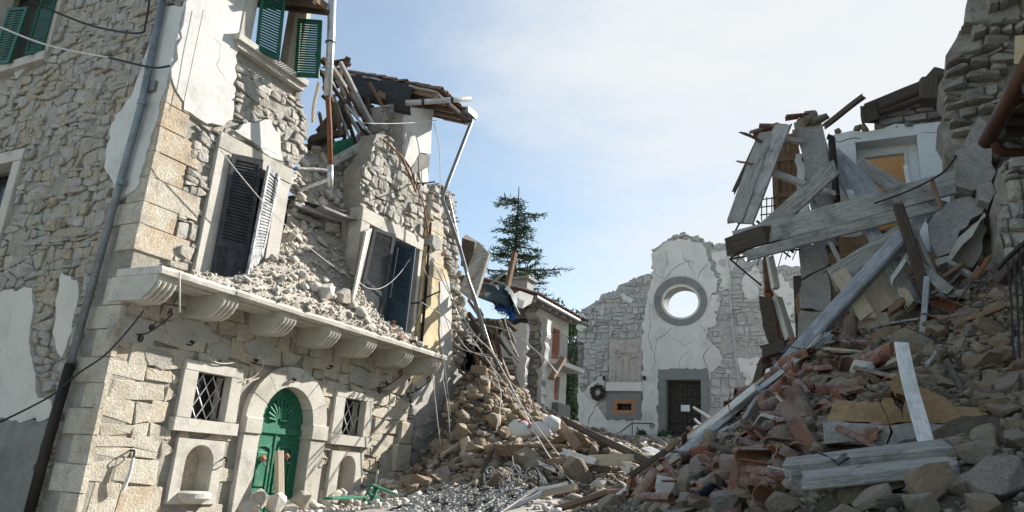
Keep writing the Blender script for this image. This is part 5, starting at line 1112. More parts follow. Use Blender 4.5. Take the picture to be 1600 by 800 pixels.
def chpl(P, seed, cracks=(), amp=.045, n1=.05):
    m = M(); P = rough(P, amp, .11, seed); CC.slab(m, P, [rose] + [ribbon(CC.poly(c), w * 1.3, seed + i, .05, .15) for i, (c, w) in enumerate(cracks)], -.03, n1, RN.random(), und=.012, cell=.5); make('plaster', m, m_chpl, CHU)
def chs(L, seed, cracks=(), **k): chpl(CC.poly(L), seed, cracks, **k)
chpl(P1, 1, cr)
chs([(904, 606), (904, 694), (1002, 694), (994, 676), (1003, 657), (948, 656), (940, 642), (934, 628), (944, 616), (946, 602), (944, 586), (932, 590), (922, 602), (912, 614)], 2, [([(932, 632), (924, 650), (916, 668)], .05), ([(908, 614), (914, 640), (910, 660)], .015), ([(912, 612), (920, 622)], .02)])
chs([(1005, 618), (1016, 614), (1024, 620), (1026, 632), (1018, 642), (1010, 643), (1004, 638)], 3)
chs([(903, 494), (912, 490), (918, 500), (917, 512), (908, 520), (902, 514)], 4)
chs([(968, 462), (974, 458), (990, 468), (987, 474), (976, 470)], 5, amp=.015); chs([(930, 478), (940, 476), (945, 486), (942, 494), (936, 488)], 6, amp=.02)
chs([(1112, 396), (1128, 392), (1150, 390), (1153, 410), (1142, 426), (1140, 452), (1124, 454), (1128, 436), (1118, 420)], 7, [([(1126, 400), (1134, 424)], .015)])
chs([(1111, 466), (1122, 460), (1126, 472), (1121, 486), (1114, 487), (1110, 478)], 8)
chs([(1158, 444), (1166, 428), (1184, 414), (1190, 430), (1186, 458), (1184, 470), (1168, 470), (1164, 458)], 9, [([(1170, 436), (1184, 448)], .015)])
chs([(1206, 430), (1216, 424), (1226, 440), (1240, 452), (1244, 480), (1232, 500), (1222, 500), (1214, 470)], 10); chs([(1216, 506), (1244, 504), (1244, 540), (1222, 545)], 11); chs([(1150, 560), (1188, 560), (1220, 574), (1220, 620), (1180, 630)], 12, [([(1160, 580), (1180, 600)], .02)])
# stones: keep them inside the ragged outline and off the plaster
SL = CC.poly([(904, 606), (902, 500), (912, 488), (928, 476), (946, 460), (964, 454), (986, 443), (1004, 432), (1019, 430), (1012, 462), (1006, 500), (1003, 530), (952, 532), (952, 598), (944, 586), (930, 592), (918, 606)])
SR = CC.poly([(1106, 384), (1112, 390), (1122, 384), (1150, 386), (1158, 406), (1180, 410), (1200, 414), (1225, 420), (1262, 424), (1264, 715), (1110, 715), (1108, 594), (1122, 574), (1129, 560), (1112, 536), (1104, 520), (1120, 506), (1120, 492), (1108, 470), (1122, 446), (1112, 424)])
ST_ = CC.poly([(1019, 428), (1019, 390), (1032, 385), (1046, 372), (1054, 367), (1070, 365), (1092, 371), (1106, 380), (1106, 390), (1098, 382), (1080, 375), (1060, 375), (1042, 378), (1031, 389), (1021, 399)])
tm = lambda u, v, r: min(1, max(0, .3 + .03 * (u + 13) + .3 * noise.noise((u * .6, v * .6, 2)) + r.uniform(-.2, .3)))
cst = []
CRK = [[(1104, 384), (1112, 410), (1124, 426), (1116, 448), (1130, 480), (1136, 520), (1158, 548), (1160, 580), (1174, 600), (1170, 640)], [(1166, 468), (1176, 496), (1194, 520), (1198, 556)], [(1124, 454), (1150, 452), (1164, 440)], [(1136, 520), (1128, 548), (1134, 580)]]
sk_ = dict(flat=.8, tilt=.05, wob=.75, bulge=.4, chamf=(.06, .25), tmap=tm)
cst += CC.stones(SL, [R4(*cwo)], .36, .24, -.045, .085, .014, 51, **sk_)
cst += CC.stones(SR, [R4(*cw2)] + [ribbon(CC.poly(c), .16, 90 + i, .08, .2) for i, c in enumerate(CRK)], .42, .26, -.045, .07, .014, 52, **sk_) + CC.stones(ST_, [], .42, .25, -.05, .12, .012, 53, **sk_)
place(cst, CHU, m_chst, 'stone', 300)
# loose blocks along the broken crest
r = random.Random(8)
for (a, b) in zip(ctop[1:], ctop[2:]):
    n = max(1, int(math.hypot(b[0] - a[0], b[1] - a[1]) / 7))
    for k in range(n):
        t = (k + r.random()) / n; p = CC.at(a[0] + (b[0] - a[0]) * t, a[1] + (b[1] - a[1]) * t); w, h, d = r.uniform(.22, .5), r.uniform(.12, .3), r.uniform(.3, .6)
        m = M(); V, T = SMALL[r.randrange(16)]; m.add([(p.x + v[0] * w * .75, CY + .35 + v[1] * d, p.z + v[2] * h * .75 + h * .1) for v in V.tolist()], [tuple(q) for q in T.tolist()], r.random()); make('crest_block', m, m_chst, CHU)
# rose ring in segments
K = 8
for i in range(K):
    a0, a1 = 2 * pi * i / K + .2, 2 * pi * (i + 1) / K + .2; P = []
    for t in np.linspace(a0 + .01, a1 - .01, 7): P.append((1064 + 41.5 * cos(t), 471 + 38.5 * sin(t)))
    for t in np.linspace(a1 - .01, a0 + .01, 7): P.append((1064.5 + 31 * cos(t), 472 + 28 * sin(t)))
    m = M(); CC.slab(m, CC.poly(P), [], -.1, .1, .4 + .3 * r.random()); make('rose_ring_block', m, m_slate, CHU)
m = M(); CC.slab(m, CC.poly([(1064.5 + 31.5 * cos(a), 472 + 28.5 * sin(a)) for a in np.linspace(0, 2 * pi, 41)[:-1]]), [rose], -.76, .03, .5); make('rose_reveal', m, m_slate, CHU)
# door
trim('jamb', CC, (cdo[0], cd_[0], cd_[2], cd_[3]), -.3, .09, m_slate, CHU); trim('jamb', CC, (cd_[1], cdo[1], cd_[2], cd_[3]), -.3, .09, m_slate, CHU); trim('lintel', CC, (cdo[0] - .01, cdo[1] + .01, cd_[3] + .004, cdo[3]), -.3, .095, m_slate, CHU)
m = M(); CC.rect(m, cd_[0], cd_[1], cd_[2], cd_[3], -.4, -.28, .01); CD = make('church_door', m, m_brdoor, CHU, 'dark brown double door with two columns of square panels on each leaf'); dm = (cd_[0] + cd_[1]) / 2
ph = (cd_[3] - 3.45) / 7
for k in range(4):
    w = (cd_[1] - cd_[0]) / 4; u0 = cd_[0] + w * k
    for j in range(7):
        v0 = 3.45 + j * ph; m = M(); CC.rect(m, u0 + w * .17, u0 + w * .83, v0 + ph * .14, v0 + ph * .86, -.29, -.225, .05); make('panel', m, m_brdoor, CD)
m = M(); CC.rect(m, dm - .05, dm + .05, 3.1, cd_[3], -.29, -.22, .01); make('astragal', m, m_brdoor, CD)
m = M(); q = uvrect(CC, (1062, 632), (1076, 632), (1076, 642), (1062, 642)); CC.rect(m, *q, -.215, -.21, .001); tag(make('notice', m, m_paper), 'white paper notice pinned to the brown church door', 'notice')
# small window with orange frame, relief above
m = M(); CC.slab(m, R4(*cwo), [R4(*cw_)], -.2, .065, .5); make('window_surround', m, m_slate, CHU)
iw = (cw_[0] + .17, cw_[1] - .17, cw_[2] + .17, cw_[3] - .17); e = .002
for rc in ((cw_[0], cw_[1], cw_[3] - .17, cw_[3]), (cw_[0], cw_[1], cw_[2], cw_[2] + .17), (cw_[0], iw[0], iw[2] + e, iw[3] - e), (iw[1], cw_[1], iw[2] + e, iw[3] - e)): trim('frame_board', CC, rc, -.1, .085, m_orange, CHU)
m = M(); CC.rect(m, *cw_, -.5, -.3, .01); make('window_pane', m, m_glass, CHU)
for k in range(4):
    m = M(); a = iw[0] + (iw[1] - iw[0]) * k / 4; tube(m, [CC.P(a, iw[2], -.05), CC.P(a + (iw[1] - iw[0]) / 4, iw[3], -.05)], .015, 4); tube(m, [CC.P(a + (iw[1] - iw[0]) / 4, iw[2], -.055), CC.P(a, iw[3], -.055)], .015, 4); make('bar', m, m_iron, CHU)
m = M(); CC.rect(m, *cw2, -.5, -.3, .01); make('window_pane', m, m_glass, CHU)
trim('ledge', CC, (cwo[0] - .02, cwo[1] + .05, cwo[3] + .004, rel[2] - .004), -.1, .22, m_chpl, CHU, .03)
m = M(); CC.slab(m, rough(R4(*rel), .012, .2, 3), [], -.05, .06, .5, und=.05, cell=.12, uns=3); RE = make('relief_panel', m, m_relief, CHU, 'weathered pinkish stone panel carved with a worn scroll')
uc, vc = (rel[0] + rel[1]) / 2, (rel[2] + rel[3]) / 2
m = M(); sp = [CC.P(uc - .35 + .22 * (1 - .75 * t) * cos(9 * t), vc + .35 + .22 * (1 - .75 * t) * sin(9 * t), .09) for t in np.linspace(0, 1, 24)]; tube(m, sp, .05, 6); tube(m, curve([CC.P(uc - .2, vc + .42, .09), CC.P(uc + .1, vc + .4, .1), CC.P(uc + .35, vc + .2, .1), CC.P(uc + .6, vc + .22, .08)]), .05, 6)
for k in range(4): tube(m, [CC.P(uc - .5 + k * .33, vc - .9, .07), CC.P(uc - .45 + k * .3, vc + .1, .07)], .05, 6)
make('carving', m, m_relief, RE)
for px in (945, 1008):
    m = M(); p = CC.at(px, 592, .05); tube(m, [p, p + Vector((0, -.12, 0))], .04, 6); tube(m, [p + Vector((0, -.12, -.08)), p + Vector((0, -.12, .12))], .07, 8); make('wall_lamp', m, m_iron, CHU)
# wreath
WRE = M(); c = CC.at(934, 613, .12); r = random.Random(3)
for k in range(420):
    a = r.random() * 6.283; rr = .27 + r.gauss(0, .05); p = c + Vector((rr * cos(a), r.uniform(-.08, .05), rr * sin(a))); d = Vector((r.gauss(0, 1), r.gauss(0, 1), r.gauss(0, 1))).normalized() * .08; e = d.orthogonal() * .35; WRE.add([p - d, p + e, p + d, p - e], [(0, 1, 2, 3)], r.random())
tag(make('wreath', WRE, m_darkwood), 'dried dark wreath hanging left of the small orange window', 'wreath')
hr = thing('handrail', 'thin iron handrail running up to the church door step', 'handrail', tuple(CC.at(960, 690, .6)))
m = M(); tube(m, [CC.at(954, 692, .9), CC.at(958, 684, .9), CC.at(988, 661, .9), CC.at(1020, 662, .9)], .028, 5); make('rail', m, m_iron, hr)
m = M(); tube(m, spiral(CC.at(1019, 666, .9), (1, 0, 0), (0, 0, 1), .12), .02, 5); make('scroll', m, m_iron, hr)
for px, py in ((962, 681), (988, 661)): m = M(); p = CC.at(px, py, .9); tube(m, [p, (p.x, p.y, p.z - 1)], .02, 5); make('post', m, m_iron, hr)
pot = thing('planter', 'terracotta planter with a green shrub beside the church door', 'planter', tuple(CC.at(1015, 693, .6)))
m = M(); p = CC.at(1014, 686, .6); quadbox(m, [p + Vector(v) for v in ((-.18, -.2, -.3), (.18, -.2, -.3), (.22, -.25, .15), (-.22, -.25, .15), (-.18, .2, -.3), (.18, .2, -.3), (.22, .25, .15), (-.22, .25, .15))]); make('pot', m, m_pot, pot)
m = M(); r = random.Random(4)
for k in range(700):
    c = (p + Vector((.75, 0, -.02)), .42) if k % 4 else (p + Vector((-.3, 0, .2)), .18); d = Vector((r.gauss(0, 1), r.gauss(0, .6), r.gauss(0, .6))).normalized() * c[1] * r.random() ** .4; q = c[0] + d; a = Vector((r.gauss(0, 1), r.gauss(0, 1), r.gauss(0, 1))).normalized() * .07; b = a.orthogonal() * .5; m.add([q - a, q + b, q + a, q - b], [(0, 1, 2, 3)], r.random())
make('shrub', m, m_leaf, pot)
m = M(); tube(m, [CC.at(1140, 386, .15), CC.at(1142, 480, .12), CC.at(1150, 560, .12), CC.at(1157, 605, .15)], .035, 5); tag(make('downpipe', m, m_zinc), 'thin pale pipe running down the right half of the church front', 'drainpipe')
# ================================================================== RIGHT RUIN
RR = thing('gutted_house', 'gutted house with pale blue inner wall and open doorway above the rubble', 'house', (0, 14, 1))
YW = 14.0
WW = Fr((0, YW, 0), (1, 0, 0), (0, 0, 1), (0, -1, 0))
dO = uvrect(WW, (1338, 222), (1431, 211), (1443, 300), (1341, 310)); dO = (dO[0], dO[1], 5.2, dO[3])
wo = WW.poly([(1297, 212), (1330, 206), (1380, 200), (1430, 195), (1476, 189), (1480, 230), (1486, 300), (1486, 470), (1300, 500)])
m = M(); WW.slab(m, rough(wo, .03, .25, 3), [R4(*dO), ribbon(WW.poly([(1303, 222), (1326, 219), (1346, 217)]), .03, 2), ribbon(WW.poly([(1432, 212), (1455, 206), (1476, 205)]), .02, 3)], -.5, 0, .5, und=.015); make('inner_wall', m, m_bluewall, RR)
iw_ = (dO[0] + .05, dO[1] - .17, dO[2], dO[3] - .12)
m = M(); DF = Fr((0, YW + .38, 0), (1, 0, 0), (0, 0, 1), (0, -1, 0)); DF.slab(m, [(dO[0], dO[2]), (iw_[0], dO[2]), (iw_[0], iw_[3]), (iw_[1], iw_[3]), (iw_[1], dO[2]), (dO[1], dO[2]), (dO[1], dO[3]), (dO[0], dO[3])], [], -.1, .0); make('doorway_reveal', m, m_bluewall, RR)
m = M(); DF.slab(m, [(iw_[0], dO[2]), (iw_[0] + .05, dO[2]), (iw_[0] + .05, iw_[3] - .05), (iw_[1] - .05, iw_[3] - .05), (iw_[1] - .05, dO[2]), (iw_[1], dO[2]), (iw_[1], iw_[3]), (iw_[0], iw_[3])], [], -.1, .03); make('door_frame', m, m_whitewood, RR)
m = M(); quadbox(m, [(-1.2, YW + 1.9, 4), (1.8, YW + 1.9, 4), (1.8, YW + 1.9, 8.9), (-1.0, YW + 1.9, 8.7), (-1.2, YW + 2.1, 4), (1.8, YW + 2.1, 4), (1.8, YW + 2.1, 8.9), (-1.0, YW + 2.1, 8.7)]); make('room_wall', m, m_ochre, RR)
# return of the wall on the right
m = M(); P = [WW.at(1476, 178, .9), WW.at(1487, 190, .85), WW.at(1496, 260, .8), WW.at(1492, 330, .8), WW.at(1480, 330, .03), WW.at(1474, 195, .03)]
RFm = Fr((1.06, 0, 0), (0, 1, 0), (0, 0, 1), (-1, 0, 0)); m = M(); RFm.slab(m, rough([(13.1, 5.6), (13.98, 5.6), (13.98, 8.2), (13.05, 8.15)], .03, .2, 4), [], -.12, 0); make('return_wall', m, m_bluewall, RR)
m = M(); RFm.slab(m, rough([(13.0, 5.6), (13.98, 5.6), (13.98, 8.3), (12.95, 8.25)], .05, .15, 5), [], -.3, -.13, und=.03, cell=.2); make('return_core', m, m_rough, RR)
# wall under the floor and backing
m = M(); UF = Fr((0, YW - .2, 0), (1, 0, 0), (0, 0, 1), (0, -1, 0)); UF.slab(m, rough(UF.poly([(1248, 385), (1480, 330), (1500, 520), (1250, 560)]), .05, .3, 2), [UF.poly([(1352, 392), (1356, 372), (1375, 360), (1398, 362), (1415, 378), (1418, 410), (1352, 420)])], -.3, 0, und=.04); make('lower_wall', m, m_ochrew, RR)
m = M(); quadbox(m, [(-1.6, YW + .4, 3), (2, YW + .4, 3), (2, YW + .4, 5.6), (-1.6, YW + .4, 5.6), (-1.6, YW + .6, 3), (2, YW + .6, 3), (2, YW + .6, 5.6), (-1.6, YW + .6, 5.6)]); make('cellar_wall', m, m_dark, RR)
# brick parapet above the doorway
bo = WW.poly([(1366, 172), (1390, 165), (1420, 156), (1447, 150), (1477, 150), (1477, 185), (1420, 193), (1366, 198)], -.15)
m = M(); WW.slab(m, bo, [], -.6, -.2, .4); make('parapet', m, m_mortar, RR)
place(WW.stones(bo, [], .42, .17, -.2, .1, .012, 61, flat=.9, tilt=.05, wob=.2, chamf=(.03, .15), skip=.05), RR, m_concrete, 'block', 120)
tw = WW.poly([(1297, 213), (1310, 207), (1330, 203), (1366, 198), (1420, 193), (1477, 186), (1477, 190), (1430, 197), (1380, 202), (1330, 208)])
place(WW.stones(rough(tw, .03, .2, 1), [], .25, .1, -.3, .33, .008, 62, flat=.8, tilt=.1), RR, m_concrete, 'block', 60, 'small_block')
for a, b, w, h in (((1357, 172), (1476, 128), .26, .22), ((1362, 190), (1357, 166), .3, .25), ((1425, 155), (1448, 128), .2, .2), ((1450, 122), (1478, 128), .4, .2), ((1365, 175), (1470, 138), .2, .15)):
    m = M(); beam(m, WW.at(*a, .1), WW.at(*b, .15), w, h, (0, -1, .2), 4, .05, .02); make('roof_beam', m, m_darkwood, RR)
m = M(); beam(m, WW.at(1452, 128, .2), WW.at(1452, 160, .2), .32, .3, (0, 1, 0), 3, .05); make('post', m, m_darkwood, RR)
# upper tall wall edge (broken section) at right
TWL = thing('tall_broken_wall', 'towering torn end of a rubble stone wall at the right edge', 'wall', (1.6, 12, 1.5))
TF = Fr((0, 12, 0), (1, 0, 0), (0, 0, 1), (0, -1, 0))
tpx = [(1476, 215), (1474, 170), (1474, 130), (1480, 95), (1491, 82), (1490, 52), (1500, 45), (1514, 40), (1518, 20), (1512, 10), (1520, -20), (1530, -120), (1900, -140), (1900, 620), (1585, 600), (1552, 480), (1540, 400), (1520, 330), (1496, 300), (1492, 250)]
to = TF.poly(tpx); m = M(); TF.slab(m, rough(to, .07, .18, 3), [], -.9, -.1, .4, und=.12, cell=.2); make('wall', m, m_rough, TWL)
tm2 = lambda u, v, r: min(1, max(0, .35 + .6 * (u - 1.6) + .3 * noise.noise((u, v, 3)) + r.uniform(-.2, .25)))
place(TF.stones(to, [], .30, .16, -.12, .17, .004, 71, flat=.78, tilt=.35, wob=.95, bulge=.4, protvar=.95, chamf=(.03, .45), tmap=tm2, skip=.03), TWL, m_rough, 'stone', 260)
# body of the wall and house running back, which shades the heap
m = M(); quadbox(m, [(2.2, 12.95, 1), (9, 12.95, 1), (9, 12.95, 12.5), (3.8, 12.95, 12.5), (2.2, 20, 1), (9, 20, 1), (9, 20, 12.5), (3.8, 20, 12.5)]); make('house_body', m, m_mortar, TWL)
m = M(); quadbox(m, [(2.3, 4.5, .5), (9, 4.5, .5), (9, 4.5, 10), (2.3, 4.5, 10), (2.1, 12, .5), (9, 12, .5), (9, 12, 11), (2.1, 12, 11)]); make('house_body', m, m_mortar, TWL)
# nearer stub wall, lighter stone, lower right
NSF = Fr((0, 10.6, 0), (1, 0, 0), (0, 0, 1), (0, -1, 0))
npx = [(1560, 262), (1580, 245), (1640, 235), (1640, 420), (1580, 430), (1568, 400), (1556, 380), (1562, 330)]
n_o = NSF.poly(npx); m = M(); NSF.slab(m, rough(n_o, .05, .15, 4), [], -1.2, -.08, .5, und=.05, cell=.2); make('stub_wall', m, m_rough, TWL)
place(NSF.stones(n_o, [], .2, .16, -.1, .13, .006, 72, flat=.72, tilt=.1, wob=.9, tmap=lambda u, v, r: r.uniform(.6, 1)), TWL, m_stone, 'pale_stone', 60)
# big broken pieces leaning on the heap
def chunk(name, pxs, Yd, th, material, label, seed, root=None, topm=None, tiltv=(0, 0, 0)):
    fr_ = Fr((0, Yd, 0), (1, 0, 0), (0, 0, 1), (0, -1, 0)); P = rough(fr_.poly(pxs), .025, .12, seed); m = M(); fr_.slab(m, P, [], -th, 0, .5, und=.05, cell=.14)
    o0 = M(); ct = fr_.P(*P[0]); tv = Vector(tiltv); cz = sum(v[2] for v in m.v) / len(m.v); m.v = [tuple(Vector(v) + tv * (v[2] - cz)) for v in m.v]
    o = make(name, m, material, root, label, None if root else 'wall fragment'); return o
chunk('wall_slab', [(1452, 352), (1470, 325), (1500, 303), (1520, 300), (1540, 318), (1535, 332), (1510, 355), (1480, 398), (1463, 407), (1455, 385)], 11.4, .28, m_concrete, 'big flat slab of grey wall leaning on the rubble below the doorway', 1, tiltv=(0, .35, 0))
chunk('wall_slab_edge', [(1462, 410), (1482, 400), (1512, 357), (1541, 326), (1543, 334), (1515, 368), (1486, 408), (1466, 418)], 11.3, .12, m_trim, 'pale plaster edge of the big leaning wall slab', 2, tiltv=(0, .35, 0))
chunk('wall_block', [(1493, 250), (1510, 215), (1530, 183), (1540, 190), (1552, 240), (1556, 270), (1545, 293), (1520, 296), (1495, 290)], 11.35, .5, m_concrete, 'massive grey wall block hanging beside the pale blue wall', 3)
chunk('wall_block', [(1527, 290), (1548, 285), (1556, 300), (1546, 318), (1530, 312)], 11.2, .4, m_concrete, 'small grey wall block wedged under the massive one', 4)
chunk('wall_block', [(1480, 395), (1505, 362), (1535, 345), (1544, 360), (1536, 392), (1520, 418), (1500, 414), (1484, 410)], 11.7, .4, m_palegrey, 'pale fractured wall block below the big leaning slab', 5)
chunk('plaster_flake', [(1447, 335), (1462, 372), (1470, 396), (1448, 392), (1438, 374)], 11.6, .05, m_bluewall, 'pale blue plaster flake standing among the splintered timbers', 6)
# concrete pillar and things around it
PI = thing('broken_pillar', 'leaning grey masonry pillar between the brown door and the pale blue wall', 'pillar', tuple(atY(1280, 400, 12.6)))
def block(pts, Y0, d, material, name, root=None, label=None, cat=None, seed=0):
    fr_ = Fr((0, Y0, 0), (1, 0, 0), (0, 0, 1), (0, -1, 0)); m = M(); fr_.slab(m, rough(fr_.poly(pts), .015, .12, seed), [], -d, 0, .5, und=.02, cell=.2); return make(name, m, material, root, label, cat)
block([(1240, 192), (1283, 189), (1292, 225), (1300, 275), (1302, 300), (1264, 300), (1256, 250)], 12.6, .5, m_concrete, 'upper_block', PI, seed=1)
block([(1262, 298), (1302, 298), (1308, 330), (1310, 384), (1278, 384), (1270, 340)], 12.62, .45, m_concrete, 'middle_block', PI, seed=2)
block([(1250, 386), (1288, 380), (1296, 412), (1252, 436)], 12.4, .5, m_concrete, 'lower_block', PI, seed=3); block([(1252, 440), (1296, 416), (1298, 470), (1296, 486), (1250, 482)], 12.42, .5, m_concrete, 'lower_block', PI, seed=4)
block([(1250, 484), (1296, 488), (1292, 530), (1246, 530)], 12.45, .5, m_mortar, 'foot', PI, seed=5)
block([(1254, 240), (1262, 300), (1266, 345), (1248, 345), (1244, 240)], 12.75, .3, m_bluewall, 'plaster_edge', PI, seed=6)
BD = thing('brown_door', 'tall brown boarded door leaf exposed beside the grey pillar', 'door', tuple(atY(1228, 345, 13.1)))
BF = Fr((0, 13.1, 0), (1, 0, 0), (0, 0, 1), (0, -1, 0)); bu = uvrect(BF, (1212, 212), (1246, 206), (1246, 344), (1211, 348))
m = M(); BF.rect(m, bu[0], bu[1], bu[2], bu[3], -.09, -.055, .004); make('backing', m, m_brownwood, BD)
for k in range(4):
    w = (bu[1] - bu[0]) / 4; m = M(); BF.rect(m, bu[0] + w * k + .003, bu[0] + w * (k + 1) - .003, bu[2], bu[3], -.05, 0, .006, RN.random()); make('board', m, m_brownwood, BD)
for v in (bu[2] + .12, (bu[2] + bu[3]) / 2 - .35, (bu[2] + bu[3]) / 2 + .35, bu[3] - .15): m = M(); BF.rect(m, bu[0] - .01, bu[1] + .01, v - .05, v + .05, .002, .03, .006); make('rail', m, m_brownwood, BD)
for u in (bu[0], bu[1]): m = M(); BF.rect(m, u - .05, u + .05, bu[2] - .1, bu[3] + .05, -.08, .035, .006); make('frame_post', m, m_brownwood, BD)
cable('downpipe', [atY(1293, 214, 12.5), atY(1299, 215, 12.5), atY(1305, 290, 12.5), atY(1308, 320, 12.5)], .06, m_castiron, 'dark pipe running down the edge of the grey pillar', 'drainpipe')
# pieces of terracotta and slate on top of the pillar
r = random.Random(14)
for px, py, i, lb in ((1196, 203, 0, 'roof tile balanced on the leaning grey panel'), (1208, 200, 1, 'second roof tile balanced beside the first on the leaning panel'), (1238, 187, 3, 'small roof tile shard beside the pillar top'), (1246, 184, 4, 'roof tile shard lying at the left of the pillar top')):
    o = tile(i, m_tile, 'broken_roof_tile', atY(px, py, 12.5), frame_rot((1, r.uniform(-.3, .3), r.uniform(-.1, .2)), (r.uniform(-.2, .2), 0, 1)), None, 1.1); tag(o, lb, 'roof tile', 'roof tiles on the wrecked upper floor')
for px, py, a in ((1268, 186, .3), (1280, 188, .28), (1255, 190, .2), (1352, 200, .2), (1340, 201, .15), (1310, 206, .16)): add_rock(atY(px, py, 12.6 if px < 1290 else 14), Vector((0, 0, 1)), a, m_rock, 'gutted house', r)
# embedded retaining wall in the heap
RT = thing('retaining_wall', 'cracked ochre remnant of a low wall buried in the rubble heap', 'wall', tuple(atY(1420, 690, 8.2)))
RWF = Fr((0, 7.35, 0), (1, 0, 0), (0, 0, 1), (0, -1, 0))
for i, L in enumerate(([(1290, 658), (1300, 630), (1318, 626), (1345, 628), (1372, 628), (1386, 650), (1388, 662)], [(1390, 662), (1388, 650), (1376, 630), (1382, 620), (1396, 622), (1398, 632), (1408, 640), (1412, 660)], [(1414, 660), (1410, 636), (1418, 618), (1400, 614), (1392, 600), (1395, 586), (1410, 584), (1432, 600), (1455, 610), (1480, 622), (1490, 634), (1530, 636), (1546, 648), (1548, 664)])):
    m = M(); RWF.slab(m, rough(RWF.poly(L), .01, .08, i), [], -.4, 0, .5, und=.02, cell=.1); make('render_piece', m, m_ochrew, RT)
m = M(); RWF.slab(m, rough(RWF.poly([(1286, 662), (1550, 666), (1548, 690), (1500, 700), (1400, 694), (1288, 694)]), .012, .1, 8), [ribbon(RWF.poly([(1388, 660), (1392, 675), (1386, 694)]), .02, 4)], -.4, .03, .5, und=.02, cell=.1); make('base_course', m, m_concrete, RT)
# copper gutter and eaves at right edge, near
EV = thing('eaves_corner', 'underside of a roof corner with brown copper gutter at the right edge', 'eaves', tuple(atY(1590, 180, 7)))
m = M(); p0, p1 = atY(1541, 222, 7.4), atY(1625, 70, 6.0); tube(m, [p0, p1], .07, 12); make('gutter', m, m_copper, EV, smooth=True)
m = M(); tube(m, curve([atY(1550, 208, 7.3), atY(1556, 228, 7.35), atY(1568, 237, 7.4), atY(1585, 238, 7.5), atY(1640, 236, 7.8)]), .042, 10); make('gutter_outlet', m, m_copper, EV, smooth=True)
m = M(); quadbox(m, [atY(1560, 206, 7.5), atY(1690, 196, 8.0), atY(1690, 150, 6.4), atY(1612, 120, 6.2), atY(1562, 198, 7.5), atY(1690, 188, 8.0), atY(1690, 142, 6.4), atY(1614, 112, 6.2)]); make('soffit', m, m_brownwood, EV)
for k in range(4): m = M(); t = k / 3.2; beam(m, atY(1566 + 40 * t, 204 - 74 * t, 7.4 - 1.1 * t), atY(1680, 205 - 50 * t, 8.0 - 1.3 * t), .07, .11, n=2); make('rafter', m, m_darkwood, EV)
m = M(); quadbox(m, [atY(1584, 100, 9.5), atY(1660, 96, 9.5), atY(1660, 50, 9.5), atY(1586, 56, 9.5), atY(1584, 100, 10.2), atY(1660, 96, 10.2), atY(1660, 50, 10.2), atY(1586, 56, 10.2)]); make('plastered_wall', m, m_buff, EV)
# black railing at the right edge
RL_ = thing('iron_railing', 'black iron railing bent over the rubble at the right edge', 'railing', tuple(atY(1590, 560, 7.6)))
m = M(); tube(m, curve([atY(1560, 420, 8.0), atY(1580, 398, 7.8), atY(1640, 345, 7.4)]), .022, 5); make('top_rail', m, m_iron, RL_)
for k in range(7): m = M(); x = 1574 + k * 9; tube(m, [atY(x, 405 - k * 7, 7.85 - k * .05), atY(x + 6 + k, 470, 7.8), atY(x + 10, 560, 7.8)], .013, 4); make('baluster', m, m_iron, RL_)
m = M(); beam(m, atY(1562, 440, 8.4), atY(1605, 385, 8.2), .16, .1, n=3); tag(make('plank', m, m_darkwood), 'black charred board leaning on the railing at the right edge', 'plank')
# bent balcony railing hanging left of the planks
BR = thing('balcony_railing', 'bent iron balcony railing dangling in front of the church wall under the planks', 'railing', tuple(atY(1190, 400, 12.2)))
m = M(); tube(m, curve([atY(1185, 318, 12.4), atY(1165, 336, 12), atY(1152, 355, 11.9), atY(1143, 378, 11.9), atY(1145, 398, 11.9)]), .016, 5); make('bar', m, m_iron, BR)
for P in ([(1142, 402), (1180, 385), (1250, 355)], [(1140, 405), (1215, 392), (1250, 390)], [(1141, 405), (1170, 430), (1190, 446)], [(1172, 345), (1205, 378), (1235, 402)], [(1182, 345), (1240, 395)]): m = M(); tube(m, [atY(x, y, 12 + .003 * (x - 1140)) for x, y in P], .022 if len(P) < 3 else .016, 5); make('rail', m, m_iron, BR)
for k in range(9): x = 1150 + k * 11; m = M(); tube(m, [atY(x + 12, 365 + k * 1.5, 11.95 + k * .05), atY(x, 402 + k * .5 + 12 * (k % 3 == 0), 12 + k * .05)], .009, 4); make('baluster', m, m_iron, BR)
for px, py in ((1146, 386), (1150, 378), (1149, 392)): m = M(); tube(m, spiral(atY(px, py, 11.95), (1, 0, 0), (0, 0, 1), .11), .011, 4); make('scroll', m, m_iron, BR)
m = M(); P = [atY(1186, 318, 12.6), atY(1216, 312, 13.2), atY(1210, 318, 13.2)]
for y in (312, 324, 336): tube(m, [atY(1188, y, 12.9), atY(1212, y - 3, 13)], .012, 4)
for x in (1190, 1198, 1206): tube(m, [atY(x, 308, 12.9), atY(x, 345, 12.9)], .012, 4)
make('grid', m, m_iron, BR)
# remains of a doorway jamb with brown post below
DJ = thing('hanging_jamb', 'shattered door jamb with brown post and plaster hanging in front of the church', 'door frame', tuple(atY(1210, 530, 13)))
for a, b, w, h, c in (((1196, 405), (1200, 455), .1, .1, m_rust), ((1200, 455), (1222, 530), .12, .12, m_rust), ((1202, 402), (1212, 450), .14, .1, m_chpl), ((1214, 465), (1236, 535), .2, .1, m_cream)): m = M(); beam(m, atY(*a, 12.9), atY(*b, 12.8), w, h, n=3, jag=.03); make('jamb_post', m, c, DJ)
block([(1186, 462), (1205, 466), (1212, 500), (1220, 534), (1200, 534), (1190, 500)], 12.7, .3, m_darkwood, 'charred_lump', DJ, seed=4)
block([(1186, 540), (1222, 528), (1226, 534), (1190, 546)], 12.6, .2, m_darkwood, 'lintel_stub', DJ, seed=5)
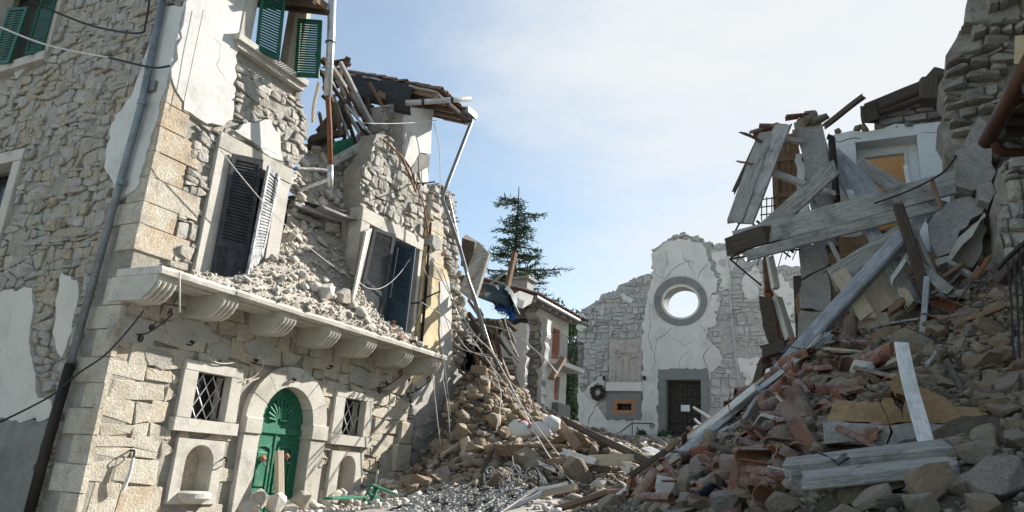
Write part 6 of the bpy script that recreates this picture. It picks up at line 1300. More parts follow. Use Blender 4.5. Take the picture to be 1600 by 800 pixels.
# ================================================================== HEAPS
def rows(L): return [[atY(*p) for p in row] for row in L]
HR = Loft(rows([[(840, 818, 12.4), (1000, 900, 8.5), (1150, 1000, 5.8), (1300, 1150, 4.2), (1450, 1200, 3.6), (1680, 1250, 3.2)],
    [(860, 802, 12.8), (1000, 815, 9.6), (1150, 840, 7.2), (1300, 850, 5.5), (1450, 850, 5.0), (1680, 850, 4.6)],
    [(900, 792, 13), (1000, 772, 11), (1100, 768, 9), (1230, 772, 7), (1330, 775, 6.3), (1450, 770, 5.9), (1680, 765, 5.5)],
    [(940, 787, 13.2), (1040, 740, 11.5), (1130, 695, 10), (1230, 700, 8), (1330, 702, 7.4), (1450, 702, 7.2), (1680, 690, 6.8)],
    [(960, 784, 13.3), (1090, 695, 11.8), (1180, 628, 10.8), (1260, 602, 9.5), (1350, 604, 9), (1450, 615, 8.7), (1560, 610, 8.5), (1680, 590, 8.1)],
    [(975, 780, 13.4), (1130, 665, 12), (1220, 575, 11.5), (1300, 528, 11), (1400, 522, 10.5), (1500, 505, 10.2), (1560, 495, 9.8), (1680, 470, 9.2)],
    [(980, 778, 13.6), (1150, 655, 12.6), (1250, 545, 12.4), (1310, 498, 12.2), (1400, 474, 12), (1500, 445, 11.8), (1560, 420, 11.5), (1680, 390, 11)],
    [(985, 780, 14.5), (1160, 665, 14), (1260, 565, 14), (1320, 500, 13.9), (1400, 445, 13.9), (1500, 400, 13.8), (1680, 380, 13)],
    [(1000, 774, 17), (1170, 695, 17.5), (1270, 645, 18), (1340, 605, 18), (1400, 560, 17), (1500, 500, 16), (1680, 480, 15)]]), 90, 8, .16, 1.1, 1)
make('rubble_ground', HR.mesh(), m_bed, kind='structure', label='earthy core of the right rubble heap')
HC = Loft(rows([[(590, 800, 12.6), (700, 782, 13), (800, 772, 13.2), (900, 776, 13.2), (1010, 776, 13.5)], [(612, 772, 14.5), (700, 752, 15), (800, 745, 15), (900, 745, 15), (1010, 748, 15)],
    [(640, 742, 15.9), (720, 700, 16), (800, 690, 16.5), (900, 695, 17), (1010, 720, 17)], [(690, 670, 16.6), (735, 630, 17.4), (800, 650, 18), (880, 665, 20), (960, 695, 22), (1040, 712, 23)],
    [(712, 615, 17.4), (745, 584, 18.2), (800, 612, 19), (870, 655, 23), (960, 684, 27), (1060, 700, 28)], [(712, 600, 19), (750, 572, 20), (805, 605, 21.5), (880, 662, 26.5), (960, 686, 32.6), (1130, 690, 32.7)]]), 80, 8, .2, .9, 2)
make('rubble_ground', HC.mesh(), m_bed, kind='structure', label='earthy core of the rubble slope in the street')
# rocks of the right heap
notwall = lambda p: not (-.62 < p.x < .74 and 6.75 < p.y < 8.5 and p.z < 2.5)
nearc = lambda p, r: p.z > .3 and notwall(p)
scatter(HR, 420, .11, .34, m_rock, 'right heap', 11, 1.8, cond=nearc); scatter(HR, 2600, .05, .14, m_rock, 'right heap', 12, 1.3, cond=nearc); scatter(HR, 15000, .012, .05, m_rock, 'right heap', 13, 1.2, cond=nearc)
scatter(HR, 420, .10, .30, m_tanrock, 'right heap', 14, 1.6, cond=lambda p, r: p.x > -1.2 and 6.5 < p.y < 10.5 and notwall(p))
scatter(HR, 3200, .03, .11, m_tanrock, 'right heap', 15, 1.3, cond=lambda p, r: p.x > -1.2 and 6.5 < p.y < 11 and notwall(p))
# rocks of the street slope
tanc = lambda p, r: p.x < -6.5
scatter(HC, 330, .18, .52, m_tanrock, 'street slope', 21, 1.8, cond=lambda p, r: p.x < -6.3 and p.y < 21); scatter(HC, 1500, .07, .2, m_tanrock, 'street slope', 22, 1.3, cond=lambda p, r: p.y < 22)
scatter(HC, 420, .10, .36, m_rock, 'street slope', 23, 1.8); scatter(HC, 6000, .025, .1, m_rock, 'street slope', 24, 1.3); scatter(HC, 260, .1, .3, m_palerock, 'street slope', 25, 1.5)
scatter(HC, 700, .08, .35, m_rock, 'church foot', 26, 1.6, cond=lambda p, r: p.y > 24)
# foreground stones placed one by one
r = random.Random(33)
for px, py, w, h, mm in ((1275, 768, 62, 52, m_rock), (1340, 772, 66, 46, m_rock), (1398, 765, 48, 46, m_rock), (1458, 768, 78, 52, m_tanrock), (1565, 765, 84, 70, m_rock), (1520, 715, 62, 36, m_rock), (1360, 588, 42, 34, m_palerock), (1333, 608, 58, 18, m_tanrock), (1150, 610, 28, 24, m_rock), (1048, 776, 40, 40, m_palerock),
        (1090, 760, 40, 46, m_rock), (1120, 775, 44, 40, m_rock), (1170, 700, 60, 26, m_tanrock), (1116, 692, 24, 30, m_tanrock), (1100, 735, 32, 26, m_rock), (1290, 738, 30, 24, m_rock), (1232, 760, 40, 30, m_tanrock), (1180, 770, 40, 36, m_tanrock), (1140, 752, 34, 24, m_rock), (1020, 745, 40, 24, m_rock), (1420, 720, 30, 20, m_tanrock),
        (1475, 606, 48, 26, m_tanrock), (1560, 640, 50, 26, m_tanrock), (1590, 700, 44, 30, m_rock), (1570, 560, 40, 22, m_tanrock), (1510, 770, 40, 34, m_rock), (1230, 640, 22, 18, m_rock), (1420, 505, 60, 26, m_tanrock), (1390, 528, 50, 26, m_tanrock), (1500, 545, 40, 20, m_rock), (1530, 520, 36, 22, m_rock), (1470, 560, 44, 26, m_rock), (1450, 630, 30, 20, m_tanrock), (1310, 760, 40, 34, m_rock), (1370, 790, 60, 40, m_rock), (1240, 795, 60, 40, m_rock), (1440, 800, 70, 44, m_rock), (1150, 795, 50, 40, m_rock), (1540, 800, 60, 40, m_tanrock), (1080, 798, 40, 30, m_rock)):
    p, nn = HR.hit(px, py)
    if p is None: continue
    k = (p - EYE).dot(CF) / FPX; a, b = w * k, h * k
    add_rock(p + nn * (min(a, b) * .3) + (EYE - p).normalized() * min(a, b) * .25, nn, a, mm, 'right heap', r, dims=(a, b * .95, b * .95))
for px, py, w, h, mm in ((788, 684, 36, 22, m_tanrock), (770, 665, 24, 26, m_tanrock), (748, 702, 22, 24, m_tanrock), (725, 680, 26, 22, m_tanrock), (690, 700, 40, 18, m_tanrock), (705, 640, 24, 18, m_tanrock), (738, 722, 34, 22, m_rock), (772, 720, 26, 18, m_tanrock), (710, 730, 30, 16, m_tanrock), (700, 745, 36, 16, m_rock), (820, 725, 26, 16, m_rock), (900, 748, 54, 34, m_tanrock), (860, 738, 26, 18, m_rock), (932, 760, 36, 16, m_palerock), (752, 600, 26, 18, m_rock), (735, 612, 22, 16, m_rock), (765, 590, 22, 16, m_tanrock), (760, 625, 24, 16, m_tanrock), (905, 690, 30, 16, m_rock), (722, 656, 20, 18, m_tanrock)):
    p, nn = HC.hit(px, py)
    if p is None: continue
    k = (p - EYE).dot(CF) / FPX; a, b = w * k, h * k
    add_rock(p + nn * (b * .3), nn, a, mm, 'street slope', r, dims=(a, b * .9, b * .9))
# stones in front of the green door and along the wall
for px, py, w, h in ((403, 778, 34, 26), (432, 786, 42, 28), (470, 780, 34, 26), (510, 782, 26, 16), (540, 780, 34, 18), (520, 776, 30, 16), (450, 796, 30, 20), (390, 794, 30, 22), (490, 792, 34, 14), (560, 778, 30, 12), (575, 785, 30, 14), (545, 795, 50, 14), (600, 790, 40, 16)):
    p = F(px, py, .5); k = (p - EYE).dot(CF) / FPX; add_rock(p, Vector((0, 0, 1)), w * k, m_palerock, 'green door step', r, dims=(w * k, w * k * .7, h * k))
for k in range(420):
    p = Vector((-11 + r.uniform(.1, 2.6), r.uniform(8.5, 16), 0)); p.z = gz(p.x, p.y) + r.random() * .1; add_rock(p, Vector((0, 0, 1)), .04 + .2 * r.random() ** 3, m_palerock, 'green door step', r)
for k in range(500):
    p = Vector((r.uniform(-9.5, -3), r.uniform(10, 14), 0)); p.z = gz(p.x, p.y) + .02; add_rock(p, Vector((0, 0, 1)), r.uniform(.03, .13), m_palerock, 'street dust', r)
LBL = {'right heap': ('loose grey brown rubble stone on the tall right heap under the fallen planks', 'rubble stones on the right heap'),
       'street slope': ('loose tan rubble stone on the slope between the stone tower and the church', 'rubble stones on the street slope'),
       'balcony ledge': ('pale limestone piece lying on the balcony ledge of the left house', 'limestone pieces on the balcony ledge'),
       'collapsed bay': ('pale wall stone spilling from the collapsed bay above the balcony ledge', 'stones spilling from the collapsed bay'),
       'church foot': ('small grey stone in the debris at the foot of the church front', 'stones at the church foot'),
       'green door step': ('pale limestone block piled on the step before the green arched door', 'blocks before the green door'),
       'gutted house': ('small stone lying on top of the gutted house wall', 'stones on the gutted house')}
emit_rocks(LBL, 300)
# ---- broken roof tiles
r = random.Random(41); tiles_ = 0
def rtile(p, nn, mm, lab, grp, i=None, sc=None, ydir=None):
    rot = frame_rot(ydir or Vector((r.gauss(0, 1), r.gauss(0, .6), r.gauss(0, .35))), (nn * .6 + Vector((r.gauss(0, .5), r.gauss(0, .5), .5 * r.choice((1, 1, -.6))))))
    o = tile(r.choice((0, 1, 2, 2, 3, 3, 3, 4, 4, 4, 5, 5)) if i is None else i, mm, 'broken_roof_tile', p + nn * .05, rot, None, sc or r.uniform(.65, 1.1)); tag(o, lab, 'roof tile', grp)
n = 0
zones = [((1110, 1330, 480, 640), 130), ((960, 1260, 640, 800), 100), ((1240, 1420, 520, 720), 18), ((1440, 1540, 440, 520), 6)]
for (a, b, c, d), cnt in zones:
    k = 0
    while k < cnt:
        px, py = r.uniform(a, b), r.uniform(c, d)
        p, nn = HR.hit(px, py)
        k += 1
        if p is None: continue
        rtile(p + nn * r.uniform(0, .1), nn, m_tile, 'red terracotta roof tile broken among the stones of the right heap', 'roof tiles on the right heap')
for px, py, i, yd, sc, lb in ((1190, 742, 0, (1, 0, .02), 1.25, 'long whole red roof tile lying flat in the front of the right heap'), (1160, 775, 5, (.1, .35, 1), 1.25, 'pale orange roof tile standing upright near the front edge of the heap'), (1250, 692, 5, (-.5, .2, .9), 1.3, 'curved red tile channel standing below the ochre wall remnant'), (1265, 660, 0, (-.35, .3, .9), 1.3, 'large red tile standing on end left of the ochre wall remnant'), (1232, 612, 4, (.7, .2, .7), 1.2, 'flat red tile slanting beside the blue grey timber'),
                         (1080, 722, 0, (.2, 1, .1), 1.1, 'red tile seen through its open end below the split timbers'), (1380, 690, 4, (.7, .3, .5), 1.0, 'bright red tile shard below the ochre wall remnant'), (1022, 770, 1, (.3, .5, .7), 1.2, 'dull red tile tipped up at the left foot of the heap'), (1330, 530, 1, (.1, .3, 1), 1.1, 'cracked red tile with white mortar standing on the heap crest')):
    p, nn = HR.hit(px, py)
    if p: o = tile(i, m_tile, 'broken_roof_tile', p + nn * .12, frame_rot(yd, (EYE - p).normalized() + Vector((0, 0, .3))), None, sc); tag(o, lb, 'roof tile')
for k in range(36):
    p, nn = HC.hit(r.uniform(600, 690), r.uniform(735, 790))
    if p: rtile(p, nn, m_tile, 'dusty red roof tile at the foot of the tan slope by the pale buttress', 'roof tiles at the slope foot')
for k in range(9):
    p, nn = led.hit(r.uniform(600, 650), r.uniform(505, 540))
    if p: rtile(p, nn, m_tile, 'small red tile fragment on the far end of the balcony ledge', 'tile fragments on the ledge', r.choice((2, 3, 4)), .7)
# ---- splintered laths and sticks strewn over both heaps
r = random.Random(77)
for k in range(90):
    L, reg, box = (HR, 'right heap', (1120, 1560, 430, 690)) if k < 50 else (HC, 'street slope', (700, 1000, 620, 770))
    p, nn = L.hit(r.uniform(box[0], box[1]), r.uniform(box[2], box[3]))
    if p is None or not notwall(p): continue
    ln = r.uniform(.2, .65); d = Vector((r.gauss(0, 1), r.gauss(0, .7), r.gauss(0, .4))).normalized(); d = (d - nn * d.dot(nn) * .8).normalized(); w = r.uniform(.02, .07)
    m = M(); beam(m, p + nn * .08 - d * ln / 2, p + nn * .12 + d * ln / 2, w, w * r.uniform(.4, 1), (0, 0, 1), 3, .05, .01); o = make('splinter', m, r.choice((m_greywood, m_greywood, m_tanwood, m_brownwood, m_darkwood, m_darkwood)))
    tag(o, 'thin splintered stick lying among the stones of the ' + reg, 'stick', 'splinters on the ' + reg)
m_cloth = mat('dusty dark cloth', [(.015, .02, .035), (.03, .035, .055)], rough=.95, bump=.4, dust=(.3, .28, .25), dust_amt=.6)
m_cloth2 = mat('dusty pale cloth', [(.4, .38, .35), (.52, .5, .47)], rough=.95, bump=.4, dust=(.4, .37, .32), dust_amt=.6)
for k, (px, py, w, mm, lb) in enumerate(((1142, 778, .5, m_cloth, 'crumpled dark blue cloth among the tiles at the bottom of the heap'), (1262, 548, .5, m_cloth, 'dark cloth bundle caught under the round blue grey timber'), (1336, 740, .35, m_cloth, 'dark cloth scrap below the grey plank pair'), (1225, 668, .35, m_cloth2, 'pale dusty rag among the red tiles'), (1500, 470, .45, m_cloth2, 'pale dusty rag near the heap crest below the grey slab'))):
    p, nn = HR.hit(px, py)
    if p is None: continue
    a = CR * w; b = (nn.cross(CR)).normalized() * w * .8; q = p + nn * .12
    cloth('cloth', [q - a * .5 - b * .5, q + a * .5 - b * .4, q + a * .4 + b * .5, q - a * .6 + b * .4], 20, 16, .16, mm, lb, 'cloth', 20 + k, 4.5, .0)
r = random.Random(91)
for k in range(26):
    L, reg, box = (HR, 'right heap', (1120, 1560, 440, 780)) if k < 16 else (HC, 'street slope', (720, 1000, 640, 770))
    p, nn = L.hit(r.uniform(*box[:2]), r.uniform(*box[2:]))
    if p is None or not notwall(p): continue
    pts = [p]; d = Vector((r.gauss(0, 1), r.gauss(0, .6), .5)).normalized()
    for j in range(4): d = (d + Vector((r.gauss(0, .6), r.gauss(0, .5), r.gauss(-.15, .5)))).normalized(); pts.append(pts[-1] + d * r.uniform(.12, .3))
    m = M(); tube(m, curve(pts, 4), r.choice((.006, .008, .011)), 4); tag(make('wire', m, r.choice((m_rust, m_iron, m_cablew))), 'bent loose wire sticking out of the ' + reg, 'wire', 'wires in the ' + reg)
# ---- planks and timbers
def pl(label, a, b, w, h, mm, up=(0, -1, .3), n=8, jag=.09, warp=.011, name='plank', cat='plank', tw=0):
    m = M(); beam(m, atY(*a), atY(*b), w, h, up, n, jag, warp, tw=tw); o = make(name, m, mm); tag(o, label, cat); return o
pl('longest wide grey plank crossing in front of the blue wall doorway', (1152, 376, 11.6), (1503, 283, 11.6), .06, .35, m_greywood, (0, 0, 1), 8)
pl('narrow grey plank just below the longest wide plank', (1164, 400, 11.5), (1452, 325, 11.5), .06, .17, m_greywood, (0, 0, 1), 8)
pl('grey plank rising steeply from the left plank ends to a splintered tip', (1186, 366, 11.7), (1312, 256, 11.8), .06, .26, m_greywood, (0, 0, 1), 6, .2)
pl('splintered plank stub at the left end of the crossing planks', (1148, 382, 11.5), (1200, 366, 11.5), .08, .3, m_darkwood, (0, 0, 1), 4, .2)
for k, (c, d, e, lb) in enumerate((((1200, 207), (1148, 345), .27, 'wide grey board leaning against the brown door, left of its pair'), ((1224, 197), (1162, 349), .28, 'wide grey board leaning against the brown door, right of its pair'))):
    pl(lb, (*c, 12.3), (*d, 11.9), .06, e, m_greywood, (1, 0, .3), 5, .08)
pl('thin dark batten leaning along the left side of the wide grey boards', (1186, 214, 12.35), (1148, 298, 12.2), .05, .08, m_darkwood)
pl('short dark stick poking out left of the wide grey boards', (1160, 207, 12.2), (1186, 220, 12.2), .04, .05, m_darkwood)
pl('bent iron hook bar fixed to the wide grey boards', (1156, 253, 12.1), (1176, 257, 12.0), .03, .03, m_rust, name='iron_hook', cat='hook')
pl('brown beam slanting in front of the brown door', (1206, 270, 12.4), (1305, 304, 12.4), .1, .11, m_greywood)
pl('short grey stub at the top of the brown door', (1224, 218, 12.5), (1250, 221, 12.5), .1, .08, m_greywood)
pl('dark splinter pointing to the sky above the blue wall', (1287, 197, 13.2), (1342, 157, 13.2), .1, .08, m_darkwood, jag=.15)
pl('thin stick between the grey pillar and the lower planks', (1262, 300, 12.2), (1285, 340, 12.2), .06, .06, m_greywood)
pl('long round blue grey timber sliding down from the planks to the street', (1415, 368, 10.9), (1200, 600, 10.7), .19, .2, m_bluewood, n=8, name='timber', cat='timber')
pl('lower length of blue grey timber ending at the street', (1232, 568, 10.8), (1100, 678, 11.3), .13, .13, m_bluewood, n=6, name='timber', cat='timber')
pl('white metal edged lath along the foot of the right heap', (1182, 604, 10.2), (955, 785, 11.9), .1, .06, m_whitewood, n=8, jag=.02)
pl('second pale lath beside the white edged lath', (1222, 582, 10.2), (1030, 728, 11.0), .07, .03, m_bluewood, n=6)
pl('third pale lath fanning out below the blue grey timber', (1262, 545, 10.3), (1066, 712, 10.7), .09, .03, m_bluewood, n=6, tw=.4)
pl('dark lath between the two pale laths of the heap foot', (1216, 592, 10.4), (1010, 742, 11.3), .06, .04, m_darkwood)
pl('tan lath just above the pale laths of the heap foot', (1196, 590, 10.7), (1030, 716, 11.6), .05, .04, m_tanwood)
pl('grey splintered lath under the round blue grey timber', (1290, 520, 10.5), (1120, 672, 10.8), .07, .03, m_greywood, n=6, jag=.12)
pl('blue grey sliver standing off the lower pale lath', (1180, 640, 10.3), (1085, 700, 10.8), .05, .03, m_bluewood, n=4, jag=.12)
pl('pale blue board wedged under the blue grey timber', (1280, 520, 10.7), (1238, 612, 10.5), .34, .03, m_bluewood, (.4, -1, .3), 4)
pl('old grey timber above the long round one', (1405, 372, 11.2), (1300, 440, 11.2), .1, .34, m_greywood, (0, 0, 1))
pl('dark brown post standing upright in the heap crest', (1403, 319, 10.7), (1449, 470, 10.7), .13, .12, m_darkwood, n=5)
pl('pale round pole behind the planks near the grey slab', (1465, 320, 11.9), (1395, 400, 11.9), .22, .2, m_bluewood, name='timber', cat='timber')
pl('thin brown stake in front of the right end of the longest plank', (1458, 288, 11.4), (1470, 322, 11.4), .06, .06, m_brownwood)
pl('thin white post in front of the open doorway', (1416, 262, 12.8), (1432, 352, 12.4), .07, .07, m_whitewood)
pl('grey board leaning inside the open doorway', (1342, 256, 13.6), (1406, 296, 13.4), .08, .26, m_greywood, (0, 0, 1), 5)
pl('pale blue board leaning against the left side of the blue wall', (1304, 238, 13.4), (1368, 304, 13.2), .06, .2, m_bluewood, (0, 0, 1), 5)
pl('weathered blue board hanging beside the grey pillar', (1310, 262, 13.3), (1345, 316, 13.1), .05, .3, m_bluewood, (1, 0, .4), 5)
pl('second weathered blue board hanging beside the grey pillar', (1302, 250, 13.2), (1340, 320, 13.2), .05, .16, m_bluewood, (1, 0, .4), 5)
pl('narrow white slat at the left of the doorway', (1328, 298, 12.6), (1334, 322, 12.6), .1, .03, m_whitewood)
pl('splintered pale blue timber under the longest plank', (1355, 350, 11.8), (1382, 392, 11.6), .2, .16, m_bluewood, jag=.12)
pl('wide tan board leaning on the heap below the planks', (1340, 425, 11.4), (1375, 500, 11.0), .62, .05, m_tanwood, (0, -1, .3), 4, .12)
pl('pale plank lying under the long blue grey timber', (1312, 428, 11.0), (1355, 495, 10.8), .22, .05, m_tanwood, (0, -1, .3), 5, .08)
pl('thin stick leaning left of the tan board', (1298, 378, 11.6), (1328, 440, 11.4), .06, .06, m_greywood)
pl('thin curved stick beside the tan board', (1345, 388, 11.4), (1332, 432, 11.3), .06, .05, m_darkwood)
pl('white lath crossing behind the dark brown post', (1424, 392, 11.0), (1394, 436, 10.9), .06, .09, m_whitewood)
pl('dark plank slanting to the right of the tan board', (1392, 410, 11.3), (1425, 478, 11.0), .25, .08, m_greywood, jag=.1)
pl('short pale block end beside the slanting dark plank', (1412, 458, 10.9), (1424, 478, 10.8), .14, .14, m_tanwood)
pl('grey blue batten lying to the right of the dark brown post', (1418, 400, 11.0), (1486, 462, 10.6), .14, .12, m_greywood)
pl('thin blue stick standing in the heap right of the dark brown post', (1450, 432, 10.4), (1441, 512, 10.2), .07, .06, m_bluewood)
pl('thin batten behind the dark brown post', (1424, 345, 11.0), (1470, 450, 10.8), .06, .06, m_greywood)
pl('small brown stick crossing the gap under the grey slab', (1466, 438, 11), (1500, 415, 11), .05, .05, m_brownwood)
pl('brown stake near the pale fractured block', (1545, 402, 10.5), (1527, 428, 10.5), .05, .04, m_rust)
pl('pale batten under the big leaning slab', (1484, 412, 11.2), (1522, 434, 11.0), .06, .1, m_greywood)
pl('brown stub lying below the tan board', (1388, 488, 10.6), (1410, 470, 10.6), .1, .1, m_brownwood)
pl('whitewashed plank standing against the ochre wall remnant', (1409, 537, 7.3), (1445, 692, 6.7), .03, .115, m_whitewood, (1, 0, 0), 6, .02)
pl('upper grey plank of the pair lying across the front of the heap', (1230, 730, 6.5), (1484, 702, 6.5), .24, .11, m_greywood, (0, -.3, 1), 8, .03, .004)
pl('lower grey plank of the pair lying across the front of the heap', (1256, 750, 6.15), (1491, 729, 6.15), .2, .10, m_greywood, (0, -.3, 1), 8, .05, .004)
pl('charred dark beam end left of the blue grey timber', (1196, 552, 11.4), (1232, 540, 11.3), .16, .1, m_darkwood)
pl('black burnt branch standing in front of the church stones', (1178, 612, 11.8), (1192, 566, 11.8), .12, .1, m_darkwood, jag=.1, name='burnt_timber', cat='timber')
pl('black burnt branch lying from the standing one to the right', (1190, 572, 11.8), (1222, 558, 11.6), .1, .09, m_darkwood, jag=.1, name='burnt_timber', cat='timber')
for k, (a, b, lb) in enumerate((((1060, 688), (1000, 740), 'tan lath in the split bundle at the left foot of the heap'), ((1075, 702), (1010, 748), 'second tan lath in the split bundle'), ((1085, 712), (1010, 742), 'dark lath in the split bundle'), ((1095, 715), (1040, 752), 'lowest dark lath in the split bundle'), ((1050, 700), (985, 742), 'upper dark lath in the split bundle'))):
    pl(lb, (*a, 10.9), (*b, 10.9), .08, .04, (m_brownwood, m_tanwood, m_darkwood, m_darkwood, m_darkwood)[k])
# street timbers
pl('dark round beam lying from the sacks to the foot of the heap', (880, 655, 17), (1022, 726, 14.5), .14, .13, m_darkwood, n=6, name='timber', cat='timber')
pl('brown wooden panel edge lying in the street slope', (768, 703, 15.4), (812, 704, 15.4), .1, .26, m_brownwood, (0, 0, 1))
pl('long thin brown rail lying right of the wooden panel', (812, 698, 15.4), (886, 697, 15.6), .08, .07, m_brownwood)
pl('brown board leaning beside the white sacks', (866, 652, 16.6), (902, 698, 15.8), .22, .06, m_brownwood)
pl('black post stump in front of the church', (945, 690, 17), (948, 702, 17), .25, .3, m_darkwood, (0, 1, 0), 3)
pl('pale lath sunlit in the street below the iron scrolls', (820, 772, 12.6), (888, 757, 13.0), .1, .05, m_whitewood, jag=.02)
pl('second pale lath sunlit in the street', (838, 774, 12.4), (900, 760, 12.8), .12, .05, m_tanwood)
pl('brown pole lying at the foot of the heap', (866, 796, 11.6), (966, 764, 12.2), .1, .1, m_brownwood, n=5)
for k, (a, b, c, lb) in enumerate((((880, 706), (926, 720), m_whitewood, 'white board edge in the stack before the church'), ((920, 716), (985, 714), m_tanwood, 'top tan board in the stack before the church'), ((905, 724), (966, 723), m_tanwood, 'second tan board in the stack before the church'), ((966, 722), (995, 745), m_whitewood, 'white board slanting off the stack'), ((972, 718), (992, 735), m_whitewood, 'small white board beside the slanting one'), ((842, 722), (868, 736), m_whitewood, 'white lath pointing at the iron scrolls'), ((836, 732), (858, 762), m_whitewood, 'white lath standing behind the iron scrolls'), ((885, 728), (950, 734), m_darkwood, 'dark plank under the board stack'), ((855, 722), (900, 720), m_brownwood, 'thin brown plank left of the board stack'))):
    pl(lb, (*a, 14.8), (*b, 14.6), .13 if 'board' in lb else .08, .035, c)
pl('grey blue sheet lying in front of the church steps', (892, 706, 17), (938, 712, 17), .5, .04, m_bluewood, (0, -.3, 1), 4, name='sheet', cat='sheet')
pl('white plaster block lying before the church door', (1012, 704, 19), (1036, 716, 18.5), .3, .14, m_whitewood, (0, -.4, 1), 3, name='plaster_block', cat='block')
for k, (a, b, lb) in enumerate((((1084, 636), (1112, 656), 'thin white stick in front of the church door'), ((1086, 655), (1105, 672), 'second thin white stick in front of the church door'), ((1086, 666), (1096, 676), 'short pale piece in front of the church door'), ((1074, 668), (1100, 690), 'dark red stick in front of the church door'))):
    pl(lb, (*a, 15), (*b, 13), (.04, .04, .1, .06)[k], .04, (m_whitewood, m_whitewood, m_whitewood, m_rust)[k])
pl('tan stick leaning on the tan slope', (693, 710, 15.6), (722, 690, 16.2), .09, .08, m_tanwood)
pl('small yellowish board standing on the tan slope', (724, 712, 15.6), (727, 686, 15.8), .2, .04, m_tanwood, (0, -1, 0), 3)
pl('black stake above the iron scrolls', (754, 738, 14.6), (770, 702, 14.8), .09, .07, m_darkwood)
pl('wooden post propped against the green arched door', (436, 706, 10), (437, 780, 10), .11, .1, m_tanwood)
# post at the door must stand against the door: rebuilt on the facade plane
for o in list(bpy.data.objects):
    if o.get('label') == 'wooden post propped against the green arched door': bpy.data.objects.remove(o)
m = M(); beam(m, F(436, 705, .15), F(437, 790, .45), .15, .13, n=5, jag=.01); tag(make('wooden_post', m, m_tanwood), 'wooden post propped against the green arched door', 'post')
# sacks
def sack(px, py, Yd, L, w, h, rotz, label, red=False):
    bm = bmesh.new(); bmesh.ops.create_icosphere(bm, subdivisions=3, radius=.5)
    for v in bm.verts:
        c = v.co; c.x = math.copysign(abs(c.x * 2) ** .7, c.x) / 2; c.y = math.copysign(abs(c.y * 2) ** .75, c.y) / 2; c += c * (.22 * noise.noise(c * 4 + Vector((px, 0, 0))) + .08 * noise.noise(c * 11))
        v.co = (c.x * L, c.y * w, c.z * h * (1 - .35 * abs(c.x * 2) ** 3))
    V, T = bmdata(bm); p = atY(px, py, Yd); R_ = Matrix.Rotation(rotz, 3, 'Z') @ Matrix.Rotation(.25, 3, 'Y'); V = [tuple(p + R_ @ Vector(v)) for v in V]
    o = make('sack', M().add(V, T), m_sack, None, label, 'sack', smooth=True)
    if red:
        m = M(); q = R_ @ Vector((0, 0, 1)); a = (EYE - p).normalized(); c = p + a * (w * .49) + Vector((.05, 0, .1)); b = Vector((0, 0, 1)); s = a.cross(b)
        P = [c + s * (.14 * cos(t)) + b * (.10 * sin(t)) for t in np.linspace(.4, 5.2, 12)]; tube(m, P, .016, 5)
        k = M(); k.add(m.v, m.f); base = ROOT[o.name]; mm_ = make('red_print', k, m_red, None); mm_.parent = o; mm_.location = Vector(ROOT[mm_.name]) - Vector(base)
sack(815, 670, 15.7, .64, .42, .40, -.3, 'white woven sack with a red printed mark on the rubble slope', True)
sack(846, 672, 15.8, .55, .36, .34, .4, 'plain white sack between the marked sack and the brown board'); sack(862, 663, 16.0, .42, .34, .40, .9, 'rightmost white sack slumped against the brown board')
# iron scroll railing standing in the rubble and the grate lying on the street
SRL = thing('scrollwork_railing', 'ornate iron railing piece standing among the stones behind the flat grate', 'railing', tuple(atY(795, 765, 13.4)))
m = M(); tube(m, curve([atY(755, 768, 13.5), atY(754, 745, 13.5), atY(760, 728, 13.6), atY(770, 714, 13.7)]), .022, 5); tube(m, curve([atY(838, 768, 13.4), atY(842, 745, 13.4), atY(836, 732, 13.4), atY(826, 736, 13.4)]), .022, 5); make('bar', m, m_iron, SRL)
r = random.Random(19)
for px, py, s in ((765, 736, 1), (773, 742, -1), (790, 736, 1), (806, 735, -1), (764, 756, 1), (772, 752, -1), (786, 760, 1), (802, 762, -1), (818, 746, 1), (828, 762, -1), (830, 740, 1), (792, 752, -1)):
    p = atY(px, py, 13.4); m = M(); tube(m, spiral(p, CR, Vector((0, -.2, 1)), .11, 1.5, s, 18, r.random() * 6), .014, 5); make('scroll', m, m_paleiron, SRL)
for P in ([(772, 735), (782, 748), (792, 752)], [(800, 733), (802, 748), (810, 752)], [(808, 748), (816, 760), (828, 766)], [(756, 740), (760, 760), (768, 768)]): m = M(); tube(m, curve([atY(x, y, 13.4) for x, y in P]), .014, 5); make('stem', m, m_paleiron, SRL)
GT = thing('iron_grate', 'ornate iron balcony grate lying flat on the street at the bottom edge', 'grate', (-7.2, 11.2, 1.2))
g00, g10, g11, g01 = atY(600, 812, 10.2), atY(780, 812, 10.4), atY(838, 770, 12.2), atY(700, 766, 12.6)
def gp(s, t, z=0): return (g00 * (1 - s) + g10 * s) * (1 - t) + (g01 * (1 - s) + g11 * s) * t + Vector((0, 0, z + .08))
m = M(); tube(m, [gp(0, 0), gp(1, 0), gp(1, 1), gp(0, 1), gp(0, 0)], .03, 6); make('frame', m, m_iron, GT)
for i in range(1, 14): m = M(); tube(m, [gp(i / 14, 0), gp(i / 14, 1)], .014, 5); make('bar', m, m_iron, GT)
gu = (gp(1, .5) - gp(0, .5)).normalized(); gv = (gp(.5, 1) - gp(.5, 0)).normalized()
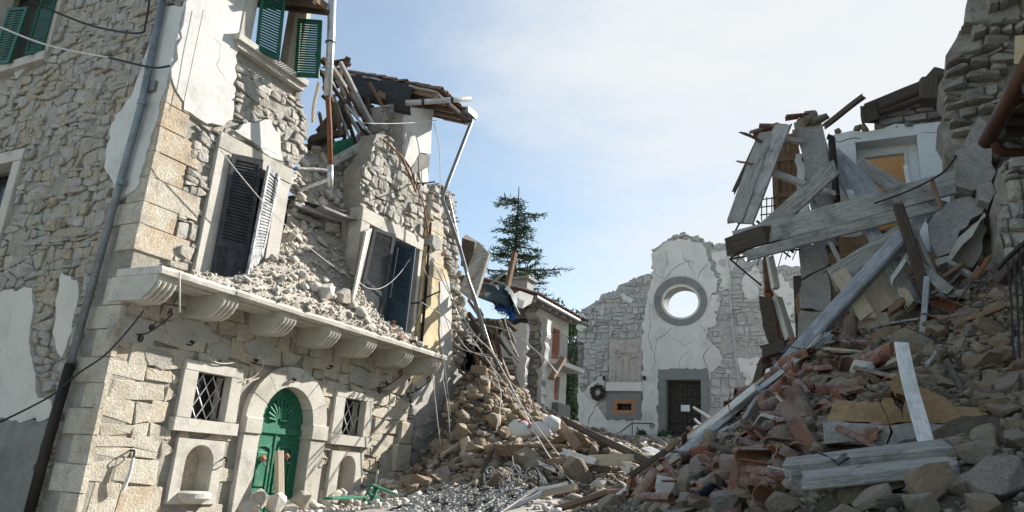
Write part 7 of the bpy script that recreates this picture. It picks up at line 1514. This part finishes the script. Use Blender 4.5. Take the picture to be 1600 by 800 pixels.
for i in range(13):
    for j in range(7):
        m = M(); tube(m, spiral(gp((i + .5 + r.uniform(-.2, .2)) / 13, (j + .5) / 7, .02 + r.random() * .03), gu + Vector((0, 0, r.uniform(-.3, .3))), gv + Vector((0, 0, r.uniform(-.3, .5))), .11, 1.3, r.choice((1, -1)), 12, r.random() * 6), .013, 4); make('scroll', m, m_paleiron if r.random() < .75 else m_iron, GT)
pl('dark blue painted rail lying along the right side of the grate', (780, 800, 10.8), (842, 770, 12.3), .1, .08, m_navy, name='rail', cat='rail')
# broken green shutter in front of the house
BS = thing('broken_shutter', 'broken green shutter frame tilted on the stones right of the door', 'shutter', tuple(F(570, 790, 1.9)))
for a, b in (((566, 798), (580, 770)), ((580, 770), (618, 785)), ((575, 784), (606, 800)), ((570, 794), (600, 806)), ((590, 773), (578, 800))):
    m = M(); beam(m, F(a[0], a[1] - 13, 1.9), F(b[0], b[1] - 13, 2.0), .09, .04, (0, 0, 1), 2); make('frame_rail', m, m_gdoor, BS)
m = M(); beam(m, F(512, 779, 1.9), F(566, 776, 1.9), .2, .04, (0, 0, 1), 3, .05); tag(make('board', m, m_gdoor), 'flat green board lying left of the broken shutter frame', 'board')
m = M(); beam(m, F(598, 803, 2.1), F(628, 782, 2.1), .35, .06, (0, 0, 1), 2, .04); tag(make('slate_slab', m, m_chst), 'pale grey slab leaning right of the broken green shutter', 'slab')
cable('cable', curve([atY(1366, 318, 11.3), atY(1420, 298, 11.3), atY(1470, 272, 11.3), atY(1495, 244, 11.3)]), .014, m_cableb, 'black cable hanging across the pale blue wall')
# far hills so the horizon is closed
m = M(); vs = []; K = 60
for i in range(K + 1):
    x = -900 + 1800 * i / K; vs += [(x, 700, -5), (x, 760, 3.6 + 16 * (1 + noise.noise((i * .2, 0, 0)))), (x, 900, -5)]
fs = []
for i in range(K):
    for j in (0, 1): fs.append((i * 3 + j, (i + 1) * 3 + j, (i + 1) * 3 + j + 1, i * 3 + j + 1))
make('hills', m.add(vs, fs), m_hill, kind='structure', label='low dark hills on the horizon')
